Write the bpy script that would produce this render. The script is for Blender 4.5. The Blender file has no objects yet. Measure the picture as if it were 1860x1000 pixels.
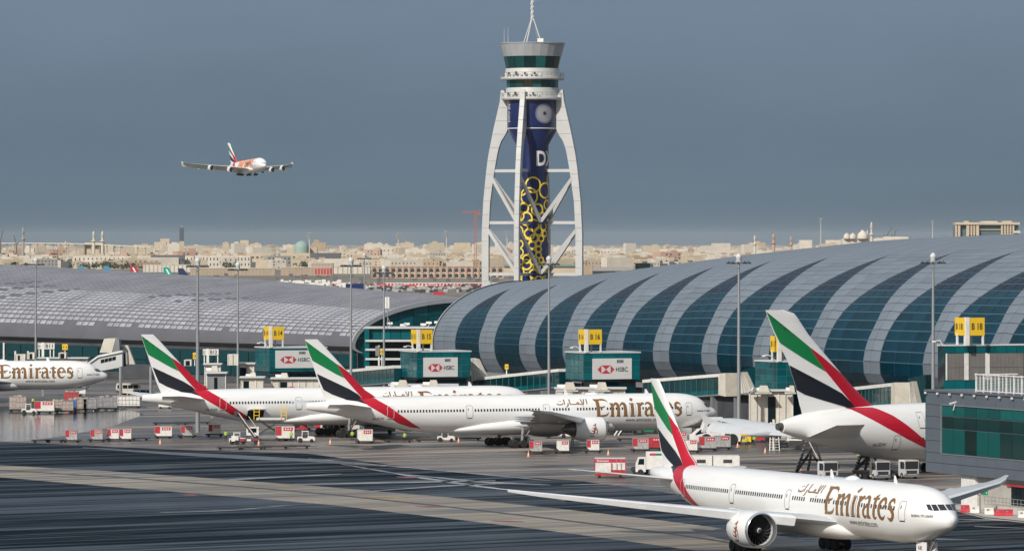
import bpy, bmesh, math, random
import numpy as np
from mathutils import Vector, Matrix
random.seed(7); np.random.seed(7)
R = math.radians
# ---------------------------------------------------------------- camera
FPX, EYE, HOR, CX = 9000.0, 33.7, 440.0, 930.0
sc = bpy.context.scene
cd = bpy.data.cameras.new('camera'); cam = bpy.data.objects.new('camera', cd)
sc.collection.objects.link(cam); sc.camera = cam
cam.location = (0, 0, EYE); cam.rotation_euler = (R(90), 0, 0)
cd.sensor_width = 36; cd.lens = 36*FPX/1860; cd.shift_y = -60/1860
cd.clip_start = 1; cd.clip_end = 150000
# ---------------------------------------------------------------- sky and sun
SUN_EL, SUN_AZ = 36.0, 212.0          # compass angle of the sun, measured from +Y towards +X
w = bpy.data.worlds.new('World'); sc.world = w; w.use_nodes = True
nt = w.node_tree; nt.nodes.clear(); N = nt.nodes.new; L = nt.links.new
sky = N('ShaderNodeTexSky'); sky.sky_type = 'NISHITA'; sky.sun_disc = False
sky.sun_elevation = R(SUN_EL); sky.sun_rotation = R(SUN_AZ); sky.dust_density = 2.5
bg1 = N('ShaderNodeBackground'); bg1.inputs[1].default_value = 0.075; L(sky.outputs[0], bg1.inputs[0])
tc = N('ShaderNodeTexCoord'); sep = N('ShaderNodeSeparateXYZ'); L(tc.outputs['Generated'], sep.inputs[0])
rp = N('ShaderNodeValToRGB'); L(sep.outputs[2], rp.inputs[0])
e = rp.color_ramp.elements
e[0].position = 0.0; e[0].color = (.092, .140, .182, 1)
e[1].position = 1.0; e[1].color = (.36, .42, .50, 1)
for p_, c_ in ((.012, (.124, .182, .238, 1)), (.05, (.165, .228, .302, 1)), (.25, (.27, .33, .41, 1))):
    q = e.new(p_); q.color = c_
ns = N('ShaderNodeTexNoise'); ns.inputs['Scale'].default_value = 9; ns.inputs['Detail'].default_value = 4
mp = N('ShaderNodeMapping'); mp.inputs['Scale'].default_value = (1, 1, 3.0); L(tc.outputs['Generated'], mp.inputs[0]); L(mp.outputs[0], ns.inputs[0])
mr = N('ShaderNodeMapRange'); mr.inputs[1].default_value = .3; mr.inputs[2].default_value = .7
mr.inputs[3].default_value = .92; mr.inputs[4].default_value = 1.07; L(ns.outputs[0], mr.inputs[0])
sc_ = N('ShaderNodeVectorMath'); sc_.operation = 'SCALE'; L(rp.outputs[0], sc_.inputs[0]); L(mr.outputs[0], sc_.inputs['Scale'])
bg2 = N('ShaderNodeBackground'); bg2.inputs[1].default_value = 1.0; L(sc_.outputs[0], bg2.inputs[0])
mx = N('ShaderNodeMixShader'); out = N('ShaderNodeOutputWorld')
fr = N('ShaderNodeMapRange'); fr.inputs[1].default_value = -.9; fr.inputs[2].default_value = .6
fr.inputs[3].default_value = .35; fr.inputs[4].default_value = 1.0; L(sep.outputs[1], fr.inputs[0])
L(fr.outputs[0], mx.inputs[0]); L(bg1.outputs[0], mx.inputs[1]); L(bg2.outputs[0], mx.inputs[2]); L(mx.outputs[0], out.inputs[0])
sd = bpy.data.lights.new('sun', 'SUN'); so = bpy.data.objects.new('sun', sd); sc.collection.objects.link(so)
sd.energy = 3.9; sd.angle = R(.5); sd.color = (1.0, .945, .86)
_az, _el = R(SUN_AZ), R(SUN_EL)
sdir = Vector((math.sin(_az)*math.cos(_el), math.cos(_az)*math.cos(_el), math.sin(_el)))
so.rotation_euler = sdir.to_track_quat('Z', 'Y').to_euler(); so.location = sdir*500
sc.view_settings.view_transform = 'Standard'; sc.view_settings.look = 'None'
sc.view_settings.exposure = 0; sc.view_settings.gamma = 1; sc.view_settings.use_curve_mapping = False
# ---------------------------------------------------------------- helpers
C = sc.collection
def P(px, py, Y): return Vector(((px-CX)*Y/FPX, Y, EYE+(HOR-py)*Y/FPX))
def G(px, py):
    Y = FPX*EYE/(py-HOR); return Vector(((px-CX)*Y/FPX, Y, 0))
AX = Vector((.362, -.932, 0)); NX = Vector((.932, .362, 0))       # along the concourse (to the camera), across it
YAW = math.atan2(.362, .932)
def UN(u, n, z=0): return AX*u+NX*n+Vector((0, 0, z))
def NU(px, Nn):                                                   # where a sight line crosses the line n = Nn
    k = (px-CX)/FPX; Y = Nn/(.932*k+.362); return .362*k*Y-.932*Y, Y
def tag(o, label=None, cat=None, group=None, kind=None):
    if label: o['label'] = label
    if cat: o['category'] = cat
    if group: o['group'] = group
    if kind: o['kind'] = kind
    return o
def thing(name, label, cat, loc=(0, 0, 0), rz=0, group=None, kind=None):
    o = bpy.data.objects.new(name, None); C.objects.link(o); o.location = loc; o.rotation_euler = (0, 0, rz)
    o.empty_display_size = .5
    return tag(o, label, cat, group, kind)
def link(me, name, mat, parent=None, smooth=None):
    if mat: me.materials.append(mat)
    if smooth is not None:
        me.shade_smooth(); me.set_sharp_from_angle(angle=R(smooth))
    o = bpy.data.objects.new(name, me); C.objects.link(o)
    if parent: o.parent = parent
    return o
def copy_tree(o, parent=None):
    c = o.copy(); C.objects.link(c)
    if parent: c.parent = parent
    for ch in [x for x in kids.get(o.name, [])] if False else list(o.children): copy_tree(ch, c)
    return c
class MB:
    def __init__(s): s.v = []; s.f = []
    def add(s, vs, fs):
        b = len(s.v); s.v += [tuple(v) for v in vs]; s.f += [tuple(b+i for i in f) for f in fs]; return s
    def box(s, x0, x1, y0, y1, z0, z1, M=None):
        vs = [(x, y, z) for z in (z0, z1) for y in (y0, y1) for x in (x0, x1)]
        if M is not None: vs = [M @ Vector(v) for v in vs]
        return s.add(vs, [(0, 2, 3, 1), (4, 5, 7, 6), (0, 1, 5, 4), (2, 6, 7, 3), (0, 4, 6, 2), (1, 3, 7, 5)])
    def cbox(s, c, sx, sy, sz, rz=0):
        M = Matrix.Translation(c) @ Matrix.Rotation(rz, 4, 'Z'); return s.box(-sx/2, sx/2, -sy/2, sy/2, -sz/2, sz/2, M)
    def tube(s, p0, p1, r0, r1=None, n=8, caps=True):
        r1 = r0 if r1 is None else r1; p0 = Vector(p0); p1 = Vector(p1); d = (p1-p0).normalized()
        up = Vector((0, 0, 1)) if abs(d.z) < .9 else Vector((1, 0, 0)); a = d.cross(up).normalized(); b = d.cross(a)
        vs = []
        for p, r in ((p0, r0), (p1, r1)):
            for i in range(n):
                t = 2*math.pi*i/n; vs.append(p+(a*math.cos(t)+b*math.sin(t))*r)
        fs = [(i, (i+1) % n, n+(i+1) % n, n+i) for i in range(n)]
        if caps: fs += [tuple(range(n))[::-1], tuple(range(n, 2*n))]
        return s.add(vs, fs)
    def beam(s, p0, p1, wd, h):                                    # rectangular bar, width across, height up
        p0 = Vector(p0); p1 = Vector(p1); d = (p1-p0).normalized()
        up = Vector((0, 0, 1)) if abs(d.z) < .95 else Vector((0, 1, 0)); a = d.cross(up).normalized()*wd/2; b = a.cross(d).normalized()*h/2
        vs = [p+q for p in (p0, p1) for q in (-a-b, a-b, a+b, -a+b)]
        return s.add(vs, [(0, 1, 5, 4), (1, 2, 6, 5), (2, 3, 7, 6), (3, 0, 4, 7), (3, 2, 1, 0), (4, 5, 6, 7)])
    def loft(s, rings, closed=True, caps=True):
        n = len(rings[0]); vs = [p for r in rings for p in r]; fs = []
        for k in range(len(rings)-1):
            for i in range(n if closed else n-1):
                j = (i+1) % n; fs.append((k*n+i, k*n+j, (k+1)*n+j, (k+1)*n+i))
        if caps and closed: fs += [tuple(range(n))[::-1], tuple(range((len(rings)-1)*n, len(rings)*n))]
        return s.add(vs, fs)
    def lathe(s, prof, n=24, axis='Z', o=(0, 0, 0), caps=True):    # prof: (radius, along)
        o = Vector(o); rings = []
        for r, h in prof:
            ring = []
            for i in range(n):
                t = 2*math.pi*i/n; c, q = r*math.cos(t), r*math.sin(t)
                ring.append(o+(Vector((c, q, h)) if axis == 'Z' else Vector((h, c, q)) if axis == 'X' else Vector((q, h, c))))
            rings.append(ring)
        return s.loft(rings, True, caps)
    def prism(s, poly, y0, y1, M=None):                            # poly in (x,z), extruded along y
        n = len(poly); vs = [(x, y0, z) for x, z in poly]+[(x, y1, z) for x, z in poly]
        if M is not None: vs = [M @ Vector(v) for v in vs]
        return s.add(vs, [tuple(range(n)), tuple(range(n, 2*n))[::-1]]+[(i+n, (i+1) % n+n, (i+1) % n, i) for i in range(n)])
    def quad(s, a, b, c, d): return s.add([a, b, c, d], [(0, 1, 2, 3)])
    def build(s, name, mat=None, parent=None, smooth=None):
        me = bpy.data.meshes.new(name); me.from_pydata(s.v, [], s.f)
        bm = bmesh.new(); bm.from_mesh(me); bmesh.ops.recalc_face_normals(bm, faces=bm.faces); bm.to_mesh(me); bm.free()
        me.update(); return link(me, name, mat, parent, smooth)
# ---------------------------------------------------------------- materials
def mat(name, col, rough=.5, metal=0, var=0, scale=1.0, stretch=None, coat=0, spec=None, bump=0, detail=5, col2=None, objvar=0):
    m = bpy.data.materials.new(name); m.use_nodes = True; t = m.node_tree; b = t.nodes['Principled BSDF']
    b.inputs['Base Color'].default_value = (*col, 1); b.inputs['Roughness'].default_value = rough; b.inputs['Metallic'].default_value = metal
    if coat: b.inputs['Coat Weight'].default_value = coat; b.inputs['Coat Roughness'].default_value = .08
    if spec is not None: b.inputs['Specular IOR Level'].default_value = spec
    cur = None
    if var or bump or col2:
        co = t.nodes.new('ShaderNodeTexCoord'); src = co.outputs['Object']
        if stretch:
            mp = t.nodes.new('ShaderNodeMapping'); mp.inputs['Scale'].default_value = stretch; t.links.new(src, mp.inputs[0]); src = mp.outputs[0]
        n = t.nodes.new('ShaderNodeTexNoise'); n.inputs['Scale'].default_value = scale; n.inputs['Detail'].default_value = detail
        n.inputs['Roughness'].default_value = .65; t.links.new(src, n.inputs[0])
        if var or col2:
            mx = t.nodes.new('ShaderNodeMix'); mx.data_type = 'RGBA'
            k1 = tuple(max(0, c*(1-var)) for c in col); k2 = col2 or tuple(min(1, c*(1+var)) for c in col)
            mx.inputs[6].default_value = (*(k1 if not col2 else col), 1); mx.inputs[7].default_value = (*k2, 1)
            r = t.nodes.new('ShaderNodeMapRange'); r.inputs[1].default_value = .35; r.inputs[2].default_value = .65
            t.links.new(n.outputs[0], r.inputs[0]); t.links.new(r.outputs[0], mx.inputs[0]); cur = mx.outputs[2]
            t.links.new(cur, b.inputs['Base Color'])
        if bump:
            bp = t.nodes.new('ShaderNodeBump'); bp.inputs['Strength'].default_value = bump; bp.inputs['Distance'].default_value = .05
            t.links.new(n.outputs[0], bp.inputs['Height']); t.links.new(bp.outputs[0], b.inputs['Normal'])
    if objvar:
        oi = t.nodes.new('ShaderNodeObjectInfo'); hs = t.nodes.new('ShaderNodeHueSaturation')
        r = t.nodes.new('ShaderNodeMapRange'); r.inputs[3].default_value = 1-objvar; r.inputs[4].default_value = 1+objvar
        t.links.new(oi.outputs['Random'], r.inputs[0]); t.links.new(r.outputs[0], hs.inputs['Value'])
        if cur: t.links.new(cur, hs.inputs['Color'])
        else: hs.inputs['Color'].default_value = (*col, 1)
        t.links.new(hs.outputs[0], b.inputs['Base Color'])
    return m
M = {}
M['white'] = mat('aircraft_white', (.80, .80, .79), .28, var=.035, scale=.35, stretch=(.4, 1, 2.5), coat=.4)
M['white_matt'] = mat('white_paint', (.72, .71, .68), .5, var=.10, scale=1.2)
M['cream'] = mat('cream_panel', (.60, .56, .48), .55, var=.10, scale=.8)
M['wing'] = mat('wing_grey', (.47, .49, .51), .38, var=.06, scale=.5, stretch=(.3, 1, 1))
M['slat'] = mat('bare_slat_metal', (.76, .77, .78), .32, .15, var=.05, scale=.6)
M['metal'] = mat('dark_exhaust_metal', (.22, .21, .20), .35, .8, var=.2, scale=2)
M['lip'] = mat('polished_inlet_lip', (.75, .76, .77), .2, .85)
M['red'] = mat('livery_red', (.47, .006, .024), .35, coat=.15)
M['green'] = mat('livery_green', (.006, .20, .06), .3, coat=.3)
M['black'] = mat('livery_black', (.012, .014, .022), .35, coat=.3)
M['gold'] = mat('livery_gold', (.235, .125, .048), .35, .1)
M['maroon'] = mat('maroon_print', (.27, .06, .04), .4)
M['orange'] = mat('orange_print', (.85, .30, .14), .4)
M['ink'] = mat('dark_print', (.03, .03, .035), .5)
M['seam'] = mat('seam_grey', (.34, .35, .36), .5)
M['pane'] = mat('cabin_window', (.03, .035, .045), .12)
M['tyre'] = mat('tyre_rubber', (.018, .018, .02), .75, var=.3, scale=3)
M['gear'] = mat('undercarriage_grey', (.28, .28, .29), .45, .2)
M['rim'] = mat('wheel_rim', (.45, .45, .45), .4, .4)
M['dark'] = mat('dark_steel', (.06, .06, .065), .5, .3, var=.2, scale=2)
M['steel'] = mat('galvanised_steel', (.34, .36, .38), .45, .5, var=.12, scale=1.5)
M['pole'] = mat('mast_steel', (.30, .315, .32), .5, .3, var=.1, scale=.4)
M['concrete'] = mat('pale_concrete', (.42, .40, .36), .8, var=.12, scale=.4)
M['legpanel'] = mat('pale_tower_cladding', (.50, .505, .50), .5, var=.05, scale=.25)
M['toweraluminium'] = mat('tower_fascia_metal', (.40, .42, .44), .4, .2, var=.06, scale=.3)
M['navy'] = mat('navy_wrap', (.012, .025, .105), .35, var=.12, scale=.2, coat=.3)
M['yellow'] = mat('sign_yellow', (.78, .50, .02), .5, var=.05, scale=1)
M['ringyellow'] = mat('yellow_ring_print', (.80, .60, .06), .4)
M['teal'] = mat('teal_glass', (.0, .085, .10), .14, spec=.35, objvar=.3)
M['tealbright'] = mat('bright_teal_panel', (.0, .10, .115), .22, spec=.35, objvar=.25)
M['tealdark'] = mat('dark_teal_glass', (.002, .035, .042), .1, spec=.6, objvar=.3)
M['glassdark'] = mat('dark_glass', (.006, .014, .017), .12, spec=.3, objvar=.3)
M['mullion'] = mat('teal_mullion', (.05, .15, .17), .4, .2)
M['greywall'] = mat('slate_grey_cladding', (.115, .135, .165), .5, .1, var=.05, scale=.3)
M['grey'] = mat('mid_grey', (.2, .21, .22), .55, var=.1, scale=.6)
M['darkgrey'] = mat('dark_grey_wall', (.065, .07, .078), .6, var=.2, scale=.3)
M['redpaint'] = mat('red_container_paint', (.42, .03, .04), .5, var=.2, scale=1.3)
M['alu'] = mat('scuffed_aluminium', (.46, .46, .45), .45, .4, var=.2, scale=2.2)
M['bluepaint'] = mat('blue_tarpaulin', (.03, .14, .42), .5, var=.2, scale=1.5)
M['wrap'] = mat('stretch_wrapped_cargo', (.50, .44, .38), .4, scale=2.5, col2=(.30, .22, .20))
M['wrap2'] = mat('silver_wrapped_cargo', (.40, .40, .42), .35, scale=2.5, col2=(.18, .16, .17))
M['hivis'] = mat('hi_vis_fabric', (.36, .52, .07), .7)
M['trouser'] = mat('navy_trousers', (.02, .025, .04), .8)
M['skin'] = mat('skin', (.24, .13, .08), .6)
M['barrierred'] = mat('red_plastic', (.50, .03, .05), .5, var=.15, scale=2)
M['barrierwhite'] = mat('white_plastic', (.70, .68, .64), .5, var=.12, scale=2)
M['signgreen'] = mat('sign_green', (.0, .22, .10), .5)
M['hred'] = mat('logo_red', (.50, .04, .07), .5)
M['lightgrey'] = mat('light_grey_panel', (.55, .56, .56), .5, var=.04, scale=.5)
M['crane'] = mat('crane_red', (.36, .12, .07), .6)
# ---------------------------------------------------------------- flat print
_txt = {}
def text_poly(s, bold=0):
    """list of triangles ((x,y)*3) for a string, cap height about .7"""
    k = (s, bold)
    if k in _txt: return _txt[k]
    cu = bpy.data.curves.new('t', 'FONT'); cu.body = s; cu.size = 1; cu.resolution_u = 3; cu.offset = bold
    o = bpy.data.objects.new('t', cu); C.objects.link(o)
    me = bpy.data.meshes.new_from_object(o.evaluated_get(bpy.context.evaluated_depsgraph_get()))
    vs = [(v.co.x, v.co.y) for v in me.vertices]; fs = [tuple(p.vertices) for p in me.polygons]
    bpy.data.objects.remove(o); bpy.data.curves.remove(cu); bpy.data.meshes.remove(me)
    xs = [v[0] for v in vs]; ys = [v[1] for v in vs]
    x0, x1, y0, y1 = min(xs), max(xs), min(ys), max(ys)
    _txt[k] = ([((x-x0)/(x1-x0), (y-y0)/(y1-y0)) for x, y in vs], fs, (x1-x0)/(y1-y0)); return _txt[k]
def put_text(mb, s, o, ux, uy, wd, h, bold=0):
    """text filling a wd x h rectangle with lower-left corner o, along unit vectors ux, uy"""
    vs, fs, _ = text_poly(s, bold); o = Vector(o); ux = Vector(ux); uy = Vector(uy)
    mb.add([o+ux*(x*wd)+uy*(y*h) for x, y in vs], fs)
def ribbon(pts):
    """variable-width stroke: [(x,z,w)] -> list of quads in 2D"""
    L_, R_ = [], []
    for i, (x, z, wd) in enumerate(pts):
        a = pts[max(0, i-1)]; b = pts[min(len(pts)-1, i+1)]
        dx, dz = b[0]-a[0], b[1]-a[1]; l = math.hypot(dx, dz) or 1
        L_.append((x-dz/l*wd/2, z+dx/l*wd/2)); R_.append((x+dz/l*wd/2, z-dx/l*wd/2))
    return [[L_[i], L_[i+1], R_[i+1], R_[i]] for i in range(len(pts)-1)]
def smooth_pts(pts, n=4):
    out = []; m = len(pts)
    for i in range(m-1):
        p0, p1, p2, p3 = pts[max(0, i-1)], pts[i], pts[i+1], pts[min(m-1, i+2)]
        for k in range(n):
            t = k/n; out.append(tuple(.5*((2*b)+(-a+c)*t+(2*a-5*b+4*c-d)*t*t+(-a+3*b-3*c+d)*t**3) for a, b, c, d in zip(p0, p1, p2, p3)))
    out.append(pts[-1]); return out
# ---------------------------------------------------------------- ground sheets
def sheet(name, poly, z, m, label=None, sub=1):
    me = bpy.data.meshes.new(name); me.from_pydata([(x, y, z) for x, y in poly], [], [tuple(range(len(poly)))]); me.update()
    o = link(me, name, m); o['kind'] = 'structure'; return o
def ground_mat(name, dry, wet, wetness, rough_wet, spec_wet, ang=36, sx=.012, sy=.16, dry_amt=.5, big=.006, seed=0, blotch=.5, joints=0, joint_ang=22, sp0=.6, lt=.535, soft=.045, line=.6, linecol=(.16, .17, .18), rough_dry=.75, spec_dry=.18):
    m = bpy.data.materials.new(name); m.use_nodes = True; t = m.node_tree; b = t.nodes['Principled BSDF']; n = t.nodes.new; l = t.links.new
    co = n('ShaderNodeTexCoord')
    def noise(scale, rot, sc3, detail=5, off=0, rough=.6):
        mp = n('ShaderNodeMapping'); mp.vector_type = 'TEXTURE'; mp.inputs['Rotation'].default_value = (0, 0, R(rot)); mp.inputs['Location'].default_value = (off, off*.7, 0)
        l(co.outputs['Object'], mp.inputs[0]); m2 = n('ShaderNodeMapping'); m2.inputs['Scale'].default_value = sc3; l(mp.outputs[0], m2.inputs[0])
        x = n('ShaderNodeTexNoise'); x.inputs['Scale'].default_value = scale; x.inputs['Detail'].default_value = detail; x.inputs['Roughness'].default_value = rough
        l(m2.outputs[0], x.inputs[0]); return x.outputs[0]
    def rng(src, a, b_, c=0, d=1, smooth=True):
        x = n('ShaderNodeMapRange'); x.interpolation_type = 'SMOOTHSTEP' if smooth else 'LINEAR'
        for i, v in enumerate((a, b_, c, d)): x.inputs[i+1].default_value = v
        l(src, x.inputs[0]); return x.outputs[0]
    def math_(op, a, b_):
        x = n('ShaderNodeMath'); x.operation = op; x.use_clamp = True
        for i, v in enumerate((a, b_)):
            if isinstance(v, (int, float)): x.inputs[i].default_value = v
            else: l(v, x.inputs[i])
        return x.outputs[0]
    streak = noise(1, ang, (sx, sy, 1), 5, seed, .55)
    fine = noise(1, ang-1, (sx*2.5, sy*2.6, 1), 4, seed+31, .6)
    bigp = noise(1, 14, (big, big*2.6, 1), 4, seed+77)
    s = math_('ADD', math_('MULTIPLY', streak, .5), math_('MULTIPLY', fine, .5))
    s2 = math_('ADD', math_('MULTIPLY', s, .72), math_('MULTIPLY', bigp, .28))
    wetf = rng(s2, wetness-soft, wetness+soft)
    tn = math_('ADD', math_('MULTIPLY', noise(1, ang, (sx*2.2, sy*1.5, 1), 4, seed+55, .6), .6), math_('MULTIPLY', noise(1, ang, (.03, .4, 1), 4, seed+66, .6), .4))
    thin = rng(tn, lt, lt+.09)
    cm = n('ShaderNodeMix'); cm.data_type = 'RGBA'; cm.inputs[6].default_value = (*dry, 1); cm.inputs[7].default_value = (*wet, 1); l(wetf, cm.inputs[0])
    sp = math_('ADD', rng(noise(1, ang, (.012, .35, 1), 5, seed+5), .36, .64, sp0, 1.0), math_('MULTIPLY', thin, .0)); sp.node.use_clamp = False
    hs = n('ShaderNodeHueSaturation'); l(cm.outputs[2], hs.inputs['Color']); l(sp, hs.inputs['Value'])
    cx = n('ShaderNodeMix'); cx.data_type = 'RGBA'; l(math_('MULTIPLY', thin, line), cx.inputs[0]); l(hs.outputs[0], cx.inputs[6]); cx.inputs[7].default_value = (*linecol, 1)
    colout = cx.outputs[2]
    if joints:
        mp = n('ShaderNodeMapping'); mp.vector_type = 'TEXTURE'; mp.inputs['Rotation'].default_value = (0, 0, R(joint_ang)); l(co.outputs['Object'], mp.inputs[0])
        br = n('ShaderNodeTexBrick'); br.offset = 0; br.inputs['Scale'].default_value = 1; br.inputs['Brick Width'].default_value = joints; br.inputs['Row Height'].default_value = joints
        br.inputs['Mortar Size'].default_value = .09; br.inputs['Color1'].default_value = (1, 1, 1, 1); br.inputs['Color2'].default_value = (.84, .84, .84, 1); br.inputs['Mortar'].default_value = (.45, .45, .45, 1)
        l(mp.outputs[0], br.inputs[0]); mm = n('ShaderNodeMix'); mm.data_type = 'RGBA'; mm.blend_type = 'MULTIPLY'; mm.inputs[0].default_value = .8
        l(colout, mm.inputs[6]); l(br.outputs[0], mm.inputs[7]); colout = mm.outputs[2]
    l(colout, b.inputs['Base Color'])
    l(rng(wetf, 0, 1, rough_dry, rough_wet), b.inputs['Roughness'])
    l(rng(wetf, 0, 1, spec_dry, spec_wet), b.inputs['Specular IOR Level'])
    bp = n('ShaderNodeBump'); bp.inputs['Strength'].default_value = .35; bp.inputs['Distance'].default_value = .02
    l(noise(1, ang, (1.5, 3, 1), 3, seed+9), bp.inputs['Height']); l(bp.outputs[0], b.inputs['Normal'])
    return m
M['sand'] = ground_mat('desert_ground', (.30, .26, .20), (.20, .18, .15), .5, .7, .2, ang=2, sx=.002, sy=.006, big=.0008)
M['asphalt'] = ground_mat('wet_taxiway_asphalt', (.0075, .0145, .023), (.0035, .009, .0155), .50, .30, .12, soft=.09, sp0=.72, ang=36, sx=.0036, sy=.12, line=.75, linecol=(.085, .115, .14), rough_dry=.9, spec_dry=.03)  # bluish streak colour stands in for sky reflected on wet asphalt
M['apronmat'] = ground_mat('brown_apron_concrete', (.37, .315, .27), (.065, .06, .06), .495, .30, .32, sp0=.42, ang=30, sx=.005, sy=.13, seed=12, joints=7.5, line=.5, linecol=(.42, .38, .34))
M['lane'] = ground_mat('pale_lane_concrete', (.36, .32, .27), (.16, .145, .13), .54, .4, .3, ang=36, sx=.004, sy=.15, seed=40, joints=7.5, joint_ang=118, line=.4, linecol=(.42, .39, .33))
M['puddle'] = mat('standing_water', (.02, .025, .03), .04, spec=.9)
M['linewhite'] = mat('worn_white_glare', (.40, .41, .41), .55, scale=.22, col2=(.05, .06, .07), stretch=(.6, 1.2, 1))  # pale streak colour with the wet glare painted in
M['lineyellow'] = mat('worn_yellow_marking', (.42, .27, .06), .6, scale=.3, col2=(.12, .10, .07))
M['linered'] = mat('worn_red_marking', (.30, .06, .06), .6, scale=.3, col2=(.12, .08, .07))
ground = sheet('ground', [(-30000, -3000), (30000, -3000), (30000, 60000), (-30000, 60000)], -.012, M['sand'])
sheet('airfield', [(-900, 380), (600, 380), (900, 1500), (600, 3100), (-1500, 3100)], -.008, mat('airfield_grey', (.15, .14, .125), .85, scale=.02, col2=(.09, .088, .085), stretch=(.15, 1, 1)))
def gp(*pts): return [tuple(G(x, y)[:2]) for x, y in pts]
apron = sheet('apron', gp((-700, 735), (-700, 700), (400, 660), (1500, 655), (2600, 700), (2600, 1150), (1330, 915), (1200, 892), (1050, 872), (900, 862), (760, 850), (560, 823), (300, 815), (40, 803), (-100, 800)), -.004, M['apronmat'])
tw = sheet('taxiway', gp((-900, 790), (-300, 797), (40, 803), (300, 815), (560, 823), (760, 850), (900, 862), (1050, 872), (1200, 892), (1330, 915), (1760, 925), (2400, 965), (4200, 1500), (-2600, 1500)), -.002, M['asphalt'])
wetpad = sheet('wet_stand', gp((-300, 745), (60, 736), (215, 738), (262, 752), (200, 775), (110, 792), (40, 801), (-300, 797)), .001,
               ground_mat('wet_stand_concrete', (.05, .052, .058), (.012, .015, .020), .38, .10, .75, ang=14, sx=.015, sy=.12, seed=90))
def band(name, mid, z, m):
    up = [(x, y-h) for x, y, h in mid]; dn = [(x, y+h) for x, y, h in mid][::-1]
    return sheet(name, gp(*(up+dn)), z, m)
band('taxi_lane', [(-250, 833, 9), (0, 855, 11), (200, 869, 14), (400, 884, 15), (600, 900, 16), (800, 920, 19), (1000, 942, 21), (1200, 967, 23), (1400, 995, 25), (1700, 1045, 30)], .003, M['lane'])
band('taxi_centreline', [(-250, 832, .7), (0, 853, .8), (200, 865, .9), (400, 880, 1), (600, 897, 1), (800, 918, 1.1), (1000, 941, 1.2), (1200, 966, 1.3), (1500, 1010, 1.4)], .007, M['ink'])
for i, (x, y, l, h, k) in enumerate([(50, 853, 22, 1.2, 'lineyellow'), (520, 881, 22, 1.5, 'lineyellow'), (700, 903, 45, 1.6, 'lineyellow'), (345, 898, 14, 1.6, 'linered'), (780, 919, 26, 1.4, 'linered'), (922, 946, 30, 1.5, 'linered'), (1130, 875, 16, 1, 'linered'), (740, 866, 20, 1.2, 'linered')]):
    band('painted_marking', [(x-l, y-l*.03, h*.4), (x, y, h), (x+l, y+l*.03, h*.4)], .011, M[k])
band('paved_shoulder', [(150, 812, .5), (300, 822, 2.2), (450, 830, 3.5), (560, 835, 2.6), (700, 846, .6)], .005, mat('pale_worn_edge', (.13, .14, .15), .5, scale=.3, col2=(.05, .055, .06)))
for pts in ([(620, 842, .5), (760, 866, 1.5), (860, 881, 1.6), (905, 886, .6)], [(740, 861, .4), (880, 875, 1.6), (1000, 880, .5)],
            [(560, 832, .3), (760, 850, .8), (1000, 872, .7)], [(380, 873, .3), (440, 869, 1.4), (620, 860, .5)], [(500, 880, .4), (640, 877, 1.3), (900, 872, .5)],
            [(660, 892, .3), (800, 882, 1.0), (900, 878, .3)], [(290, 930, .3), (420, 926, .5), (620, 908, .3)], [(1020, 880, .3), (1110, 878, .7), (1250, 885, .3)],
            [(1740, 942, .5), (1830, 944, 1.2), (1900, 948, .5)], [(1770, 955, .3), (1900, 960, .9), (2000, 965, .5)], [(1560, 978, .3), (1660, 977, .9), (1760, 979, .3)]):
    band('worn_glare_line', pts, .009, M['linewhite'])  # bright glare on the wet ground drawn as pale bands
# ---------------------------------------------------------------- concourse shells
def ell(t, W, b, zw, low):
    return W-W*math.cos(t), zw+(b if t > 0 else low)*math.sin(t)
def interp(x, xs, ys): return float(np.interp(x, xs, ys))
NF = 362.0
_US = [-977, -930, -880, -835, -780, -740, -700, -560]
def shellB(u, t, off=0.0):
    W = interp(u, _US, [20, 27, 35, 42, 48, 50, 52, 54]); b = interp(u, _US, [12.8, 15.4, 19.0, 21.7, 23.0, 23.6, 24.0, 24.4])
    d, z = ell(t, W, b, 12.5, 13)
    nd, nz = -b*math.cos(t), W*math.sin(t); l = math.hypot(nd, nz)
    nd, nz = nd/l, nz/l
    if t <= 0: nd, nz = -math.cos(t), math.sin(t)
    return UN(u, NF+d+nd*off, z+nz*off)
def panel(f, u0, u1, u2, u3, t0, t1, g, gt, h):
    """plate over corners (u0..u1 at t0, u3..u2 at t1); g = joint width, h = thickness"""
    A = [f(u0+g, t0+gt, h), f(u1-g, t0+gt, h), f(u2-g, t1-gt, h), f(u3+g, t1-gt, h)]
    B = [f(u0+g, t0+gt, 0), f(u1-g, t0+gt, 0), f(u2-g, t1-gt, 0), f(u3+g, t1-gt, 0)]
    return A+B, [(0, 1, 2, 3), (0, 4, 5, 1), (1, 5, 6, 2), (2, 6, 7, 3), (3, 7, 4, 0)]
def size_px(vs):
    q = [(FPX*v.x/v.y, FPX*(EYE-v.z)/v.y) for v in vs[:4]]
    if all(x < -960 or x > 960 for x, y in q): return 0
    return abs((q[2][0]-q[0][0])*(q[3][1]-q[1][1])-(q[3][0]-q[1][0])*(q[2][1]-q[0][1]))/2
def place_panels(lst, name, m, parent, limit=290):
    lst.sort(key=lambda a: -size_px(a[0]))
    for vs, fs in lst[:limit]:
        c = sum(vs, Vector())/len(vs); me = bpy.data.meshes.new(name); me.from_pydata([tuple(v-c) for v in vs], [], fs); me.update()
        o = link(me, name, m, parent); o.location = c
    if len(lst) > limit:
        mb = MB()
        for vs, fs in lst[limit:]: mb.add(vs, fs)
        o = mb.build(name+'s_beyond', m, parent); o['kind'] = 'stuff'
M['shellblue'] = mat('blue_grey_roof_panel', (.155, .185, .22), .46, 0, objvar=.10, var=.05, scale=.08)
M['shellback'] = mat('shell_lining_grey', (.09, .11, .135), .6)  # dark grey lining that shows in the panel joints
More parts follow.
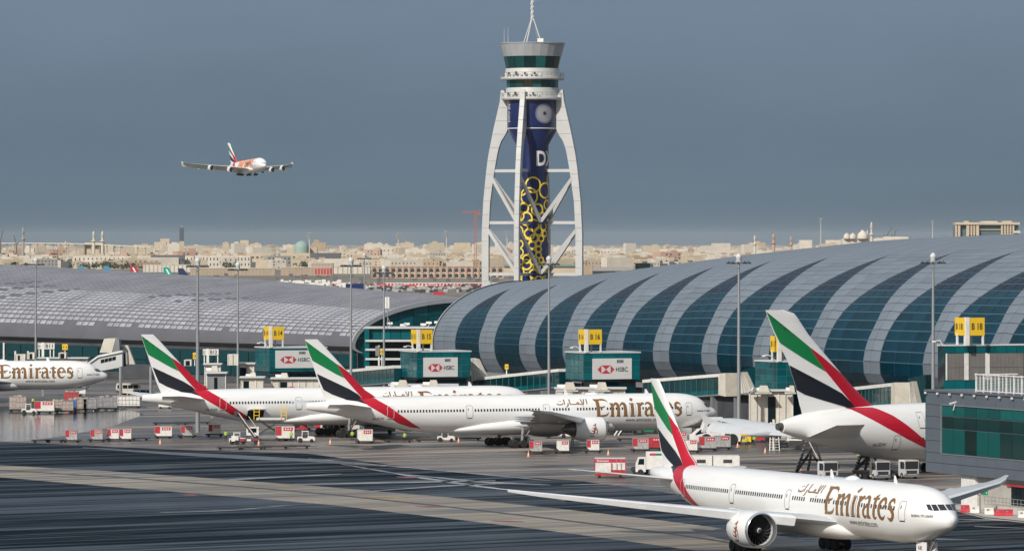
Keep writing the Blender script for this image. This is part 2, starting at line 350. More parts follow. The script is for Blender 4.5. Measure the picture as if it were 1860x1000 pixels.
M['glassroof'] = mat('teal_shell_glass', (.001, .026, .045), .2, spec=.10, objvar=.22, scale=.05, var=.2)
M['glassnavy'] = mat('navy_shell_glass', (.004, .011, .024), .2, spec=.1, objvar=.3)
M['glassback'] = mat('teal_glazing_bars', (.06, .14, .18), .5)
tb = thing('concourse_building', 'huge curved terminal concourse with blue grey shell striped by dark teal glass crescents', 'terminal building')
Ls = [788, 870, 943, 1022, 1101, 1186, 1274, 1367, 1463, 1568, 1676, 1790, 1915, 2050, 2200]
Ds = [827, 898, 972, 1052, 1131, 1215, 1302, 1396, 1495, 1598, 1706, 1822, 1950, 2090, 2240]
Lu = [NU(x, NF)[0] for x in Ls]; Du = [NU(x, NF)[0] for x in Ds]
# rows of equal arc length
ths = [-R(26)]
while ths[-1] < R(112):
    t = ths[-1]; ths.append(t+1.75/math.hypot(46*math.sin(t), (22 if t > 0 else 13)*math.cos(t)))
light, glass, navy = [], [], []
TIP = R(57)
def edges(k, t):
    a, b = Du[k], Lu[k+1]; wd = b-a
    fl = min(1, max(0, (t-R(24))/(TIP-R(24)))); fr_ = min(1, max(0, (t-R(18))/(TIP-R(18))))
    return a+wd*.40*fl**1.3, b-wd*.60*fr_**1.05
for i in range(len(ths)-1):
    t0, t1 = ths[i], ths[i+1]; last = ((Lu[0], Lu[0]))
    for k in range(len(Du)-1):
        e0, e1 = edges(k, t0), edges(k, t1); st = (Lu[0], Lu[0]) if k == 0 else (edges(k-1, t0)[1], edges(k-1, t1)[1])
        nc = 2 if e0[0]-st[0] < 14 else 3
        for j in range(nc):
            a0 = st[0]+(e0[0]-st[0])*j/nc; a1 = st[0]+(e0[0]-st[0])*(j+1)/nc; b0 = st[1]+(e1[0]-st[1])*j/nc; b1 = st[1]+(e1[0]-st[1])*(j+1)/nc
            tilt = (.16 if j == 0 else -.0) if nc == 2 else 0
            vs, fs = panel(shellB, a0, a1, b1, b0, t0, t1, .07, .0016, .10)
            if nc == 2:                                            # each crescent is folded along its middle
                nrm = (vs[1]-vs[0]).cross(vs[3]-vs[0]).normalized()
                if nrm.y > 0: nrm = -nrm
                for q in ((1, 2) if j == 0 else (0, 3)): vs[q] = vs[q]+nrm*.22
            light.append((vs, fs))
        wd = e0[1]-e0[0]
        if wd > .6 or e1[1]-e1[0] > .3:
            for j in range(3):
                vs, fs = panel(shellB, e0[0]+wd*j/3, e0[0]+wd*(j+1)/3, e1[0]+(e1[1]-e1[0])*(j+1)/3, e1[0]+(e1[1]-e1[0])*j/3, t0, t1, .10, .0038, .05)
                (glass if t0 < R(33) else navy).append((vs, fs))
place_panels(light, 'roof_panel', M['shellblue'], tb); place_panels(glass, 'window_pane', M['glassroof'], tb, 200); place_panels(navy, 'tinted_pane', M['glassnavy'], tb, 90)  # upper panes are a darker, solar tinted glass
def shell_surface(f, us, ts, off): return [[f(u, t, off) for t in ts] for u in us]
us = list(np.linspace(Lu[0], -565, 60))
MB().loft(shell_surface(shellB, us, ths, -.14), closed=False).build('shell_lining', M['shellback'], tb, 40)
gb = MB()
for k in range(len(Du)-1):
    rows = [t for t in ths if t < TIP]
    for i in range(len(rows)-1):
        a, b = edges(k, rows[i]), edges(k, rows[i+1])
        gb.add([shellB(a[0], rows[i], -.02), shellB(a[1], rows[i], -.02), shellB(b[1], rows[i+1], -.02), shellB(b[0], rows[i+1], -.02)], [(0, 1, 2, 3)])
gb.build('glazing_bars', M['glassback'], tb)['kind'] = 'stuff'
er = MB(); rim = [[shellB(Lu[0]-.4, t, o) for t in ths] for o in (.35, -1.0)]; rim2 = [[shellB(Lu[0]+.25, t, o) for t in ths] for o in (.35,)]
er.loft([rim2[0], rim[0], rim[1]], closed=False).build('end_rim', M['toweraluminium'], tb, 40)
# concourse foot: dark glazed and rendered walls under the shell
ft = MB(); ft.add([UN(Lu[0], NF+2.0, 0), UN(-565, NF+2.0, 0), UN(-565, NF+2.0, 7.2), UN(Lu[0], NF+2.0, 7.2), UN(Lu[0], NF+30, 0), UN(Lu[0], NF+30, 7.2)], [(0, 1, 2, 3), (4, 0, 3, 5)])
ft.build('ground_storey_wall', M['darkgrey'], tb)
ft = MB()
for i in range(38):
    u = Lu[0]+6+i*10.6; ft.add([UN(u-.5, NF+1.0, 0), UN(u+.5, NF+1.0, 0), UN(u+.5, NF+1.0, 7), UN(u-.5, NF+1.0, 7), UN(u+.5, NF+2, 0), UN(u+.5, NF+2, 7)], [(0, 1, 2, 3), (1, 4, 5, 2)])
o = ft.build('ground_storey_piers', M['grey'], tb); o['kind'] = 'stuff'
ft = MB(); ft.add([UN(Lu[0], NF+.2, 6.3), UN(-565, NF+.2, 6.3), UN(-565, NF+.2, 7.1), UN(Lu[0], NF+.2, 7.1), UN(Lu[0], NF+3, 7.1), UN(-565, NF+3, 7.1)], [(0, 1, 2, 3), (3, 2, 5, 4)])
ft.build('sill_beam', M['grey'], tb)
# ---- far shell
EA = Vector((-37.2, 1156, 0)); ED = Vector((-.595, .803, 0)).normalized(); EN = Vector((.803, .595, 0)).normalized()
_VS = [0, 55, 108, 235, 400]
def shellA(v, t, off=0.0):
    W = interp(v, _VS, [33, 36, 40, 46, 50]); b = interp(v, _VS, [10.9, 12.9, 14.9, 18.0, 20.5]); zw = 9.4
    d, z = ell(t, W, b, zw, 4)
    nd, nz = -b*math.cos(t), W*math.sin(t); l = math.hypot(nd, nz); nd, nz = nd/l, nz/l
    if t <= 0: nd, nz = -1, 0
    return EA+ED*v+EN*(d+nd*off)+Vector((0, 0, z+nz*off))
ta = thing('concourse_building', 'long low concourse with silvery fish scale roof behind the parked aircraft on the left', 'terminal building')
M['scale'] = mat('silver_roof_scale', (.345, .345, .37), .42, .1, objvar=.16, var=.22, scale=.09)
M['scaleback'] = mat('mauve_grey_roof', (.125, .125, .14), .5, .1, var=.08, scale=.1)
tsA = [-R(22), 0, R(6), R(12)]
while tsA[-1] < R(95):
    t = tsA[-1]; tsA.append(t+1.27/math.hypot(38*math.sin(t), 13*math.cos(t)))
MB().loft(shell_surface(shellA, list(np.linspace(0, 400, 60)), tsA+[R(120)], 0), closed=False).build('roof_deck', M['scaleback'], ta, 40)
sc_l = []; sc_d = []
rr = random.Random(3)
for i in range(3, len(tsA)-1):
    t0, t1 = tsA[i], tsA[i+1]
    for j in range(114):
        v0 = 1.0+j*2.95+.9*(i % 2 == 99); v1 = v0+2.95; hgt = .05+.03*rr.random()
        # smooth dark sweeps where scales are flush with the deck
        x = (v0-70)/150
        fade = t0 < R(9) or (t0 < R(14) and rr.random() < .12)
        td = math.degrees(t0); sweep = any(abs(td-(t_+(c-v0)/l_)) < w2 and abs(v0-c) < 15 for c, t_, w2, l_ in ((186, 50, 1.2, 2.2), (174, 46, 1.4, 2.2), (160, 42, 1.2, 2.2), (92, 50, 1.2, 2.4), (78, 46, 1.2, 2.4)))
        if fade or sweep: continue
        vs, fs = panel(shellA, v0, v1, v1-.0, v0-.0, t0, t1, .26, (t1-t0)*.15, hgt)
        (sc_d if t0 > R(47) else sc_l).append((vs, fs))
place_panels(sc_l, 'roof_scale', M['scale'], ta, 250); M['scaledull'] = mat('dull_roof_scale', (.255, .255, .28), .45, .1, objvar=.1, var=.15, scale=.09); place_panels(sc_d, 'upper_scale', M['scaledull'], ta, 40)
em = MB(); N_ = 26
prof = [shellA(0, R(-22)+(R(150)+R(22))*i/N_, .25) for i in range(N_+1)]
em.loft([[p+ED*.6 for p in prof], prof, [shellA(0, R(-22)+(R(172))*i/N_, -.75) for i in range(N_+1)]], closed=False).build('end_arch', M['toweraluminium'], ta, 40)
# glazed end wall under the arch, pane by pane
pan = []
cols = [EA+EN*(x) for x in range(0, 64, 4)]
for i in range(15):
    for k in range(8):
        x0, x1, z0, z1 = i*4.4+.4, i*4.4+4.8, 2+k*2.4, 4.4+k*2.4
        def top(x):
            x = min(max(x, .01), 65.9); return 9.4+10.9*math.sqrt(max(0, 1-((33-x)/33)**2))-.6
        if top(x0) < z0+.3 and top(x1) < z0+.3: continue
        q = [(x0, z0), (x1, z0), (x1, min(z1, max(z0+.1, top(x1)))), (x0, min(z1, max(z0+.1, top(x0))))]
        f = lambda x, z, o_: EA+EN*x-ED*(o_-.9)+Vector((0, 0, z))
        g = .10; A = [f(q[0][0]+g, q[0][1]+g, .1), f(q[1][0]-g, q[1][1]+g, .1), f(q[2][0]-g, q[2][1]-g, .1), f(q[3][0]+g, q[3][1]-g, .1)]
        pan.append((A+[p+ED*.1 for p in A], [(0, 1, 2, 3), (0, 4, 5, 1), (1, 5, 6, 2), (2, 6, 7, 3), (3, 7, 4, 0)]))
place_panels(pan, 'window_pane', M['teal'], ta, 200)
bw = MB(); pts = [EA+ED*1.0+EN*x+Vector((0, 0, 9.4+10.9*math.sqrt(max(0, 1-((33-x)/33)**2))-.5)) for x in range(1, 66, 3)]
base = [Vector((p.x, p.y, 0)) for p in pts]
bw.loft([base, pts], closed=False).build('end_wall_frame', M['mullion'], ta)
# dark teal band under the eave and apron storey
fw = MB()
for i in range(46):
    for k in range(2):
        v0, z0 = i*7.6+.2, 1.6+k*3.1
        f = lambda v, z: EA+ED*v+EN*1.2+Vector((0, 0, z))
        fw.add([f(v0+.12, z0), f(v0+7.3, z0), f(v0+7.3, z0+2.9), f(v0+.12, z0+2.9)], [(0, 1, 2, 3)])
o = fw.build('facade_window', M['tealdark'], ta); o['kind'] = 'stuff'
fw = MB(); f = lambda v, z, d=1.5: EA+ED*v+EN*d+Vector((0, 0, z))
fw.add([f(0, 0), f(400, 0), f(400, 8.6), f(0, 8.6)], [(0, 1, 2, 3)]); fw.build('facade_wall', M['darkgrey'], ta)
# ---- teal link building between the two shells
tl = thing('link_building', 'bright teal glazed block with white floor slabs between the two concourse shells', 'building')
def wallbox(px0, px1, y0, y1, Y, rz=0): pass
Yl = 1128.0
def Q(px, py, dY=0): return P(px, py, Yl+dY)
def plate(mb, x0, x1, y0, y1, d0=0, d1=.3):
    a, b = Q(x0, y1), Q(x1, y0); mb.box(a.x, b.x, Yl+d0, Yl+d1, a.z, b.z)
m_ = MB(); plate(m_, 661, 850, 596.2, 700, 1, 18); m_.build('wall', M['glassdark'], tl)
for i in range(9):
    m_ = MB(); plate(m_, 672+i*18.6+.5, 672+(i+1)*18.6-.5, 598, 615.5, .2, .9); m_.build('glass_panel', M['tealbright'], tl)
for y in (616.4, 632.5, 649.6, 664):
    m_ = MB(); plate(m_, 664, 850, y, y+3.6, -1.6, 1); m_.build('floor_slab', M['lightgrey'], tl)
m_ = MB(); plate(m_, 662, 671, 597, 690, -1.2, 1); m_.build('corner_pier', M['tealbright'], tl)
m_ = MB(); plate(m_, 660, 850, 594.6, 596.4, -.8, 18); m_.build('roof_edge', M['lightgrey'], tl)
for x, h in ((704, 8), (735, 7), (765, 6), (775, 9), (790, 10), (728, 5)):
    m_ = MB(); a = Q(x, 595, 4); m_.tube(a, a+Vector((.9, 0, h*.12)), .06); m_.cbox(a+Vector((.5, 0, h*.13)), 1.3, .6, .5); m_.build('roof_equipment', M['white_matt'], tl)
# ---------------------------------------------------------------- control tower
TX, TY = 5.2, 1260.0
tw_ = thing('control_tower', 'tall airport control tower with navy wrapped shaft, yellow ring pattern and curved pale legs', 'control tower', (TX, TY, 0))
def cylp(rad, th, z):                       # th measured from the side facing the camera, positive to the right
    return Vector((rad*math.sin(th), -rad*math.cos(th), z))
def lath(prof, name, m, n=48, sm=30, par=None): return MB().lathe(prof, n).build(name, m, par or tw_, sm)
lath([(4.1, 0), (4.1, 58.4), (6.45, 62.6), (6.45, 69.9)], 'shaft', M['navy'], 56)
lath([(6.48, 62.45), (6.52, 62.5), (6.52, 62.62), (6.48, 62.7)], 'wrap_joint', M['lightgrey'])
M['tcollar'] = mat('white_tower_collar', (.58, .58, .56), .45, .1, var=.05, scale=.5)
lath([(5.5, 69.8), (7.7, 69.8), (7.9, 70.1), (7.9, 70.5), (6.9, 70.55), (6.7, 72.9), (5, 73)], 'lower_gallery', M['tcollar'], 40)
lath([(5.5, 74.9), (7.9, 74.9), (8.1, 75.2), (8.1, 75.6), (7.0, 75.65), (6.85, 77.8), (5, 77.9)], 'upper_gallery', M['tcollar'], 40)
lath([(6.3, 72.7), (6.3, 75.2)], 'equipment_floor', M['dark'], 24)
lath([(6.2, 77.5), (6.9, 80.9), (6.2, 81)], 'cab_lining', M['dark'], 24)
def ring_of(n, r0, z0, r1, z1, name, m, gap=.04, thick=.12, ph=0):
    for i in range(n):
        a0 = 2*math.pi*(i+gap/2)/n+ph; a1 = 2*math.pi*(i+1-gap/2)/n+ph
        ps = [cylp(r0, a0, z0), cylp(r0, a1, z0), cylp(r1, a1, z1), cylp(r1, a0, z1)]
        k = (r0-thick)/r0; qs = [Vector((p.x*k, p.y*k, p.z)) for p in ps]
        MB().add(ps+qs, [(0, 1, 2, 3), (7, 6, 5, 4), (0, 4, 5, 1), (1, 5, 6, 2), (2, 6, 7, 3), (3, 7, 4, 0)]).build(name, m, tw_)
M['towerglass'] = mat('tower_green_glass', (.004, .06, .06), .08, spec=.8, objvar=.8)
ring_of(18, 6.65, 72.95, 6.65, 74.85, 'gallery_window', M['towerglass'])
ring_of(16, 6.75, 77.9, 7.35, 80.8, 'cab_window', M['towerglass'], ph=.1)
ring_of(24, 7.35, 80.85, 8.2, 84.1, 'fascia_panel', M['toweraluminium'], gap=.012)
lath([(8.0, 84.0), (8.3, 84.1), (8.3, 84.3), (0, 84.4)], 'roof', M['toweraluminium'])
for z, r_ in ((70.5, 7.85), (75.6, 8.05)):
    m_ = MB()
    for h in (.55, 1.1):
        for i in range(40):
            a, b = 2*math.pi*i/40, 2*math.pi*(i+1)/40; m_.tube(cylp(r_, a, z+h), cylp(r_, b, z+h), .045, n=4, caps=False)
    for i in range(40): m_.tube(cylp(r_, 2*math.pi*i/40, z), cylp(r_, 2*math.pi*i/40, z+1.1), .04, n=4, caps=False)
    m_.build('guard_rail', M['steel'], tw_)
    for i in range(9):
        th = -1.1+i*.16+(.05 if z > 72 else 0); c = cylp(r_-.3, th, z+.5+.35*(i % 2))
        mm = MB(); mm.cbox(c, .5, .5, .6+.3*(i % 3 == 0)); mm.tube(c, c-Vector((0, 0, .5)), .06, n=5); mm.build('floodlight', M['dark'] if i % 2 else M['white_matt'], tw_)
# mast on the roof
m_ = MB()
for i in range(4):
    a = math.pi/4+math.pi/2*i+.2; m_.tube(cylp(2.7, a, 84.3), cylp(.25, a, 90.6), .16, n=6)
m_.build('mast_tripod', M['legpanel'], tw_)
m_ = MB(); m_.tube((-.1, 0, 90), (-.1, 0, 110), .34, .3, 8)
for i in range(30):
    z = 90.5+i*.62; m_.cbox((-.1+(.3 if i % 2 else -.3), -.3, z), .3, .3, .34)
m_.tube((-.1, 0, 95.2), (1.6, 0, 95.3), .05, n=5); m_.tube((1.6, 0, 95.3), (1.6, 0, 96.6), .05, n=5); m_.build('antenna_mast', M['lightgrey'], tw_, 40)
for x in (-7.2, -6.2): MB().tube((x, -1, 84.2), (x, -1, 88.0 if x < -7 else 88.4), .06, .03, 5).build('whip_aerial', M['lightgrey'], tw_)
MB().cbox((2.0, -2, 84.9), 1.5, 1.2, 1.0).build('roof_unit', M['white_matt'], tw_)
# legs
LEG = [(0, 11.2, 13.2), (25.3, 11.6, 13.4), (35.9, 11.6, 13.4), (44, 11.2, 13.0), (52.2, 10.0, 12.15), (56, 9.3, 11.6), (58.9, 8.6, 11.0), (62.3, 6.3, 10.3), (66, 6.25, 9.4), (69.8, 6.4, 8.5), (72.4, 7.55, 8.25)]
legs = []
for k in range(4):
    th = R(-18+90*k); lg = thing('leg', None, None); lg.parent = tw_; lg.empty_display_size = .1
    er_ = Vector((math.sin(th), -math.cos(th), 0)); et = Vector((math.cos(th), math.sin(th), 0))
    lz = [z for z in np.arange(0, 72.5, 3.4)]+[72.4]
    for i in range(len(lz)-1):
        z0, z1 = lz[i]+.035, lz[i+1]-.035
        def sec(z):
            ri = np.interp(z, [q[0] for q in LEG], [q[1] for q in LEG]); ro = np.interp(z, [q[0] for q in LEG], [q[2] for q in LEG])
            return [er_*ri-et*.5, er_*ro-et*.62, er_*ro+et*.62, er_*ri+et*.5]
        zs = [z0, (z0+z1)/2, z1]
        MB().loft([[p+Vector((0, 0, z)) for p in sec(z)] for z in zs]).build('cladding_segment', M['legpanel'], lg)
    legs.append((er_, lg))
node = lambda k, z: legs[k % 4][0]*np.interp(z, [q[0] for q in LEG], [(q[1]+q[2])/2 for q in LEG])+Vector((0, 0, z))
LV = [51.9, 38.7, 25.6, 12.0]
for k in range(4):
    er_ = legs[k][0]
    for z in LV: MB().beam(node(k, z), er_*4.0+Vector((0, 0, z)), .6, .75).build('radial_strut', M['legpanel'], tw_)
    for i in range(3):
        for q in (-45, 45):
            th = R(-18+90*k+q); MB().beam(node(k, LV[i]-1.0), cylp(4.5, th, LV[i+1]+.3), .6, .85).build('diagonal_brace', M['legpanel'], tw_)
for i in range(1, 4): MB().lathe([(4.15, LV[i]-.3), (4.3, LV[i]-.3), (4.3, LV[i]+.3), (4.15, LV[i]+.3)], 32, caps=False).build('brace_collar', M['navy'], tw_, 30)
# printed wrap: rings drawn on the cylinder, s = distance round the shaft from the camera side
def ringdecal(mb, rad, s0, z0, r0, wd, n=14, off=.02):
    vs = []; fs = []
    for i in range(n):
        a = 2*math.pi*i/n
        for q in (r0-wd/2, r0+wd/2): vs.append(cylp(rad+off, (s0+q*math.cos(a))/rad, z0+q*math.sin(a)))
    for i in range(n): j = (i+1) % n; fs.append((2*i, 2*i+1, 2*j+1, 2*j))
    mb.add(vs, fs)
rg = random.Random(11); placed = []
def sofpx(px): return 4.1*math.asin(max(-1, min(1, (px-967)/29.3)))
for px, py, rpx in ((986, 300, 0), (968, 336, 13), (990, 346, 13), (996, 326, 9), (960, 357, 15), (948, 345, 9), (993, 372, 8), (976, 381, 10), (951, 378, 9), (955, 397, 11), (968, 409, 10), (943, 420, 9), (961, 425, 9), (978, 420, 6.5), (987, 411, 6.5), (995, 403, 5),
                    (945, 392, 8), (989, 424, 5), (996, 416, 4.5), (970, 432, 6.5), (983, 433, 5), (945, 443, 6), (966, 445, 6), (978, 442, 5), (956, 437, 6), (978, 452, 5), (945, 458, 6.5), (967, 459, 6.5), (978, 463, 5), (956, 470, 7), (946, 474, 6), (983, 472, 4.5),
                    (968, 474, 6), (956, 480, 8.5), (975, 484, 6), (988, 479, 4), (945, 493, 8), (969, 497, 7.5), (955, 505, 9), (984, 497, 6), (979, 508, 7), (993, 505, 6), (984, 391, 5), (951, 430, 4), (944, 512, 6), (991, 489, 4)):
    if rpx: placed.append((sofpx(px), 33.7+(440-py)/7.143, rpx/7.143))
for i in range(90):                          # the pattern goes on round the far side
    z = rg.uniform(22, 50); s_ = rg.uniform(5.5, 20.0); r_ = .6+.9*(z-20)/30*rg.random()
    if all((s_-a)**2+(z-b)**2 > (r_+c)**2 for a, b, c in placed): placed.append((s_, z, r_))
mb = MB()
for i, (s_, z, r_) in enumerate(placed): ringdecal(mb, 4.1, s_, z, r_*1.05, .42, 18, .02+.0015*(i % 9))
o = mb.build('yellow_ring_print', M['ringyellow'], tw_)
# the white emblem of small rings on the drum
mb = MB(); s0, z0 = 6.45*math.asin((989-967)/46.0), 66.3
for n_, rr_, r_ in ((9, .72, .2), (14, 1.15, .23), (18, 1.62, .26), (18, 2.12, .34)):
    for i in range(n_):
        a = 2*math.pi*(i+.5*(n_ == 14))/n_; ringdecal(mb, 6.45, s0+rr_*math.cos(a), z0+rr_*math.sin(a), r_, .07, 10, .03+.001*(i % 3)+.004*(n_ == 14))
mb.build('emblem_print', M['linewhite'] if False else M['white_matt'], tw_)
def wraptext(s, rad, s0, z0, wd, h, name, vertical=False, bold=0):
    vs, fs, _ = text_poly(s, bold); me = bpy.data.meshes.new(name); me.from_pydata([(x, y, 0) for x, y in vs], [], fs)
    bm = bmesh.new(); bm.from_mesh(me); bmesh.ops.triangulate(bm, faces=bm.faces)
    for q in np.linspace(.05, .95, 14): bmesh.ops.bisect_plane(bm, geom=bm.verts[:]+bm.edges[:]+bm.faces[:], plane_co=(q, 0, 0), plane_no=(1, 0, 0))
    for v in bm.verts:
        x, y = v.co.x, v.co.y
        if vertical: a, b = s0-y*h, z0+x*wd
        else: a, b = s0+x*wd, z0+y*h
        v.co = cylp(rad+.03, a/rad, b)
    bm.to_mesh(me); bm.free(); return link(me, name, M['white_matt'], tw_)
wraptext('DXB', 4.1, 4.1*math.asin((974-967)/29.3), 53.1, 8.6, 3.8, 'lettering', bold=.03)
wraptext('EXPO 2020', 6.45, -6.45*math.asin(42/46.0)+.5, 64.2, 5.2, 1.3, 'lettering', vertical=True)
# ---------------------------------------------------------------- aircraft
def pch(x, xs, ys): return float(np.interp(x, xs, ys))
def spline_stations(st, n_per=3):
    """refine (d, top, bottom, halfwidth) stations with a monotone cubic"""
    a = np.array(st, float); out = []
    d = a[:, 0]; h = np.diff(d); m = []
    for c in range(1, 4):
        s = np.diff(a[:, c])/h; t = np.zeros(len(d)); t[0], t[-1] = s[0], s[-1]
        for i in range(1, len(d)-1): t[i] = 0 if s[i-1]*s[i] <= 0 else 2*s[i-1]*s[i]/(s[i-1]+s[i])
        m.append(t)
    for i in range(len(d)-1):
        for k in range(n_per):
            t = k/n_per; h00, h10, h01, h11 = 2*t**3-3*t**2+1, t**3-2*t**2+t, -2*t**3+3*t**2, t**3-t**2
            out.append([d[i]+h[i]*t]+[h00*a[i, c]+h10*h[i]*m[c-1][i]+h01*a[i+1, c]+h11*h[i]*m[c-1][i+1] for c in range(1, 4)])
    out.append(list(a[-1])); return np.array(out)
ST777 = spline_stations([(0, 5.3, 5.1, .06), (.12, 5.55, 4.8, .38), (.4, 5.78, 4.42, .66), (.8, 6.0, 4.2, .95), (1.4, 6.28, 4.0, 1.28), (2.3, 6.92, 3.72, 1.75), (3, 7.48, 3.5, 2.05), (4, 8.0, 3.22, 2.38), (5.9, 8.38, 2.78, 2.78), (8, 8.52, 2.5, 3.0), (10.5, 8.55, 2.36, 3.1),
    (48, 8.55, 2.36, 3.1), (52, 8.54, 2.55, 3.06), (56, 8.5, 3.05, 2.88), (60, 8.42, 3.85, 2.5), (64, 8.28, 4.8, 1.95), (68, 8.02, 5.65, 1.3), (71, 7.75, 6.2, .72), (72.7, 7.55, 6.55, .2)])
ST380 = spline_stations([(0, 4.9, 4.5, .1), (.5, 5.9, 3.9, 1.0), (1.5, 6.9, 3.4, 1.8), (3, 8.2, 2.95, 2.55), (5, 9.3, 2.55, 3.1), (8, 10.2, 2.25, 3.45), (11, 10.5, 2.15, 3.57), (44, 10.3, 1.75, 3.57), (50, 10.2, 2.1, 3.45), (56, 10.0, 3.2, 3.05), (61, 9.7, 4.3, 2.5), (65, 9.2, 5.25, 1.8), (67.5, 8.7, 5.95, 1.2), (69.3, 8.2, 6.5, .72)])
def sec(ST, d): return [float(np.interp(d, ST[:, 0], ST[:, c])) for c in (1, 2, 3)]
def fus_pt(ST, d, phi, side=-1, off=0.0):                           # phi from the crown, side -1 = starboard
    t, b, w_ = sec(ST, d); zc, rz = (t+b)/2, (t-b)/2
    return Vector((-d, side*(w_+off)*math.sin(phi), zc+(rz+off)*math.cos(phi)))
def fus_z(ST, d, z, side=-1, off=.012):
    t, b, w_ = sec(ST, d); zc, rz = (t+b)/2, (t-b)/2
    return fus_pt(ST, d, math.acos(max(-1, min(1, (z-zc)/rz))), side, off)
def fuselage(ST, name, m, parent):
    rings = [[fus_pt(ST, d, 2*math.pi*i/40) for i in range(40)] for d in ST[:, 0]]
    long = []
    for a, b in zip(rings, rings[1:]):
        long.append(a)
        L_ = (a[0]-b[0]).length
        if L_ > 4:
            k = int(L_//3)
            for q in range(1, k): long.append([p.lerp(r_, q/k) for p, r_ in zip(a, b)])
    long.append(rings[-1])
    return MB().loft(long).build(name, m, parent, 60)
def refine2d(polys, step, phi=False):
    """2D polygons -> bmesh cut on a grid"""
    bm = bmesh.new()
    for pl in polys:
        vs = [bm.verts.new((x, y, 0)) for x, y in pl]
        try: bm.faces.new(vs)
        except ValueError: pass
    bmesh.ops.triangulate(bm, faces=[f for f in bm.faces if len(f.verts) > 4], ngon_method='EAR_CLIP')
    for ax in (0, 1):
        lo = min(v.co[ax] for v in bm.verts); hi = max(v.co[ax] for v in bm.verts)
        n = int((hi-lo)/step[ax])
        for i in range(1, n+1):
            co = [0, 0, 0]; no = [0, 0, 0]; co[ax] = lo+(hi-lo)*i/(n+1); no[ax] = 1
            bmesh.ops.bisect_plane(bm, geom=bm.verts[:]+bm.edges[:]+bm.faces[:], plane_co=co, plane_no=no)
    return bm
def decal_fus(ST, polys, m, name, parent, side=-1, off=.015, step=(1.2, .35)):
    """polys in (d,z)"""
    bm = refine2d(polys, step)
    for v in bm.verts: v.co = fus_z(ST, v.co.x, v.co.y, side, off)
    me = bpy.data.meshes.new(name); bm.to_mesh(me); bm.free(); return link(me, name, m, parent)
class Fin:
    def __init__(s, pts, tc): s.p = pts; s.tc = tc                # pts: (z, LE d, TE d)
    def le(s, z): return float(np.interp(z, [q[0] for q in s.p], [q[1] for q in s.p]))
    def te(s, z): return float(np.interp(z, [q[0] for q in s.p], [q[2] for q in s.p]))
    def half(s, d, z):
        a, b = s.le(z), s.te(z); c = max(.01, b-a); x = min(1, max(0, (d-a)/c))
        return 5*s.tc*c*(.2969*math.sqrt(x)-.126*x-.3516*x*x+.2843*x**3-.1036*x**4)+.01
    def mesh(s, name, m, parent):
        rings = []
        for i in range(31):
            z = s.p[0][0]+(s.p[-1][0]-s.p[0][0])*i/30; ring = []
            xs = [(1-math.cos(math.pi*k/26))/2 for k in range(27)]
            for x in xs: d = s.le(z)+(s.te(z)-s.le(z))*x; ring.append(Vector((-d, -s.half(d, z), z)))
            for x in xs[-2:0:-1]: d = s.le(z)+(s.te(z)-s.le(z))*x; ring.append(Vector((-d, s.half(d, z), z)))
            rings.append(ring)
        return MB().loft(rings).build(name, m, parent, 50)
    def decal(s, polys, m, name, parent, side=-1, off=.02):
        bm = refine2d(polys, (.22, .5))
        for v in bm.verts:
            z = v.co.y; d = min(max(v.co.x, s.le(z)+.0), s.te(z)); v.co = Vector((-d+(.05 if d < s.le(z)+.1 else 0), side*(s.half(d, z)+off+.035), z))
        me = bpy.data.meshes.new(name); bm.to_mesh(me); bm.free(); return link(me, name, m, parent)
def inv(pose, px, py, y=0.0, it=1):                               # image point on the photograph -> (d, z) in the aircraft's side plane
    nx, ny, t = pose; c, s = math.cos(t), math.sin(t); k = (px-CX)/FPX
    d = (nx-y*s-k*(ny+y*c))/(c-k*s); Y = ny-d*s+y*c
    return d, EYE-(py-HOR)*Y/FPX
def airfoil(le, te, z, th, y, n=9, droop=0):
    """closed section ring at span y: le, te = d values"""
    c = te-le; xs = [(1-math.cos(math.pi*k/n))/2 for k in range(n+1)]; up = []; lo = []
    for x in xs:
        h = 5*th*(.2969*math.sqrt(x)-.126*x-.3516*x*x+.2843*x**3-.1015*x**4)
        dz = -droop*max(0, x-.72)/.28
        up.append(Vector((-(le+c*x), y, z+h*.55+.04*th*math.sin(math.pi*x)+dz))); lo.append(Vector((-(le+c*x), y, z-h*.55+dz-.01)))
    return up+lo[-2:0:-1]
def wing(secs, name, m, parent, droop=0):
    return MB().loft([airfoil(le, te, z, th, y, droop=droop) for y, le, te, z, th in secs]).build(name, m, parent, 40)
def slat(secs, name, m, parent, f=.05, ext=.03, drop=0):
    """bright strip wrapped round the leading edge"""
    rings = []
    for y, le, te, z, th in secs:
        c = te-le; ring = []
        for x in (f, f*.55, f*.2, 0):
            h = 5*th*(.2969*math.sqrt(x)-.126*x)*.55; ring.append(Vector((-(le+c*x)+ext*min(1, th), y, z+h+.02)))
        for x in (f*.2, f*.55):
            h = 5*th*(.2969*math.sqrt(x)-.126*x)*.55; ring.append(Vector((-(le+c*x)+ext*.6*min(1, th), y, z-h-.03-drop*min(1, th))))
        rings.append(ring)
    return MB().loft(rings, closed=False).build(name, m, parent, 50)
def mirror(secs): return [(-y, le, te, z, th) for y, le, te, z, th in secs]
def wheel(mb_t, mb_r, c, r, wd):
    c = Vector(c); mb_t.lathe([(r*.55, -wd/2), (r*.93, -wd/2), (r, -wd*.3), (r, wd*.3), (r*.93, wd/2), (r*.55, wd/2)], 18, 'Y', c)
    mb_r.lathe([(.04, -wd*.42), (r*.52, -wd*.46), (r*.57, -wd*.3), (r*.57, wd*.3), (r*.52, wd*.46), (.04, wd*.42)], 14, 'Y', c)
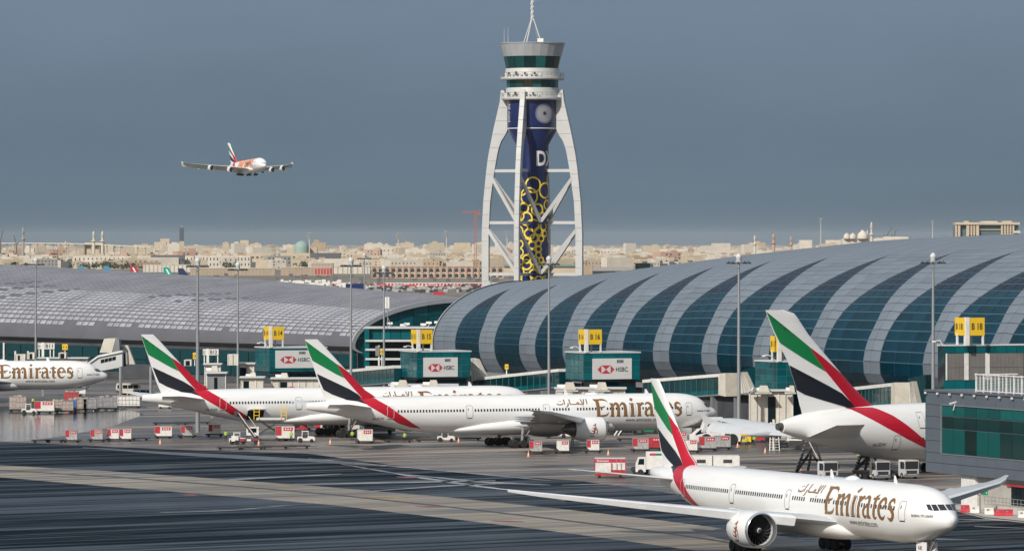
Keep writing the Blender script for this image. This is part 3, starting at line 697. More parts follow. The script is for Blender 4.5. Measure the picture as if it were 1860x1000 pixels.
def engine(parent, y, d0, zc, r_, pyl_top, L_=5.3, fan=True, logo=True):
    e_ = thing('engine', None, None, (-d0, y, zc)); e_.parent = parent
    MB().lathe([(r_*.83, -.75), (r_*.80, -.4), (r_*.845, -.02), (r_*.87, .07), (r_*.90, .02), (r_*.945, -.25)][::-1]+[], 36, 'X', caps=False).build('inlet_lip', M['lip'], e_, 60)
    MB().lathe([(r_*.943, -.25), (r_*.99, -1.2), (r_, -2.2), (r_*.985, -3.4), (r_*.90, -4.6), (r_*.80, -L_), (r_*.76, -L_+.02), (r_*.74, -L_+.8)], 36, 'X', caps=False).build('cowling', M['white'], e_, 60)
    MB().lathe([(r_*.56, -L_+1), (r_*.54, -L_-.3), (r_*.40, -L_-1.2), (r_*.37, -L_-1.15)], 24, 'X').build('core_nozzle', M['metal'], e_, 50)
    MB().lathe([(r_*.30, -L_-.8), (r_*.2, -L_-1.6), (.02, -L_-2.2)], 16, 'X').build('exhaust_cone', M['metal'], e_, 50)
    MB().lathe([(r_*.83, -.75), (r_*.82, -1.35)], 32, 'X', caps=False).build('intake_duct', M['wing'], e_, 50)
    MB().lathe([(r_*.82, -1.35), (r_*.80, -1.6), (.1, -1.62)], 32, 'X', caps=False).build('fan_well', M['glassdark'], e_, 50)
    if fan:
        fb = MB(); n = 22
        for i in range(n):
            a = 2*math.pi*i/n; pts = []
            for q, tw2 in ((.22, .10), (.5, .17), (.80, .12)):
                rr_ = r_*q; pts.append((Vector((-1.05, rr_*math.cos(a-tw2*.9+q*.5), rr_*math.sin(a-tw2*.9+q*.5))), Vector((-1.42, rr_*math.cos(a+tw2*.5+q*.5), rr_*math.sin(a+tw2*.5+q*.5)))))
            for k in range(2): fb.add([pts[k][0], pts[k][1], pts[k+1][1], pts[k+1][0]], [(0, 1, 2, 3)])
        fb.build('fan_blades', M['dark'], e_)['kind'] = 'stuff'
        sp = MB().lathe([(.01, -.35), (r_*.1, -.55), (r_*.19, -.9), (r_*.23, -1.2)], 18, 'X').build('spinner', M['dark'], e_, 60)
        q = MB()
        for pl in ribbon([(.14*math.cos(a)*(1+a*.25), .14*math.sin(a)*(1+a*.25), .05) for a in np.linspace(0, 4.2, 12)]): q.add([(-.3-.9*math.hypot(x, z), x, z) for x, z in pl], [(0, 1, 2, 3)])
        q.build('spiral_mark', M['white_matt'], sp)
    MB().loft([[Vector((-1.2, -.12, r_*.9)), Vector((-1.2, .12, r_*.9)), Vector((-1.25, .12, r_*1.0)), Vector((-1.25, -.12, r_*1.0))],
               [Vector((-3.4, -.24, r_*.8)), Vector((-3.4, .24, r_*.8)), Vector((-3.6, .24, pyl_top-zc+.1)), Vector((-3.6, -.24, pyl_top-zc+.1))],
               [Vector((-L_-2.6, -.22, r_*.55)), Vector((-L_-2.6, .22, r_*.55)), Vector((-L_-2.2, .22, pyl_top-zc+.25)), Vector((-L_-2.2, -.22, pyl_top-zc+.25))]]).build('pylon', M['white'], e_, 40)
    if logo:                                                       # the small maroon calligraphic crest
        q = MB()
        k = 0
        for st in ([(-.5, -.35, .09), (-.2, -.5, .13), (.1, -.35, .1), (.0, -.1, .08)], [(-.45, .0, .08), (-.15, -.15, .12), (.2, .05, .12), (.45, -.15, .08)], [(-.3, .3, .08), (0, .12, .12), (.3, .35, .1)],
                   [(-.15, -.7, .06), (-.05, -.2, .12), (.05, .3, .12), (.25, .8, .05)], [(.3, -.6, .07), (.42, -.2, .11), (.3, .2, .07)], [(-.55, -.75, .07), (-.2, -.85, .12), (.2, -.75, .07)], [(-.2, .55, .07), (.05, .62, .11), (.15, .85, .05)]):
            k += 1
            for pl in ribbon(smooth_pts(st, 3)):
                vs = []
                for x, z in pl:
                    x *= 1.25; ph = z*1.3/r_-.05; rr_ = r_*1.005+.004*k
                    vs.append((-2.3+x, -rr_*math.cos(ph), rr_*math.sin(ph)))
                q.add(vs, [(0, 1, 2, 3)])
        q.build('crest_print', M['maroon'], e_)
    return e_
def bogie(parent, name, d, y, top, axles, r_=.67, wd=.5, track=1.4, spacing=1.47):
    g = thing(name, None, None, (-d, y, 0)); g.parent = parent
    m_ = MB(); m_.tube((0, 0, r_+.1), (.2, 0, top), .24, .3, 10); m_.tube((.1, 0, r_+.5), (2.0, -y*.1, top), .12, n=6); m_.beam((-spacing*(axles-1)/2, 0, r_), (spacing*(axles-1)/2, 0, r_), .3, .32)
    for i in range(axles): x = (i-(axles-1)/2)*spacing; m_.tube((x, -track/2, r_), (x, track/2, r_), .11, n=6)
    m_.build('strut', M['gear'], g, 40)
    for i in range(axles):
        for s in (-1, 1):
            t_, q = MB(), MB(); wheel(t_, q, (0, 0, 0), r_, wd)
            w0 = t_.build('wheel', M['tyre'], g, 40); w0.location = ((i-(axles-1)/2)*spacing, s*track/2, r_)
            if wheel_rims: q.build('rim', M['rim'], g, 40).location = w0.location
    return g
wheel_rims = True
# --- lettering: heavy flared roman letters, drawn as strokes (x to the right, z up, E height = 1)
def letters():
    S = []
    def st(*p, n=3): S.extend(ribbon(smooth_pts(list(p), n)))
    def bar(x, z0, z1, w0, foot=.05):                              # flared stem
        S.append([(x-w0*.5-foot, z0), (x+w0*.5+foot, z0), (x+w0*.5, z0+.12), (x-w0*.5, z0+.12)])
        S.append([(x-w0*.5, z0+.121), (x+w0*.5, z0+.121), (x+w0*.5, z1-.10), (x-w0*.5, z1-.10)])
        S.append([(x-w0*.5, z1-.099), (x+w0*.5, z1-.099), (x+w0*.5, z1), (x-w0*.5-foot*1.6, z1)])
    S.append([(.12, .0), (.40, .0), (.37, .13), (.20, .13)]); S.append([(.17, .131), (.37, .131), (.35, .88), (.14, .88)]); S.append([(.0, 1.0), (.10, .881), (.36, .881), (.42, 1.0)])
    st((.40, .965, .09), (.62, .96, .10), (.80, .90, .06), (.86, .80, .02)); st((.36, .53, .09), (.55, .54, .09), (.68, .60, .03))
    st((.38, .05, .10), (.60, .06, .11), (.78, .12, .09), (.88, .27, .02))
    bar(1.10, 0, .77, .17); st((1.19, .60, .06), (1.30, .74, .13), (1.42, .70, .17), (1.46, .52, .18), (1.465, .12, .18)); S.append([(1.33, 0), (1.60, 0), (1.56, .12), (1.375, .12)])
    st((1.56, .60, .06), (1.70, .74, .13), (1.84, .70, .18), (1.88, .50, .19), (1.89, .12, .20)); S.append([(1.75, 0), (2.05, 0), (2.0, .12), (1.79, .12)])
    bar(2.31, 0, .77, .19); S.append([(2.20, .93), (2.32, 1.06), (2.44, .98), (2.34, .85)])
    bar(2.72, 0, .77, .18); st((2.81, .58, .05), (2.88, .70, .14), (2.97, .74, .12), (3.04, .70, .05))
    st((3.08, .66, .05), (3.22, .76, .11), (3.38, .72, .15), (3.44, .58, .17), (3.46, .12, .17)); S.append([(3.375, .0), (3.66, .0), (3.58, .12), (3.375, .119)])
    st((3.37, .45, .09), (3.22, .40, .11), (3.11, .28, .15), (3.12, .12, .14), (3.22, .04, .11), (3.35, .10, .07))
    S.append([(3.80, .14), (3.98, .14), (3.98, .90), (3.80, .82)]); st((3.89, .14, .17), (3.92, .06, .13), (4.02, .04, .08), (4.10, .10, .02)); S.append([(3.68, .68), (4.12, .70), (4.12, .77), (3.68, .77)])
    st((4.28, .40, .06), (4.44, .43, .07), (4.62, .46, .07), (4.66, .60, .13), (4.55, .74, .12), (4.40, .74, .13), (4.27, .60, .17), (4.24, .38, .18), (4.32, .15, .17), (4.46, .05, .13), (4.60, .08, .09), (4.70, .18, .02))
    st((5.26, .62, .04), (5.16, .73, .11), (5.02, .74, .13), (4.93, .62, .15), (5.0, .48, .17), (5.14, .38, .18), (5.24, .24, .17), (5.18, .09, .14), (5.03, .03, .12), (4.88, .12, .04))
    return S
def arabic():                                                     # the airline's name in Arabic, as strokes; width 3, height 1
    S = []
    def st(*p, n=3): S.extend(ribbon(smooth_pts(list(p), n)))
    st((2.95, .35, .10), (2.97, .7, .10), (2.96, 1.0, .12)); st((2.72, .98, .12), (2.66, .6, .10), (2.55, .35, .10)); st((2.42, .98, .12), (2.50, .55, .10), (2.62, .33, .10), (2.45, .33, .12), (2.25, .35, .11))
    st((2.58, .10, .09), (2.50, .02, .09)); st((2.25, .35, .12), (2.08, .36, .13), (2.0, .50, .11), (2.12, .60, .10), (2.2, .45, .1)); st((1.98, .36, .12), (1.6, .34, .12), (1.35, .36, .12)); st((1.33, .34, .12), (1.30, .7, .11), (1.31, 1.0, .12))
    st((1.12, .52, .10), (1.10, .25, .12), (.98, .05, .10), (.86, .0, .05)); st((.78, .34, .11), (.77, .7, .11), (.78, .98, .12)); st((.60, .52, .08), (.58, .36, .11), (.35, .32, .13), (.12, .34, .12), (.04, .50, .09)); st((.26, .72, .10), (.33, .75, .10)); st((.42, .76, .10), (.49, .79, .10))
    return S
def text_decal(ST, s, dl, dr, z0, h, m, parent, name='lettering', bold=0, side=-1):
    vs, fs, _ = text_poly(s, bold); bm = bmesh.new()
    q = [bm.verts.new((dl+(dr-dl)*x, z0+y*h, 0)) for x, y in vs]
    for f in fs:
        try: bm.faces.new([q[i] for i in f])
        except ValueError: pass
    for v in bm.verts: v.co = fus_z(ST, v.co.x, v.co.y, side, .02)
    me = bpy.data.meshes.new(name); bm.to_mesh(me); bm.free(); return link(me, name, m, parent)
def outline(ST, d0, d1, z0, z1, parent, name='door', wd=.07, m='seam', side=-1):
    r_ = .18; S = []
    loop = [(d0+r_, z0), (d1-r_, z0), (d1, z0+r_), (d1, z1-r_), (d1-r_, z1), (d0+r_, z1), (d0, z1-r_), (d0, z0+r_), (d0+r_, z0)]
    pts = []
    for a, b in zip(loop, loop[1:]):
        k = max(1, int(abs(b[1]-a[1])/.4)); pts += [(a[0]+(b[0]-a[0])*i/k, a[1]+(b[1]-a[1])*i/k, wd) for i in range(k)]
    pts.append((*loop[-1], wd))
    bm = bmesh.new()
    for pl in ribbon(pts): bm.faces.new([bm.verts.new(fus_z(ST, x, z, side, .035)) for x, z in pl])
    me = bpy.data.meshes.new(name); bm.to_mesh(me); bm.free(); o = link(me, name, M[m], parent)
    q = MB(); zz = (z0+z1)/2+.2; x_ = d1-.25*(d1-d0)
    q.add([fus_z(ST, x_, zz, side, .03), fus_z(ST, x_-.12, zz, side, .03), fus_z(ST, x_-.12, zz+.34, side, .03), fus_z(ST, x_, zz+.34, side, .03)], [(0, 1, 2, 3)])
    q.add([fus_z(ST, d0+.1, z0-.12, side, .03), fus_z(ST, d1-.1, z0-.12, side, .03), fus_z(ST, d1-.1, z0-.02, side, .03), fus_z(ST, d0+.1, z0-.02, side, .03)], [(0, 1, 2, 3)])
    q.build('door_window', M['ink'], o); return o
def windows(ST, ds, z, parent, wd=.28, h=.42, side=-1, name='window_row'):
    q = MB()
    for d in ds:
        q.add([fus_z(ST, d+wd/2, z-h/2, side, .02), fus_z(ST, d-wd/2, z-h/2, side, .02), fus_z(ST, d-wd/2, z+h/2, side, .02), fus_z(ST, d+wd/2, z+h/2, side, .02)], [(0, 1, 2, 3)])
    o = q.build(name, M['pane'], parent); o['kind'] = 'stuff'; return o
def solve_d(ST, y, z, hi=9.0):
    lo = 0.0
    for _ in range(30):
        mid = (lo+hi)/2; t, b, w_ = sec(ST, mid); zc, rz = (t+b)/2, (t-b)/2; u = (z-zc)/rz
        yy = 0 if abs(u) >= 1 else w_*math.sqrt(1-u*u)
        if yy < y: lo = mid
        else: hi = mid
    return (lo+hi)/2
def cockpit(ST, parent, panes, zlo, zhi):
    for side in (-1, 1):
        for y0, y1, zl0, zl1 in panes:
            g = []
            for i in range(5):
                row = []
                for k in range(4):
                    y = y0+(y1-y0)*i/4; zl = zl0+(zl1-zl0)*i/4; z = zl+(zhi-zl)*k/3
                    row.append(Vector((-solve_d(ST, y, z)+.04, side*(y+.012), z+.02)))
                g.append(row)
            MB().loft(g, closed=False).build('cockpit_window', M['pane'], parent, 60)
# livery bands traced once, in the side plane of the parked long-haul twin (pose of the second aircraft)
POSE_B = (34.27, 832.6, .370)
def z777(ps, y=0.0): return [inv(POSE_B, 540+x/4.346, 600+z/4.346, y) for x, z in ps]
FIN777 = Fin([(7.9, 60.2, 69.3), (8.8, 61.3, 69.75), (9.6, 62.6, 70.1), (12.5, 65.45, 71.1), (17.0, 69.75, 72.65), (17.95, 70.75, 72.9)], .10)
BG = [(62, 80), (90, 118), (120, 150), (200, 205), (250, 232), (305, 262), (330, 308), (365, 372), (300, 342), (200, 282), (150, 252), (118, 236), (98, 190)]
BK = [(153, 340), (200, 372), (260, 400), (330, 428), (400, 458), (470, 500), (520, 548), (560, 592), (520, 575), (470, 558), (400, 548), (330, 525), (270, 502), (205, 466), (178, 405)]
BR = [(306, 262), (345, 286), (420, 343), (480, 402), (540, 462), (575, 500), (600, 520), (650, 553), (720, 598), (800, 660), (900, 727), (980, 772), (900, 764), (800, 731), (700, 675), (620, 628), (562, 592), (520, 548), (468, 490), (420, 415), (366, 372), (331, 308)]
def clipz(poly, z, keep_above):
    out = []
    for i in range(len(poly)):
        a, b = poly[i], poly[(i+1) % len(poly)]; ina = (a[1] >= z) == keep_above; inb = (b[1] >= z) == keep_above
        if ina: out.append(a)
        if ina != inb: t = (z-a[1])/(b[1]-a[1]); out.append((a[0]+(b[0]-a[0])*t, z))
    return out
def bands(ST, fin, polys_fin, polys_fus, parent, finobj, fusobj, zc):
    for name, m, pf, pb in polys_fin_zip(polys_fin, polys_fus):
        for side in (-1, 1):
            up = clipz(pf, zc, True)
            if len(up) > 2: fin.decal([up], M[m], name, finobj, side, .02+.003*(m == 'red'))
            lo = clipz(pb, zc+.25, False)
            if len(lo) > 2: decal_phi(ST, lo, M[m], name, fusobj, side, .014+.004*(m == 'red'))
def polys_fin_zip(a, b): return [(n, m, a[n], b[n]) for n, m in (('green_band', 'green'), ('black_band', 'black'), ('red_band', 'red'))]
def decal_phi(ST, poly, m, name, parent, side, off):
    pts = []
    for i in range(len(poly)):                                     # densify the outline, then work in (d, phi)
        a, b = poly[i], poly[(i+1) % len(poly)]; k = max(1, int(math.hypot(a[0]-b[0], a[1]-b[1])/.5))
        for q in range(k):
            d, z = a[0]+(b[0]-a[0])*q/k, a[1]+(b[1]-a[1])*q/k; t, b_, w_ = sec(ST, d); zc, rz = (t+b_)/2, (t-b_)/2
            pts.append((d, math.acos(max(-1, min(1, (z-zc)/rz)))))
    bm = refine2d([pts], (.9, .14))
    for v in bm.verts: v.co = fus_pt(ST, v.co.x, max(.0, v.co.y), side, off)
    me = bpy.data.meshes.new(name); bm.to_mesh(me); bm.free(); return link(me, name, m, parent)
names = ('green_band', 'black_band', 'red_band')
fin_p = dict(zip(names, (z777(BG), z777(BK), z777(BR))))
fus_p = dict(zip(names, (z777(BG, -1.0), z777(BK, -1.0), z777(BR, -2.1))))
W777 = [(2.6, 20.5, 36.5, 4.0, 1.9), (6.0, 24.2, 37.3, 4.35, 1.5), (10.2, 28.0, 38.2, 4.75, 1.15), (20.0, 35.0, 41.3, 5.75, .72), (28.4, 41.0, 44.0, 6.65, .42), (30.8, 43.9, 45.6, 6.95, .25), (32.9, 47.0, 47.8, 7.2, .08)]
S777 = [(1.6, 61.8, 69.6, 6.7, .62), (6.0, 65.3, 71.0, 7.15, .42), (10.4, 68.8, 72.3, 7.6, .24), (10.8, 69.6, 72.4, 7.65, .1)]
def make_777(label, reg, name='airliner', group=None):
    t = thing(name, label, 'airliner', group=group)
    fo = fuselage(ST777, 'fuselage', M['white'], t)
    fb = MB(); rings = []
    for d, w_, zt, zb in ((17.5, .5, 3.2, 2.6), (20, 2.6, 4.4, 2.15), (24, 3.35, 5.2, 1.95), (30, 3.5, 5.3, 1.9), (38, 3.5, 5.0, 1.95), (43, 3.1, 4.4, 2.1), (47, 2.2, 3.6, 2.3), (50, .6, 3.0, 2.6)):
        rings.append([Vector((-d, w_*math.copysign(abs(math.sin(a))**.8, math.sin(a)), (zt+zb)/2+(zt-zb)/2*math.cos(a))) for a in [2*math.pi*i/28 for i in range(28)]])
    fb.loft(rings).build('belly_fairing', M['white'], t, 60)
    fin = FIN777.mesh('fin', M['white'], t)
    bands(ST777, FIN777, fin_p, fus_p, t, fin, fo, 8.15)
    for sgn, s_ in ((-1, mirror(W777)), (1, W777)):
        wo = wing(s_, 'wing', M['wing'], t); slat(s_[1:-1], 'leading_edge', M['slat'], wo, .11, .34, .62)
        for y, d0, z in ((7.0, 34.4, 4.0), (14.5, 37.4, 5.1), (19.5, 39.4, 5.65), (24.0, 41.2, 6.15)):
            MB().lathe([(.02, 0), (.2, -.8), (.28, -2.0), (.22, -3.4), (.02, -4.6)], 12, 'X', (-d0, sgn*y, z-.35)).build('flap_fairing', M['wing'], wo, 60)
        so_ = [(sgn*y, a, b, z, h) for y, a, b, z, h in S777]
        st_ = wing(so_, 'tailplane', M['white'], t); slat(so_[:-1], 'leading_edge', M['slat'], st_, .06)
        engine(t, sgn*9.75, 24.5, 3.12, 2.02, 4.9)
        bogie(t, 'main_gear', 37.1, sgn*5.49, 3.4, 3)
    bogie(t, 'nose_gear', 5.9, 0, 3.0, 1, .54, .38, .75)
    for s in (-1, 1): MB().box(-6.9, -4.7, s*.62-.03, s*.62+.03, 1.45, 2.7).build('gear_door', M['white'], t)
    # doors, windows, lettering on the starboard side
    D = (6.1, 16.4, 31.8, 45.4, 59.0)
    for d in D: outline(ST777, d-.55, d+.55, 4.95, 6.95, t, m='seam' if d < 58 else 'lightgrey')
    outline(ST777, 10.2, 12.9, 3.3, 4.9, t, 'cargo_door', .035) if False else None
    ds = [d for d in np.arange(7.6, 57.9, .533) if all(abs(d-q) > 1.0 for q in D) and not (26.6 < d < 27.4 or 21.2 < d < 21.9)]
    windows(ST777, ds, 6.15, t)
    cockpit(ST777, t, ((.06, .74, 6.22, 6.18), (.82, 1.26, 6.17, 6.12), (1.33, 1.62, 6.12, 6.22)), 6.1, 6.74)
    E_ = letters(); k = 2.9
    decal_fus(ST777, [[(23.35-x*k*1.03, 4.82+z*k) for x, z in pl] for pl in E_], M['gold'], 'airline_lettering', t, off=.022, step=(3, .45))
    decal_fus(ST777, [[(29.9-x*1.83, 6.5+z*1.25) for x, z in pl] for pl in arabic()], M['gold'], 'arabic_lettering', t, off=.022, step=(3, .45))
    text_decal(ST777, 'www.emirates.com', 17.6, 11.4, 3.98, .58, M['ink'], t)
    text_decal(ST777, 'BOEING 777-300ER', 4.5, 1.75, 5.42, .26, M['ink'], t, bold=.02)
    text_decal(ST777, reg, 61.9, 59.95, 4.75, .45, M['ink'], t)
    for d, z in ((12.5, 8.5), (27, 8.55)): MB().prism([(-d-.5, z-.05), (-d+.3, z-.05), (-d-.2, z+.75), (-d-.45, z+.75)], -.03, .03).build('blade_aerial', M['white'], t)
    MB().lathe([(.02, .0), (.7, -.3), (.95, -1.2), (.7, -2.6), (.02, -3.4)], 16, 'X', (-21, 0, 7.95)).build('radome_hump', M['white'], t, 60)
    return t
def pose(o, x, y, yaw): o.location = (x, y, 0); o.rotation_euler = (0, 0, yaw); return o
plB = pose(make_777('white twin engined airliner parked broadside in the middle, registration A6-ECW, full gold lettering', 'A6-ECW'), *POSE_B)
def rename(o, lab, reg):
    o['label'] = lab
    old = [c for c in o.children if c.name.startswith('lettering')][-1]
    bpy.data.objects.remove(old); text_decal(ST777, reg, 61.9, 59.95, 4.75, .45, M['ink'], o)
plA = copy_tree(plB); rename(plA, 'white airliner half hidden behind the central one, open cargo door, registration A6-EQE', 'A6-EQE'); pose(plA, 4.4, 875.5, .37)
plF = copy_tree(plB); rename(plF, 'nearest white airliner taxiing towards the lower right corner with wings spread', 'A6-ENK'); pose(plF, 46.13-36*math.cos(-1.134)+36*math.cos(-1.158), 509.8-36*math.sin(-1.134)+36*math.sin(-1.158)-1.0, -1.158)
plL = copy_tree(plB); rename(plL, 'white airliner at the left edge with only its front half in view', 'A6-EPG'); pose(plL, -86.5, 1059, .16)
for o_ in (plA, plB, plF, plL): o_['group'] = 'twin engined airliners in white livery'
# nose number on the taxiing one
q = MB(); put_text(q, 'NK', (-6.45, -.66, 1.85), (1, 0, 0), (0, 0, 1), .9, .45, .02); q.build('gear_door_number', M['ink'], plF)
# open cargo door and dark hold on A6-EQE
hold = refine2d([[(54.6, 4.75), (51.7, 4.75), (51.7, 3.15), (54.6, 3.15)]], (.8, .3))
for v in hold.verts: v.co = fus_z(ST777, v.co.x, v.co.y, -1, .03)
me = bpy.data.meshes.new('cargo_hold_opening'); hold.to_mesh(me); hold.free(); link(me, 'cargo_hold_opening', M['glassdark'], plA)
q = MB(); a = fus_z(ST777, 54.7, 4.8, -1, .1); b = fus_z(ST777, 51.6, 4.8, -1, .1)
q.add([a, b, b+Vector((0, -1.5, .25)), a+Vector((0, -1.5, .25)), a+Vector((0, 0, .12)), b+Vector((0, 0, .12)), b+Vector((0, -1.5, .37)), a+Vector((0, -1.5, .37))], [(0, 1, 2, 3), (4, 5, 6, 7), (2, 3, 7, 6), (0, 3, 7, 4), (1, 2, 6, 5)]); q.build('cargo_door', M['white_matt'], plA)
# --- double deckers
T380 = (36.4, 708.0, .60); POSE_E = (T380[0]+72*math.cos(.6), T380[1]+72*math.sin(.6), .60)
def z380(ps, y=0.0): return [inv(POSE_E, 1380+x/3.846, 560+z/3.846, y) for x, z in ps]
_q = lambda ps: z380(ps)
FIN380 = Fin([(8.9, 50.6, 65.6), (9.9, 52.3, 65.9), (10.4, 53.4, 66.1), (12.96, 56.6, 66.8), (16.5, 60.3, 68.15), (20.5, 64.5, 70.6), (23.2, 66.7, 71.9), (23.9, 67.6, 72.2), (24.05, 69.0, 72.25)], .085)
AG = [(44, 22), (85, 80), (130, 125), (220, 200), (335, 265), (385, 345), (450, 440), (380, 398), (290, 342), (200, 282), (140, 240), (100, 160)]
AK = [(205, 395), (250, 440), (300, 475), (380, 492), (470, 540), (560, 592), (640, 678), (700, 725), (600, 690), (500, 655), (400, 630), (310, 600), (250, 565), (216, 510), (245, 506)]
AR = [(336, 266), (430, 338), (520, 418), (600, 498), (680, 568), (755, 650), (800, 682), (850, 700), (930, 748), (1010, 815), (1090, 885), (1150, 932), (1290, 1020), (1400, 1080), (1300, 1040), (1150, 976), (1000, 905), (870, 832), (740, 750), (690, 715), (640, 678), (580, 602), (535, 520), (480, 455), (451, 440), (386, 345)]
f38 = dict(zip(names, (z380(AG), z380(AK), z380(AR)))); u38 = dict(zip(names, (z380(AG, -1), z380(AK, -1.2), z380(AR, -2.6))))
W380 = [(3.2, 20.5, 39.5, 3.4, 2.4), (8, 24.8, 40.5, 4.6, 1.9), (14.5, 30.2, 42.3, 5.5, 1.35), (26, 38.9, 47.6, 5.9, .8), (36, 46.3, 52.0, 6.2, .45), (39.6, 49.6, 53.6, 6.3, .2)]
S380 = [(1.2, 56.0, 65.6, 5.7, .85), (8, 61.2, 68.2, 6.9, .55), (14.7, 65.8, 70.9, 8.0, .28), (15.2, 66.6, 71.1, 8.05, .12)]
def make_380(label, flying=False):
    t = thing('double_deck_airliner', label, 'airliner')
    fo = fuselage(ST380, 'fuselage', M['white'], t)
    rings = []
    for d, w_, zt, zb in ((15, .6, 4.0, 2.6), (18, 3.2, 5.2, 1.9), (24, 4.1, 5.8, 1.6), (36, 4.1, 5.6, 1.6), (42, 3.2, 4.8, 1.8), (47, .7, 3.6, 2.4)):
        rings.append([Vector((-d, w_*math.sin(a), (zt+zb)/2+(zt-zb)/2*math.cos(a))) for a in [2*math.pi*i/24 for i in range(24)]])
    MB().loft(rings).build('belly_fairing', M['white'], t, 60)
    fin = FIN380.mesh('fin', M['white'], t); bands(ST380, FIN380, f38, u38, t, fin, fo, 9.6)
    for sgn in (-1, 1):
        s_ = [(sgn*y, a, b, z+(2.8*(y/39.6)**2 if flying else 0), h) for y, a, b, z, h in W380]
        wo = wing(s_, 'wing', M['wing'], t, droop=2.2 if flying else 1.25); slat(s_[1:-1], 'leading_edge', M['slat'], wo, .06)
        MB().prism([(-53.0, 6.2), (-50.4, 6.3), (-53.8, 7.6), (-54.4, 7.5), (-53.7, 6.3), (-54.3, 5.0), (-53.7, 4.9)], sgn*39.55-.05, sgn*39.55+.05, Matrix.Translation((0, 0, 2.8 if flying else 0))).build('wingtip_fence', M['white'], wo)
        for y, d0, z in ((9, 36.5, 3.6), (18, 39.5, 4.7), (23, 42.5, 4.9), (30, 45.5, 5.1)):
            MB().lathe([(.02, 0), (.35, -1), (.45, -3), (.35, -5.5), (.02, -8)], 10, 'X', (-d0, sgn*y, z-.3)).build('flap_fairing', M['wing'], wo, 60)
        so_ = [(sgn*y, a, b, z, h) for y, a, b, z, h in S380]; wing(so_, 'tailplane', M['white'], t)
        engine(t, sgn*14.9, 24.6, 3.3, 1.72, 5.5, logo=False); engine(t, sgn*25.7, 32.6, 4.0+(.9 if flying else 0), 1.72, 6.1+(.9 if flying else 0), logo=False)
        bogie(t, 'main_gear', 34.5, sgn*6.1, 4.0, 2, .70, .55, 1.5, 1.8); bogie(t, 'body_gear', 38.5, sgn*2.7, 3.4, 3, .70, .55, 1.5, 1.7)
    bogie(t, 'nose_gear', 4.8, 0, 3.4, 1, .63, .45, .9)
    cockpit(ST380, t, ((.06, .95, 5.95, 5.95), (1.05, 1.75, 5.95, 6.0)), 6, 6.55)
    windows(ST380, np.arange(9, 47.5, .7), 5.2, t, .26, .38); windows(ST380, np.arange(9, 43, .7), 8.0, t, .26, .38)
    return t
plE = pose(make_380('huge white double deck airliner at the right with tall striped fin beside the grey building'), *POSE_E)
text_decal(ST380, 'A6-EDW', *[inv(POSE_E, x, 805, -2.6)[0] for x in (1585, 1607)], inv(POSE_E, 1590, 810, -2.6)[1], .5, M['ink'], plE)
for px, y0, y1 in ((1627, 790, 815), (1672, 748, 776)):
    d, z0 = inv(POSE_E, px, y1, -3); z1 = inv(POSE_E, px, y0, -3)[1]; outline(ST380, d-.6, d+.6, z0, z1, plE)
MB().lathe([(.55, 0), (.6, -.3), (.5, -.9), (.42, -.9)], 14, 'X', (-69.2, 0, 7.35)).build('auxiliary_exhaust', M['metal'], plE, 40)
plS = make_380('double deck airliner coming in to land with orange patterned sides and gear down', True)
plS.location = (0, 0, 0)
_ya = R(-66.5); plS.rotation_euler = (R(0), R(-2.5), _ya)
nose = P(482, 300, 3300); plS.location = nose-Matrix.Rotation(_ya, 3, 'Z') @ Vector((0, 0, 4.9))
rg = random.Random(5); pol = []
for i in range(60):
    d, z = rg.uniform(15, 42), rg.uniform(4.4, 9.6); r_ = rg.uniform(.4, 1.5); n = 10
    pol.append([(d+r_*1.3*math.cos(2*math.pi*k/n), min(10.1, z+r_*math.sin(2*math.pi*k/n))) for k in range(n)])
for i, pl in enumerate(pol): pass
q = bmesh.new()
for i, pl in enumerate(pol):
    q.faces.new([q.verts.new(fus_z(ST380, d, z, -1, .03+.004*i)) for d, z in pl])
me = bpy.data.meshes.new('orange_pattern'); q.to_mesh(me); q.free(); link(me, 'orange_pattern', M['orange'], plS)
decal_fus(ST380, [[(17.5-(x-2.6)*2.2+6, 6.0+z*2.6) for x, z in pl] for pl in letters()], M['gold'], 'airline_lettering', plS, off=.4, step=(4, .8))
# ---------------------------------------------------------------- gate houses
def ldir(d, n_): return AX*d+NX*n_
class Blk:
    """block on the concourse axes: corner at image px / range Y; +n to the right, -a away from the camera"""
    def __init__(s, px, Y): s.o = Vector(((px-CX)*Y/FPX, Y, 0)); s.Y = Y
    def p(s, n_, b, z): return s.o+NX*n_-AX*b+Vector((0, 0, z))       # n_: to the right, b: back from the camera
    def z(s, py): return EYE-(py-HOR)*s.Y/FPX
    def box(s, mb, n0, n1, b0, b1, z0, z1):
        vs = [s.p(n_, b, z) for z in (z0, z1) for b in (b0, b1) for n_ in (n0, n1)]
        return mb.add(vs, [(0, 2, 3, 1), (4, 5, 7, 6), (0, 1, 5, 4), (2, 6, 7, 3), (0, 4, 6, 2), (1, 3, 7, 5)])
def pane_grid(B, t, face, a0, a1, z0, z1, na, nz, m, name='window_pane', g=.07, out=.05, at=0.0):
    for i in range(na):
        for k in range(nz):
            x0, x1 = a0+(a1-a0)*i/na+g, a0+(a1-a0)*(i+1)/na-g; y0, y1 = z0+(z1-z0)*k/nz+g, z0+(z1-z0)*(k+1)/nz-g
            mb = MB()
            if face == 'front': B.box(mb, x0, x1, at-out, at, y0, y1)
            else: B.box(mb, at-out, at, x0, x1, y0, y1)
            mb.build(name, m, t)
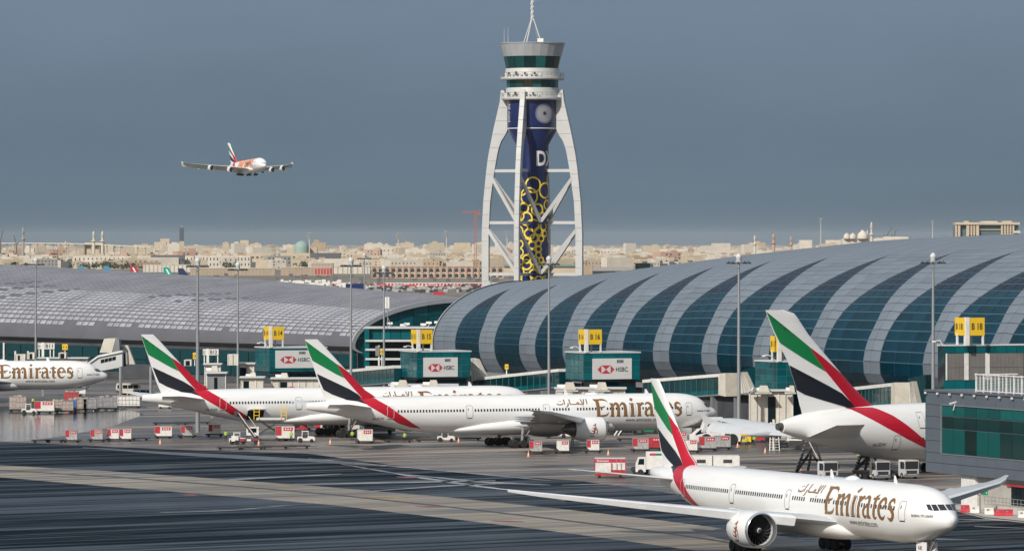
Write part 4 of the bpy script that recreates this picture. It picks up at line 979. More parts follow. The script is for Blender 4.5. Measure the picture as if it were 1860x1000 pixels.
def gate_sign(B, txt, px_corner, ytop, ybot, yfoot, cols, label, wide, side, dY=0, group='gate number boards'):
    """V-shaped board: narrow left face, wide right face, white post between"""
    S = Blk(px_corner, B.Y+dY); t = thing('gate_sign', label, 'gate sign', S.p(0, 0, S.z(yfoot)), group=group)
    z0, z1, zf = S.z(ybot), S.z(ytop), S.z(yfoot)
    def loc(o): o.parent = t; o.matrix_parent_inverse = Matrix.Translation(-t.location); return o
    mb = MB(); S.box(mb, .22, wide, -.06, .06, z0, z1); loc(mb.build('board', M[cols[0]]))
    mb = MB(); S.box(mb, -.42, -.30, .15, side, z0, z1); loc(mb.build('board', M[cols[0]]))
    mb = MB(); S.box(mb, -.36, .26, -.14, .5, zf, z1+.05); loc(mb.build('post', M['white_matt']))
    for n_, b in ((wide-.2, .1), (-.36, side*.8), (wide*.5, 1.5)):
        mb = MB(); S.box(mb, n_-.13, n_+.13, b-.13, b+.13, zf, z0+.3 if b < 1 or n_ < 0 else z1-.2); loc(mb.build('post', M['white_matt' if b < 1.4 or n_ < 0 else 'steel']))
    h = (z1-z0)
    mb = MB(); put_text(mb, txt, S.p(.22+(wide-.22)*.16, -.085, z0+h*.32), NX, (0, 0, 1), (wide-.22)*.70, h*.38, .02); loc(mb.build('lettering', M['ink']))
    mb = MB(); put_text(mb, txt, S.p(-.445, side-.35, z0+h*.32), AX, (0, 0, 1), side*.68, h*.36, .02); loc(mb.build('lettering', M['ink']))
    return t
M['banner'] = mat('pale_banner', (.62, .62, .61), .55, var=.03, scale=.4)
def bank_panel(B, t, n0, n1, z0, z1):
    mb = MB(); B.box(mb, n0, n1, -.22, -.08, z0, z1); mb.build('banner', M['banner'], t)
    wd, h = n1-n0, z1-z0; cx, cz = n0+wd*.34, z0+h*.47; a, b_ = wd*.115, h*.20
    red, wh = MB(), MB(); q = lambda x, z, o=-.24: B.p(cx+x, o, cz+z)
    red.add([q(-a, -b_), q(a, -b_), q(0, 0)], [(0, 1, 2)]); red.add([q(-a, b_), q(a, b_), q(0, 0)], [(0, 1, 2)])
    red.add([q(-a-.02, b_), q(-a-.02, -b_), q(-a*1.9, 0)], [(0, 1, 2)]); red.add([q(a+.02, b_), q(a+.02, -b_), q(a*1.9, 0)], [(0, 1, 2)])
    red.build('logo_print', M['hred'], t)
    tx = MB(); put_text(tx, 'HSBC', B.p(cx+a*2.2, -.245, cz-b_*.55), NX, (0, 0, 1), wd*.30, b_*1.1, .015)
    for k in range(5): B.box(tx, n0+wd*(.62+.035*k), n0+wd*(.645+.035*k), -.235, -.225, z1-h*.22, z1-h*.07)
    tx.build('lettering', M['ink'], t)
def gate_house(px, Y, ytop, ybot, ylow, wn, wb, label, banner, lowpx, dark_right=.12):
    B = Blk(px, Y); t = thing('gate_house', label, 'gate building', B.p(0, 0, 0), group='teal glass gate houses')
    def adopt():
        for o in [o for o in C.objects if o.parent is t and not o.get('_a')]:
            o.matrix_parent_inverse = Matrix.Translation(-t.location); o['_a'] = 1
    zt, zb, zl = B.z(ytop), B.z(ybot), B.z(ylow)
    mb = MB(); B.box(mb, 0, wn, 0, wb, zb, zt-.15); mb.build('wall', M['mullion'], t)
    mb = MB(); B.box(mb, -.15, wn+.15, -.15, wb+.15, zt-.14, zt+.1); mb.build('roof_edge', M['lightgrey'], t)
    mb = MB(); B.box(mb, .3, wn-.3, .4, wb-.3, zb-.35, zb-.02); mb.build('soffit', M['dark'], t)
    mb = MB(); B.box(mb, lowpx[0], lowpx[1], 1.0, wb-.5, 0, zb-.36); mb.build('lower_wall', M['tealdark'], t)
    pane_grid(B, t, 'front', 0, wn, zb, zt-.2, int(wn/1.75), 4, M['tealbright'] if banner else M['teal'])
    pane_grid(B, t, 'left', 0, wb, zb, zt-.2, int(wb/1.9), 4, M['teal'])
    pane_grid(B, t, 'front', lowpx[0], lowpx[1], zb-3.2, zb-.5, 5, 2, M['tealdark'], at=1.0)
    if banner: bank_panel(B, t, *banner)
    # curved street lamp on the corner of the roof
    mb = MB(); prev = None
    for i in range(7):
        a = math.pi*i/7; p = B.p(-.3+.0*i, .2, zt+.1)+Vector((-1.1*(1-math.cos(a))*.9, 0, 1.0*math.sin(a*.8)))
        if prev is not None: mb.tube(prev, p, .07, n=5, caps=False)
        prev = p
    mb.cbox(prev, .6, .3, .2); mb.build('roof_lamp', M['white_matt'], t)
    adopt(); return B, t
g14, _ = gate_house(489, 1023, 631, 675, 705, 12.5, 9.2, 'leftmost teal gate house with bank banner, partly behind the central tail', (1.3, 9.6, 7.75, 11.4), (3.5, 12.2))
g15, _ = gate_house(757, 947, 638, 686, 700, 11.0, 9.2, 'middle teal gate house with bank banner, in front of the link building', (1.3, 8.3, 8.0, 11.7), (3.0, 10.6))
g16, _ = gate_house(1060, 909, 640, 690, 706, 11.2, 8.8, 'teal gate house with bank banner standing before the big striped shell', (1.7, 9.5, 8.6, 12.4), (3.0, 10.8))
g17, _ = gate_house(1411, 841, 656, 706, 712, 9.0, 9.0, 'small teal gate house without banner, left of the tallest tail', None, (1.0, 5.0))
gate_sign(g14, 'B 14', 492.5, 593, 616.6, 631, ('yellow',), 'leftmost yellow gate board, above the silvery roof eave', 2.75, 3.6)
gate_sign(g15, 'B 15', 761, 598.4, 624, 638, ('yellow',), 'yellow gate board in front of the link building', 2.75, 3.3)
gate_sign(g16, 'B 16', 1066, 598, 625, 640, ('yellow',), 'yellow gate board in front of the striped shell below the tower', 2.95, 3.1)
gate_sign(g17, 'B 17', 1416.5, 610, 639, 656, ('yellow',), 'yellow gate board half hidden behind the tallest tail', 2.4, 3.0)
# gate B 18: taller house with louvred walls at the right edge
B = Blk(1716, 700); t = thing('gate_house', 'gate house with grey louvred panels and teal bands under board B 18', 'gate building')
zt, zb = B.z(627), B.z(712)
mb = MB(); B.box(mb, 0, 26, .1, 2.2, zb-6, zt-.1); mb.build('wall', M['tealdark'], t)
mb = MB(); B.box(mb, -.1, 26, -.1, 2.3, zt-.09, zt+.12); mb.build('roof_edge', M['lightgrey'], t)
for i in range(16): mb = MB(); B.box(mb, i*1.62+.03, (i+1)*1.62-.03, 0, .1, B.z(641), zt-.12); mb.build('teal_panel', M['tealbright'], t)
for i in range(16): mb = MB(); B.box(mb, i*1.62+.03, (i+1)*1.62-.03, 0, .1, B.z(712), B.z(691)); mb.build('teal_panel', M['tealbright'], t)
M['louvre'] = mat('warm_grey_louvre', (.20, .19, .18), .6, var=.08, scale=.6)
x = 0
for n0, n1 in ((.4, 3.05), (3.75, 6.35), (7.05, 12.4), (12.5, 18), (18.1, 25)):
    mb = MB(); B.box(mb, n0, n1, .0, .09, B.z(690), B.z(642)); mb.build('louvre_panel', M['louvre'], t)
    mb = MB(); k = n0+.1
    while k < n1-.05: B.box(mb, k, k+.09, -.06, -.005, B.z(690), B.z(642)); k += .21
    B.box(mb, n0, n1, -.10, -.062, B.z(666.5), B.z(665)); mb.build('louvre_blades', M['louvre'], t)['kind'] = 'stuff'
for n0, wd in ((.2, .14), (3.07, .62), (6.4, .62)): mb = MB(); B.box(mb, n0, n0+wd, -.15, .1, B.z(690), B.z(641.5)); mb.build('white_pier', M['white_matt'], t)
mb = MB(); p_ = B.p(-.2, .2, zt); mb.tube(p_, p_+Vector((-.4, 0, .7)), .06); mb.tube(p_+Vector((-.4, 0, .7)), p_+Vector((-1.2, 0, .6)), .06); mb.cbox(p_+Vector((-1.3, 0, .55)), .5, .3, .2); mb.build('roof_lamp', M['white_matt'], t)
gate_sign(B, 'B 18', 1757.5, 576.6, 609, 627, ('yellow',), 'rightmost and largest yellow gate board, above the grey building', 2.65, 3.2)
# ---------------------------------------------------------------- slate grey building at the right edge
B = Blk(1683, 640); t = thing('grey_building', 'slate grey clad building with wide green window and roof fence at the right edge', 'building')
Z = lambda py: EYE-(py-HOR)*640/FPX
zt, zb = Z(710), Z(856)
mb = MB(); B.box(mb, 0, 30, -75, .0, zb, zt); mb.build('wall', M['greywall'], t)
def near(mb, n0, n1, a0, a1, z0, z1):                               # a measured towards the camera
    B.box(mb, n0, n1, -a1, -a0, z0, z1); return mb
# cladding boards on the face towards the stands, leaving the window free
wz0, wz1 = 6.7, 12.85; wa0, wa1 = 4.6, 74
rows = [zb]+[zb+(wz0-zb)*k/2 for k in (1, 2)]+[wz1, zt]
for r0, r1 in ((zb, zb+(wz0-zb)/2), (zb+(wz0-zb)/2, wz0), (wz1, zt)):
    a = 0
    while a < 70: near(MB(), -.12, -.01, a+.03, a+5.0-.03, r0+.03, r1-.03).build('cladding_panel', M['greywall'], t); a += 5
for k in range(4): near(MB(), -.12, -.01, .03, wa0-.15, wz0+(wz1-wz0)*k/4+.03, wz0+(wz1-wz0)*(k+1)/4-.03).build('cladding_panel', M['greywall'], t)
M['greenglass'] = mat('green_window_glass', (.002, .025, .024), .1, spec=.7, objvar=.5)
M['greenpale'] = mat('light_green_window_glass', (.003, .085, .08), .2, spec=.4, objvar=.3)  # lighter green tone of the same window glass
rg = random.Random(4); hz = [wz0, 9.9, 11.5, wz1]
for i in range(20):
    for k in range(3):
        near(MB(), -.08, -.02, wa0+i*3.3+.06, wa0+(i+1)*3.3-.06, hz[k]+.06, hz[k+1]-.06).build('window_pane', M['greenpale'] if (k == 2 or (k == 0 and rg.random() < .25)) else M['greenglass'], t)
mb = MB(); near(mb, -.2, -.01, wa0-.13, wa0-.01, wz0-.1, wz1+.1); near(mb, -.2, -.01, wa0, wa1, wz1+.01, wz1+.11); near(mb, -.2, -.01, wa0, wa1, wz0-.11, wz0-.01); mb.build('window_frame', M['steel'], t)
for k in range(5): mb = MB(); B.box(mb, -.11, .5, .0, .12, Z(838)+k*1.7, Z(838)+(k+1)*1.7-.06); mb.build('corner_pane', M['teal'], t)
mb = MB(); near(mb, -.3, 30, -.2, 75, zt+.005, zt+.25); mb.build('parapet', M['greywall'], t)
for i in range(10): mb = MB(); near(mb, -.5, -.3, .3+i*3.5, .6+i*3.5, zt-.3, zt-.05); mb.build('parapet_light', M['white_matt'], t)
mb = MB(); p_ = B.p(-.15, -8.7, zt-1.2); mb.tube(p_, p_+Vector((-.3, 0, -1.0)), .07); mb.beam(p_+Vector((-.8, 0, -.15)), p_+Vector((.1, 0, .1)), .3, .2); mb.build('wall_lamp', M['lightgrey'], t)
# lower storey, set behind the overhang
mb = MB(); near(mb, .8, 12, 9.2, 75, 0, zb-.01); mb.build('lower_wall', M['concrete'], t)
mb = MB(); near(mb, .4, .79, 9.2, 13.0, 0, zb-.01); mb.build('corner_pier', M['white_matt'], t)
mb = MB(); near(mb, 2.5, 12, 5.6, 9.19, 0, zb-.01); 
mb.build('recess_shade_block', M['dark'], t)  # solid dark block painted in place of the shaded opening
for a0, a1 in ((22.6, 23.9), (24.0, 25.2), (25.3, 27)): near(MB(), .7, .79, a0, a1, .9, 3.2).build('door_leaf', M['glassdark'], t)
near(MB(), .55, .8, 21.5, 29, 3.25, 3.5).build('door_hood', M['red'] if False else M['redpaint'], t)
mb = MB(); near(mb, -1.2, .79, 19, 32, 0, .9); mb.build('ramp', M['concrete'], t)
mb = MB()
for i in range(14): p_ = B.p(-1.2, -19-i, .9); mb.tube(p_, p_+Vector((0, 0, 1.0)), .035, n=5)
for h in (.5, 1.0): mb.tube(B.p(-1.2, -19, .9+h), B.p(-1.2, -32, .9+h), .035, n=5)
mb.build('hand_rail', M['steel'], t)
# white fence on the roof
t = thing('roof_fence', 'white slatted screen fence on the roof of the grey building', 'fence')
f0, zf0, zf1 = 14.2, zt+.27, Z(671.5)-.15
for i in range(60):
    a = 14.2+i*1.05
    if i % 2 == 0: near(MB(), -.05, .12, a-.09, a+.09, zf0, zf1+.08).build('fence_post', M['white_matt'], t)
    else: near(MB(), .02, .1, a-.05, a+.05, zf0+.1, zf1).build('fence_bar', M['white_matt'], t)
for z in (zf0+.15, zf1-.12): near(MB(), -.08, -.052, 14.1, 77, z, z+.14).build('rail', M['white_matt'], t)
mb = MB(); k = 0
while zf0+.45+k*.19 < zf1-.2: near(mb, .13, .17, 14.2, 77, zf0+.45+k*.19, zf0+.45+k*.19+.11); k += 1
mb.build('louvre_blades', M['steel'], t)['kind'] = 'stuff'
near(MB(), -.05, 6.0, 13.9, 14.05, zf1-.15, zf1).build('rail', M['white_matt'], t)
# ---------------------------------------------------------------- masts
def mast(px, Y, ytop, r0, label, heads=10, lean=0):
    z1 = EYE-(ytop-HOR)*Y/FPX; b = Vector(((px-CX)*Y/FPX, Y, 0))
    t = thing('lighting_mast', label, 'lighting mast', b, group='tall apron lighting masts')
    MB().tube((0, 0, 0), (0, 0, z1-1.4), r0, r0*.5, 12).build('pole', M['pole'], t, 50)
    MB().lathe([(.35, z1-1.5), (.5, z1-1.2), (.4, z1-.6), (.55, z1-.4), (.45, z1+.0), (.1, z1+.3)], 14).build('mast_head', M['lightgrey'], t, 50)
    mb = MB()
    for i in range(14): a, c = 2*math.pi*i/14, 2*math.pi*(i+1)/14; mb.tube((1.5*math.cos(a), 1.5*math.sin(a), z1-1.2), (1.5*math.cos(c), 1.5*math.sin(c), z1-1.2), .06, n=4, caps=False)
    for i in range(4): a = math.pi*i/2+.3; mb.tube((0, 0, z1-1.2), (1.5*math.cos(a), 1.5*math.sin(a), z1-1.2), .05, n=4)
    mb.build('lamp_ring', M['steel'], t)
    for i in range(heads):
        a = 2*math.pi*i/heads+.2; c = Vector((1.75*math.cos(a), 1.75*math.sin(a), z1-1.35)); l = MB(); l.cbox(c, .62, .5, .26, a); l.tube(c, c+Vector((0, 0, .35)), .05, n=4); l.build('floodlight', M['dark'], t)
    return t
mast(65, 1150, 470, .33, 'dark topped lighting mast behind the nose at far left')
mast(359, 880, 470, .40, 'thick lighting mast just right of the leftmost full tail')
mast(432, 1000, 478, .28, 'slim lighting mast between boards B12 and B 14')
mast(637.5, 940, 470, .30, 'lighting mast rising beside the far end of the silvery roof')
mast(662, 1390, 461, .28, 'distant lighting mast standing behind the silvery roof')
mast(697.5, 1000, 484, .28, 'slim lighting mast in front of the teal link building')
mast(997, 925, 467, .31, 'lighting mast in front of the first glass crescents, below the tower')
mast(1342, 831, 463, .36, 'lighting mast to the left of the tallest tail')
mast(1695, 800, 462, .36, 'lighting mast behind the grey building at right')
# twin white antenna on a short stub beside the mast
t = thing('radio_antenna', 'pair of upright white antenna panels on a braced stub near the link building', 'antenna')
for px in (701.5, 706): a = P(px, 560, 1040); b = P(px, 539, 1040); MB().tube(a, b, .28, n=8).build('antenna_panel', M['white_matt'], t, 40)
mb = MB(); mb.tube(P(704, 596, 1040), P(704, 556, 1040), .1); mb.tube(P(712, 594, 1040), P(704, 575, 1040), .07); mb.tube(P(700, 563, 1040), P(708, 563, 1040), .08); mb.build('stub_mast', M['steel'], t)
def mast_far(px, Y, ytop): pass
# ---------------------------------------------------------------- fixed glazed walkways
def walkway(p0, p1, ztop0, ztop1, h, label, n=14, fan=True):
    t = thing('glazed_walkway', label, 'walkway', group='sloping glazed walkways')
    a = Vector((p0[0], p0[1], 0)); b = Vector((p1[0], p1[1], 0)); d = (b-a); side = Vector((d.y, -d.x, 0)).normalized()
    if side.y > 0: side = -side
    L_ = d.length
    def q(s, o, z): return a+d*s+side*o+Vector((0, 0, ztop0+(ztop1-ztop0)*s+z))
    def hexa(s0, s1, o0, o1, z0, z1):
        mb = MB(); return mb.add([q(s, o, z) for s in (s0, s1) for o in (o0, o1) for z in (z0, z1)], [(0, 1, 3, 2), (4, 6, 7, 5), (0, 4, 5, 1), (2, 3, 7, 6), (0, 2, 6, 4), (1, 5, 7, 3)])
    hexa(0, 1, -1.45, 1.5, -.55, 0).build('roof_beam', M['white_matt'], t)
    hexa(0, 1, -1.25, 1.25, -h, -.56).build('inner_box', M['tealdark'], t)
    hexa(0, 1, -1.35, 1.4, -h-.25, -h-.01).build('floor_beam', M['grey'], t)
    for i in range(n):
        hexa((i+.05)/n, (i+.95)/n, 1.26, 1.32, -h+.9, -.62).build('window_pane', M['tealdark'], t)
        hexa((i+.05)/n, (i+.95)/n, 1.26, 1.32, -h+.05, -h+.8).build('window_pane', M['teal'], t)
        hexa((i-.035)/n, (i+.035)/n, 1.33, 1.40, -h, -.56).build('mullion', M['mullion'], t)
    if fan:
        for k in range(4):
            s0 = 1+k*.028*26/L_; s1 = s0+.025*26/L_
            hexa(s0, s1, -1.4-.05*k, 1.45+.02*k, -h-.2-.1*k, .02).build('bellows_segment', M['cream'], t)
    return t
def XY(px, Y): return ((px-CX)*Y/FPX, Y)
zz = lambda py, Y: EYE-(py-HOR)*Y/FPX
walkway(XY(630, 995), XY(728, 955), zz(672, 995), zz(663, 955), 3.2, 'glazed walkway leading left from the middle gate house behind the central tail', fan=False)
walkway(XY(870, 962), XY(1028, 922), zz(686, 962), zz(669, 922), 3.3, 'glazed walkway between the two right banner houses, behind the central fuselage', fan=False)
walkway(XY(1180, 905), XY(1318, 878), zz(689, 905), zz(678, 878), 3.6, 'glazed walkway with cream end piece between B 16 and B 17')
walkway(XY(1540, 835), XY(1634, 802), zz(705, 835), zz(695, 802), 3.6, 'dark glazed walkway behind the tallest tail, ending in a cream piece')
# cream flared link pieces and dark glass wedges at the facade
def wedge(pts, Y, dep, m, name, label, cat, lines=0, dx=.4):
    t = thing(name, label, cat); f = [P(x, y, Y) for x, y in pts]; b = [p+NX*dep*.9-AX*dep*.3 for p in f]; n = len(f)
    MB().add(f+b, [tuple(range(n)), tuple(range(n, 2*n))[::-1]]+[(i, (i+1) % n, n+(i+1) % n, n+i) for i in range(n)]).build('shell', M[m], t)
    for i in range(lines):
        s = (i+1)/(lines+1); a = f[0].lerp(f[1], s); c = f[3].lerp(f[2], s); o = Vector((0, -.06, 0)); MB().beam(a+o, c+o, .08, .08).build('seam', M['seam'], t)
    return t
wedge([(855, 650), (863, 652), (880, 688), (856, 690)], 958, 1.2, 'cream', 'link_piece', 'cream flared link piece at the right of gate house B 15', 'walkway', 3)
wedge([(1344, 676), (1349, 675), (1366, 712), (1345, 714)], 868, 1.2, 'cream', 'link_piece', 'cream flared link piece between mast and gate house B 17', 'walkway', 3)
wedge([(1350, 671), (1378, 664), (1378, 712), (1366, 712)], 872, 1.5, 'tealdark', 'glazed_wedge', 'dark glazed wedge joining walkway and gate house B 17', 'walkway')
wedge([(1651, 694), (1656, 692), (1665, 731), (1652, 733)], 795, 1.2, 'cream', 'link_piece', 'cream flared link piece right of the tallest tail', 'walkway', 3)
wedge([(1648, 687), (1680, 680), (1682, 740), (1665, 731)], 800, 1.5, 'tealdark', 'glazed_wedge', 'dark glazed wedge beside the mast at right', 'walkway')
# ---------------------------------------------------------------- left end: boards B11, B12, boxes and bridges
def simple_board(px0, px1, y0, y1, yf, Y, txt, label, cols='barrierwhite', legs=3, group='gate number boards'):
    t = thing('gate_sign', label, 'gate sign', group=group); a, b = P(px0, y1, Y), P(px1, y0, Y)
    xm = a.x+(b.x-a.x)*.31
    for x0, x1, dy in ((a.x, xm-.3, .0), (xm+.3, b.x, 0)):
        MB().box(x0, x1, Y, Y+.12, a.z, b.z).build('board', M[cols], t)
    MB().box(xm-.28, xm+.28, Y-.1, Y+.3, zz(yf, Y), b.z+.05).build('post', M['white_matt'], t)
    for x in ([a.x+.3, b.x-.2] if legs > 1 else []): MB().box(x-.12, x+.12, Y+.13, Y+.35, zz(yf, Y), b.z).build('post', M['white_matt'], t)
    if legs > 3: MB().box(b.x-1.1, b.x-.85, Y+.13, Y+.35, zz(yf, Y), a.z+.3).build('post', M['white_matt'], t)
    h = b.z-a.z
    mb = MB(); put_text(mb, txt, (xm+.3+(b.x-xm-.3)*.12, Y-.03, a.z+h*.2), (1, 0, 0), (0, 0, 1), (b.x-xm-.3)*.72, h*.6, .02); put_text(mb, txt, (a.x+.12, Y-.03, a.z+h*.22), (1, 0, 0), (0, 0, 1), (xm-a.x-.5)*.75, h*.5, .01); mb.build('lettering', M['ink'], t)
    for z in (a.z, b.z-.08): MB().box(a.x-.03, b.x+.03, Y-.02, Y+.0, z, z+.08).build('board_edge', M['grey'], t)
simple_board(68.5, 99, 622, 634, 650, 1120, 'B11', 'white gate board lettered B11 above the nose at far left', legs=4)
simple_board(368.5, 397, 633, 645, 662, 1080, 'B12', 'white gate board lettered B12 beside the thick mast', legs=3)
def small_sign(px0, px1, y0, y1, Y, yf, txt, label):
    t = thing('small_yellow_sign', label, 'sign', group='small yellow stand signs'); a, b = P(px0, y1, Y), P(px1, y0, Y)
    MB().box(a.x, b.x, Y, Y+.15, a.z, b.z).build('board', M['yellow'], t); MB().tube(((a.x+b.x)/2, Y+.3, zz(yf, Y)), ((a.x+b.x)/2, Y+.3, b.z), .12).build('post', M['white_matt'], t)
    mb = MB(); put_text(mb, txt, (a.x+(b.x-a.x)*.22, Y-.03, a.z+(b.z-a.z)*.3), (1, 0, 0), (0, 0, 1), (b.x-a.x)*.56, (b.z-a.z)*.4, .02); mb.build('lettering', M['ink'], t)
small_sign(113, 123, 624.5, 635, 1110, 645, '11', 'small yellow sign right of board B11')
small_sign(350.3, 357, 640, 651.5, 1085, 664, '12', 'small yellow sign tucked left of the thick mast by B12')
small_sign(690.5, 697, 633, 644, 1010, 665, '15', 'small yellow sign on white post before the link building')
small_sign(917, 923.5, 661, 670, 950, 680, '16', 'small yellow sign at the foot of the striped shell above a walkway')
mb = MB(); t = thing('floodlight_post', 'short white post with grey floodlight box left of the small yellow sign', 'lamp'); mb.tube(P(688.5, 664, 1011), P(688.5, 627, 1011), .2); mb.build('post', M['white_matt'], t)
mb = MB(); c = P(685.5, 637, 1011); mb.cbox(c, .8, .8, 2.0); mb.build('lamp_box', M['grey'], t)
# passenger boarding bridges: boxy cab, tunnel, roof units, legs
def cab(px0, px1, y0, y1, Y, label, door=(.5, .72), tunnel=None, hood=True, m='cream', logo=None, legs=True):
    t = thing('boarding_bridge', label, 'boarding bridge', group='passenger boarding bridges'); a, b = P(px0, y1, Y), P(px1, y0, Y); w_ = b.x-a.x; h = b.z-a.z
    MB().box(a.x, b.x, Y, Y+4, a.z, b.z).build('cab', M[m], t)
    if hood: MB().box(a.x-.3, b.x+.3, Y-.7, Y+4.2, b.z+.01, b.z+.28).build('cab_roof', M['lightgrey'], t)
    if door: MB().box(a.x+w_*door[0], a.x+w_*door[1], Y-.08, Y-.01, a.z+.1, b.z-h*.16).build('doorway', M['glassdark'], t)
    n = max(2, int(w_/1.2))
    for i in range(n+1):
        x = a.x+w_*i/n
        if door and a.x+w_*door[0]-.1 < x < a.x+w_*door[1]+.1: continue
        MB().box(x-.07, x+.07, Y-.13, Y-.0, a.z, b.z-.02).build('rib', M['seam'] if i % 2 else M['white_matt'], t)
    if legs: 
        for x in (a.x+.8, b.x-.8): MB().box(x-.3, x+.3, Y+1.5, Y+2.1, 0, a.z-.01).build('support_leg', M['grey'], t)
    if tunnel:
        (tx, ty0, ty1, tY) = tunnel; p0 = P(tx, ty0, tY); p1 = P(tx, ty1, tY); q0 = Vector((a.x if tx < px0 else b.x, Y+2, b.z-.3)); q1 = Vector((q0.x, Y+2, a.z+.4)); o = Vector((0, 1.6, 0))
        MB().loft([[q0-o, q0+o, q1+o, q1-o], [p0-o, p0+o, p1+o, p1-o]]).build('tunnel', M['lightgrey'], t)
        k = 5
        for i in range(k):
            s = (i+.5)/k; c0 = q0.lerp(p0, s-.35/k); c1 = q0.lerp(p0, s+.35/k); d0 = q1.lerp(p1, s-.35/k); d1 = q1.lerp(p1, s+.35/k); oo = Vector((0, -1.65, 0))
            MB().quad(c0.lerp(d0, .25)+oo, c1.lerp(d1, .25)+oo, c1.lerp(d1, .65)+oo, c0.lerp(d0, .65)+oo).build('window_pane', M['glassdark'], t)
    if logo:
        B_ = a.x+w_*logo; mb = MB(); zc = (a.z+b.z)/2; 
        mb.add([(B_-.5, Y-.15, zc-.4), (B_+.5, Y-.15, zc-.4), (B_, Y-.15, zc), (B_-.5, Y-.15, zc+.4), (B_+.5, Y-.15, zc+.4), (B_-.9, Y-.15, zc), (B_+.9, Y-.15, zc), (B_-.52, Y-.15, zc+.4), (B_-.52, Y-.15, zc-.4), (B_+.52, Y-.15, zc+.4), (B_+.52, Y-.15, zc-.4)], [(0, 1, 2), (3, 4, 2), (5, 7, 8), (6, 9, 10)]); mb.build('logo_print', M['hred'], t)
        mb = MB(); put_text(mb, 'HSBC', (B_+1.1, Y-.15, zc-.25), (1, 0, 0), (0, 0, 1), 1.3, .5, .01); mb.build('lettering', M['ink'], t)
    return t, a, b, Y
def roof_unit(px0, px1, y0, y1, Y, label):
    t = thing('air_unit', label, 'air conditioning unit', group='air conditioning units on the boarding bridges'); a, b = P(px0, y1, Y), P(px1, y0, Y); w_ = b.x-a.x; h = b.z-a.z
    MB().tube((a.x, Y+1, a.z+h*.38), (b.x-w_*.35, Y+1, a.z+h*.38), h*.34, n=14).build('drum', M['white_matt'], t, 50)
    v = [(a.x+w_*.30, a.z), (b.x-w_*.1, a.z), (b.x-w_*.22, b.z), (a.x+w_*.42, b.z)]
    MB().prism([(x, z) for x, z in v], Y, Y+1.9).build('housing', M['cream'], t)
    MB().box(a.x-.2, b.x, Y+.1, Y+2, a.z-.25, a.z-.01).build('tray', M['lightgrey'], t)
cab(1362, 1440, 710, 772, 838, 'boarding bridge cab with dark doorway below gate house B 17', door=(.42, .60), tunnel=None)
roof_unit(1366, 1402, 700, 712, 835, 'air unit with drum on the bridge left of the tallest tail')
roof_unit(1428, 1446, 700, 712, 835, 'air unit half hidden by the tallest tail')
roof_unit(1012, 1050, 694, 708, 868, 'air unit left of the gold lettering, left one under the right banner'); roof_unit(1071, 1108, 694, 708, 868, 'air unit above the gold lettering, right one under the right banner')
roof_unit(711, 745, 690, 702, 905, 'air unit below the left edge of the middle teal gate house'); roof_unit(768, 800, 690, 702, 905, 'air unit below the bank banner of the middle gate house')
cab(1010, 1135, 706, 735, 872, 'low cream boarding bridge tunnel right behind the central fuselage', door=None, legs=False)
cab(708, 830, 700, 730, 910, 'low cream boarding bridge tunnel behind the half hidden airliner', door=None, legs=False)
cab(494, 592, 688, 722, 935, 'cream boarding bridge with bank logo below gate house B 14', door=(.15, .28), logo=.36)
roof_unit(500, 527, 677, 687, 936, 'air unit on the bridge below gate house B 14')
cab(376, 410, 678, 722, 950, 'grey boarding bridge cab with doorway right of the thick mast', door=(.38, .55), m='grey')
roof_unit(374, 400, 664, 677, 955, 'air unit on the grey cab right of the thick mast'); cab(372, 400, 662, 700, 975, 'cream ribbed bridge end behind the grey cab', door=None); cab(414, 432, 643, 663, 985, 'square cream bridge piece just left of the slim mast', door=None, hood=False, legs=False)
cab(436, 461, 661, 700, 990, 'cream bridge tunnel between the slim mast and gate house B 14', door=(0, .45)); cab(438, 478, 686, 722, 930, 'cream cab with rounded hood left of gate house B 14', door=(.1, .35))
roof_unit(446, 468, 676, 686, 932, 'small air unit left of gate house B 14')
cab(335, 347, 653, 664, 1000, 'small vent box on a white bridge roof left of B12', door=(.2, .8), hood=False, legs=False)
cab(70, 158, 651, 680, 1085, 'cream boarding bridge behind the nose at far left', door=None, tunnel=None); cab(107, 119, 640, 651, 1084, 'small vent box on the bridge below the B11 signs', door=(.2, .8), hood=False, legs=False)
cab(27, 45, 643, 656, 1086, 'cream box with pipes above the fuselage at far left', door=(.3, .5), hood=False, legs=False); cab(50, 62, 640, 652, 1086, 'white framed vent box beside the mast at far left', door=(.3, .7), hood=False, legs=False)
# the big sloping bridge left of the first full tail
t = thing('boarding_bridge', 'large sloping grey boarding bridge with tall cream stair tower at left', 'boarding bridge', group='passenger boarding bridges')
def slab(pts, Y, dep, m, name):
    f = [P(x, y, Y) for x, y in pts]; b = [p+Vector((0, dep, 0)) for p in f]; n = len(f)
    return MB().add(f+b, [tuple(range(n)), tuple(range(n, 2*n))[::-1]]+[(i, (i+1) % n, n+(i+1) % n, n+i) for i in range(n)]).build(name, M[m], t)
slab([(181, 640), (189, 615), (210, 614), (203, 640)], 1072, 5, 'cream', 'stair_tower'); slab([(203, 640), (210.2, 614), (216, 616), (218, 644)], 1072.1, 5, 'grey', 'stair_tower_side')
slab([(157, 663), (178, 648), (218, 638), (222, 643), (222, 666), (178, 674), (157, 671)], 1064, 4, 'lightgrey', 'tunnel'); slab([(156, 660.5), (178, 645), (221, 636), (223, 639), (178, 648.5), (157, 663)], 1063.6, 4.6, 'white_matt', 'tunnel_roof')
for i in range(4): x = 183+i*7; slab([(x, 653-i*1.6), (x+6, 651.5-i*1.6), (x+6, 657.5-i*1.6), (x, 659-i*1.6)], 1063.9, .08, 'glassdark', 'window_pane')
slab([(223, 627), (232, 627), (245, 661), (229, 661)], 1075, 3, 'cream', 'flared_end'); slab([(216, 645), (228, 640), (229, 664), (217, 668)], 1068, 4, 'tealdark', 'glazed_end')
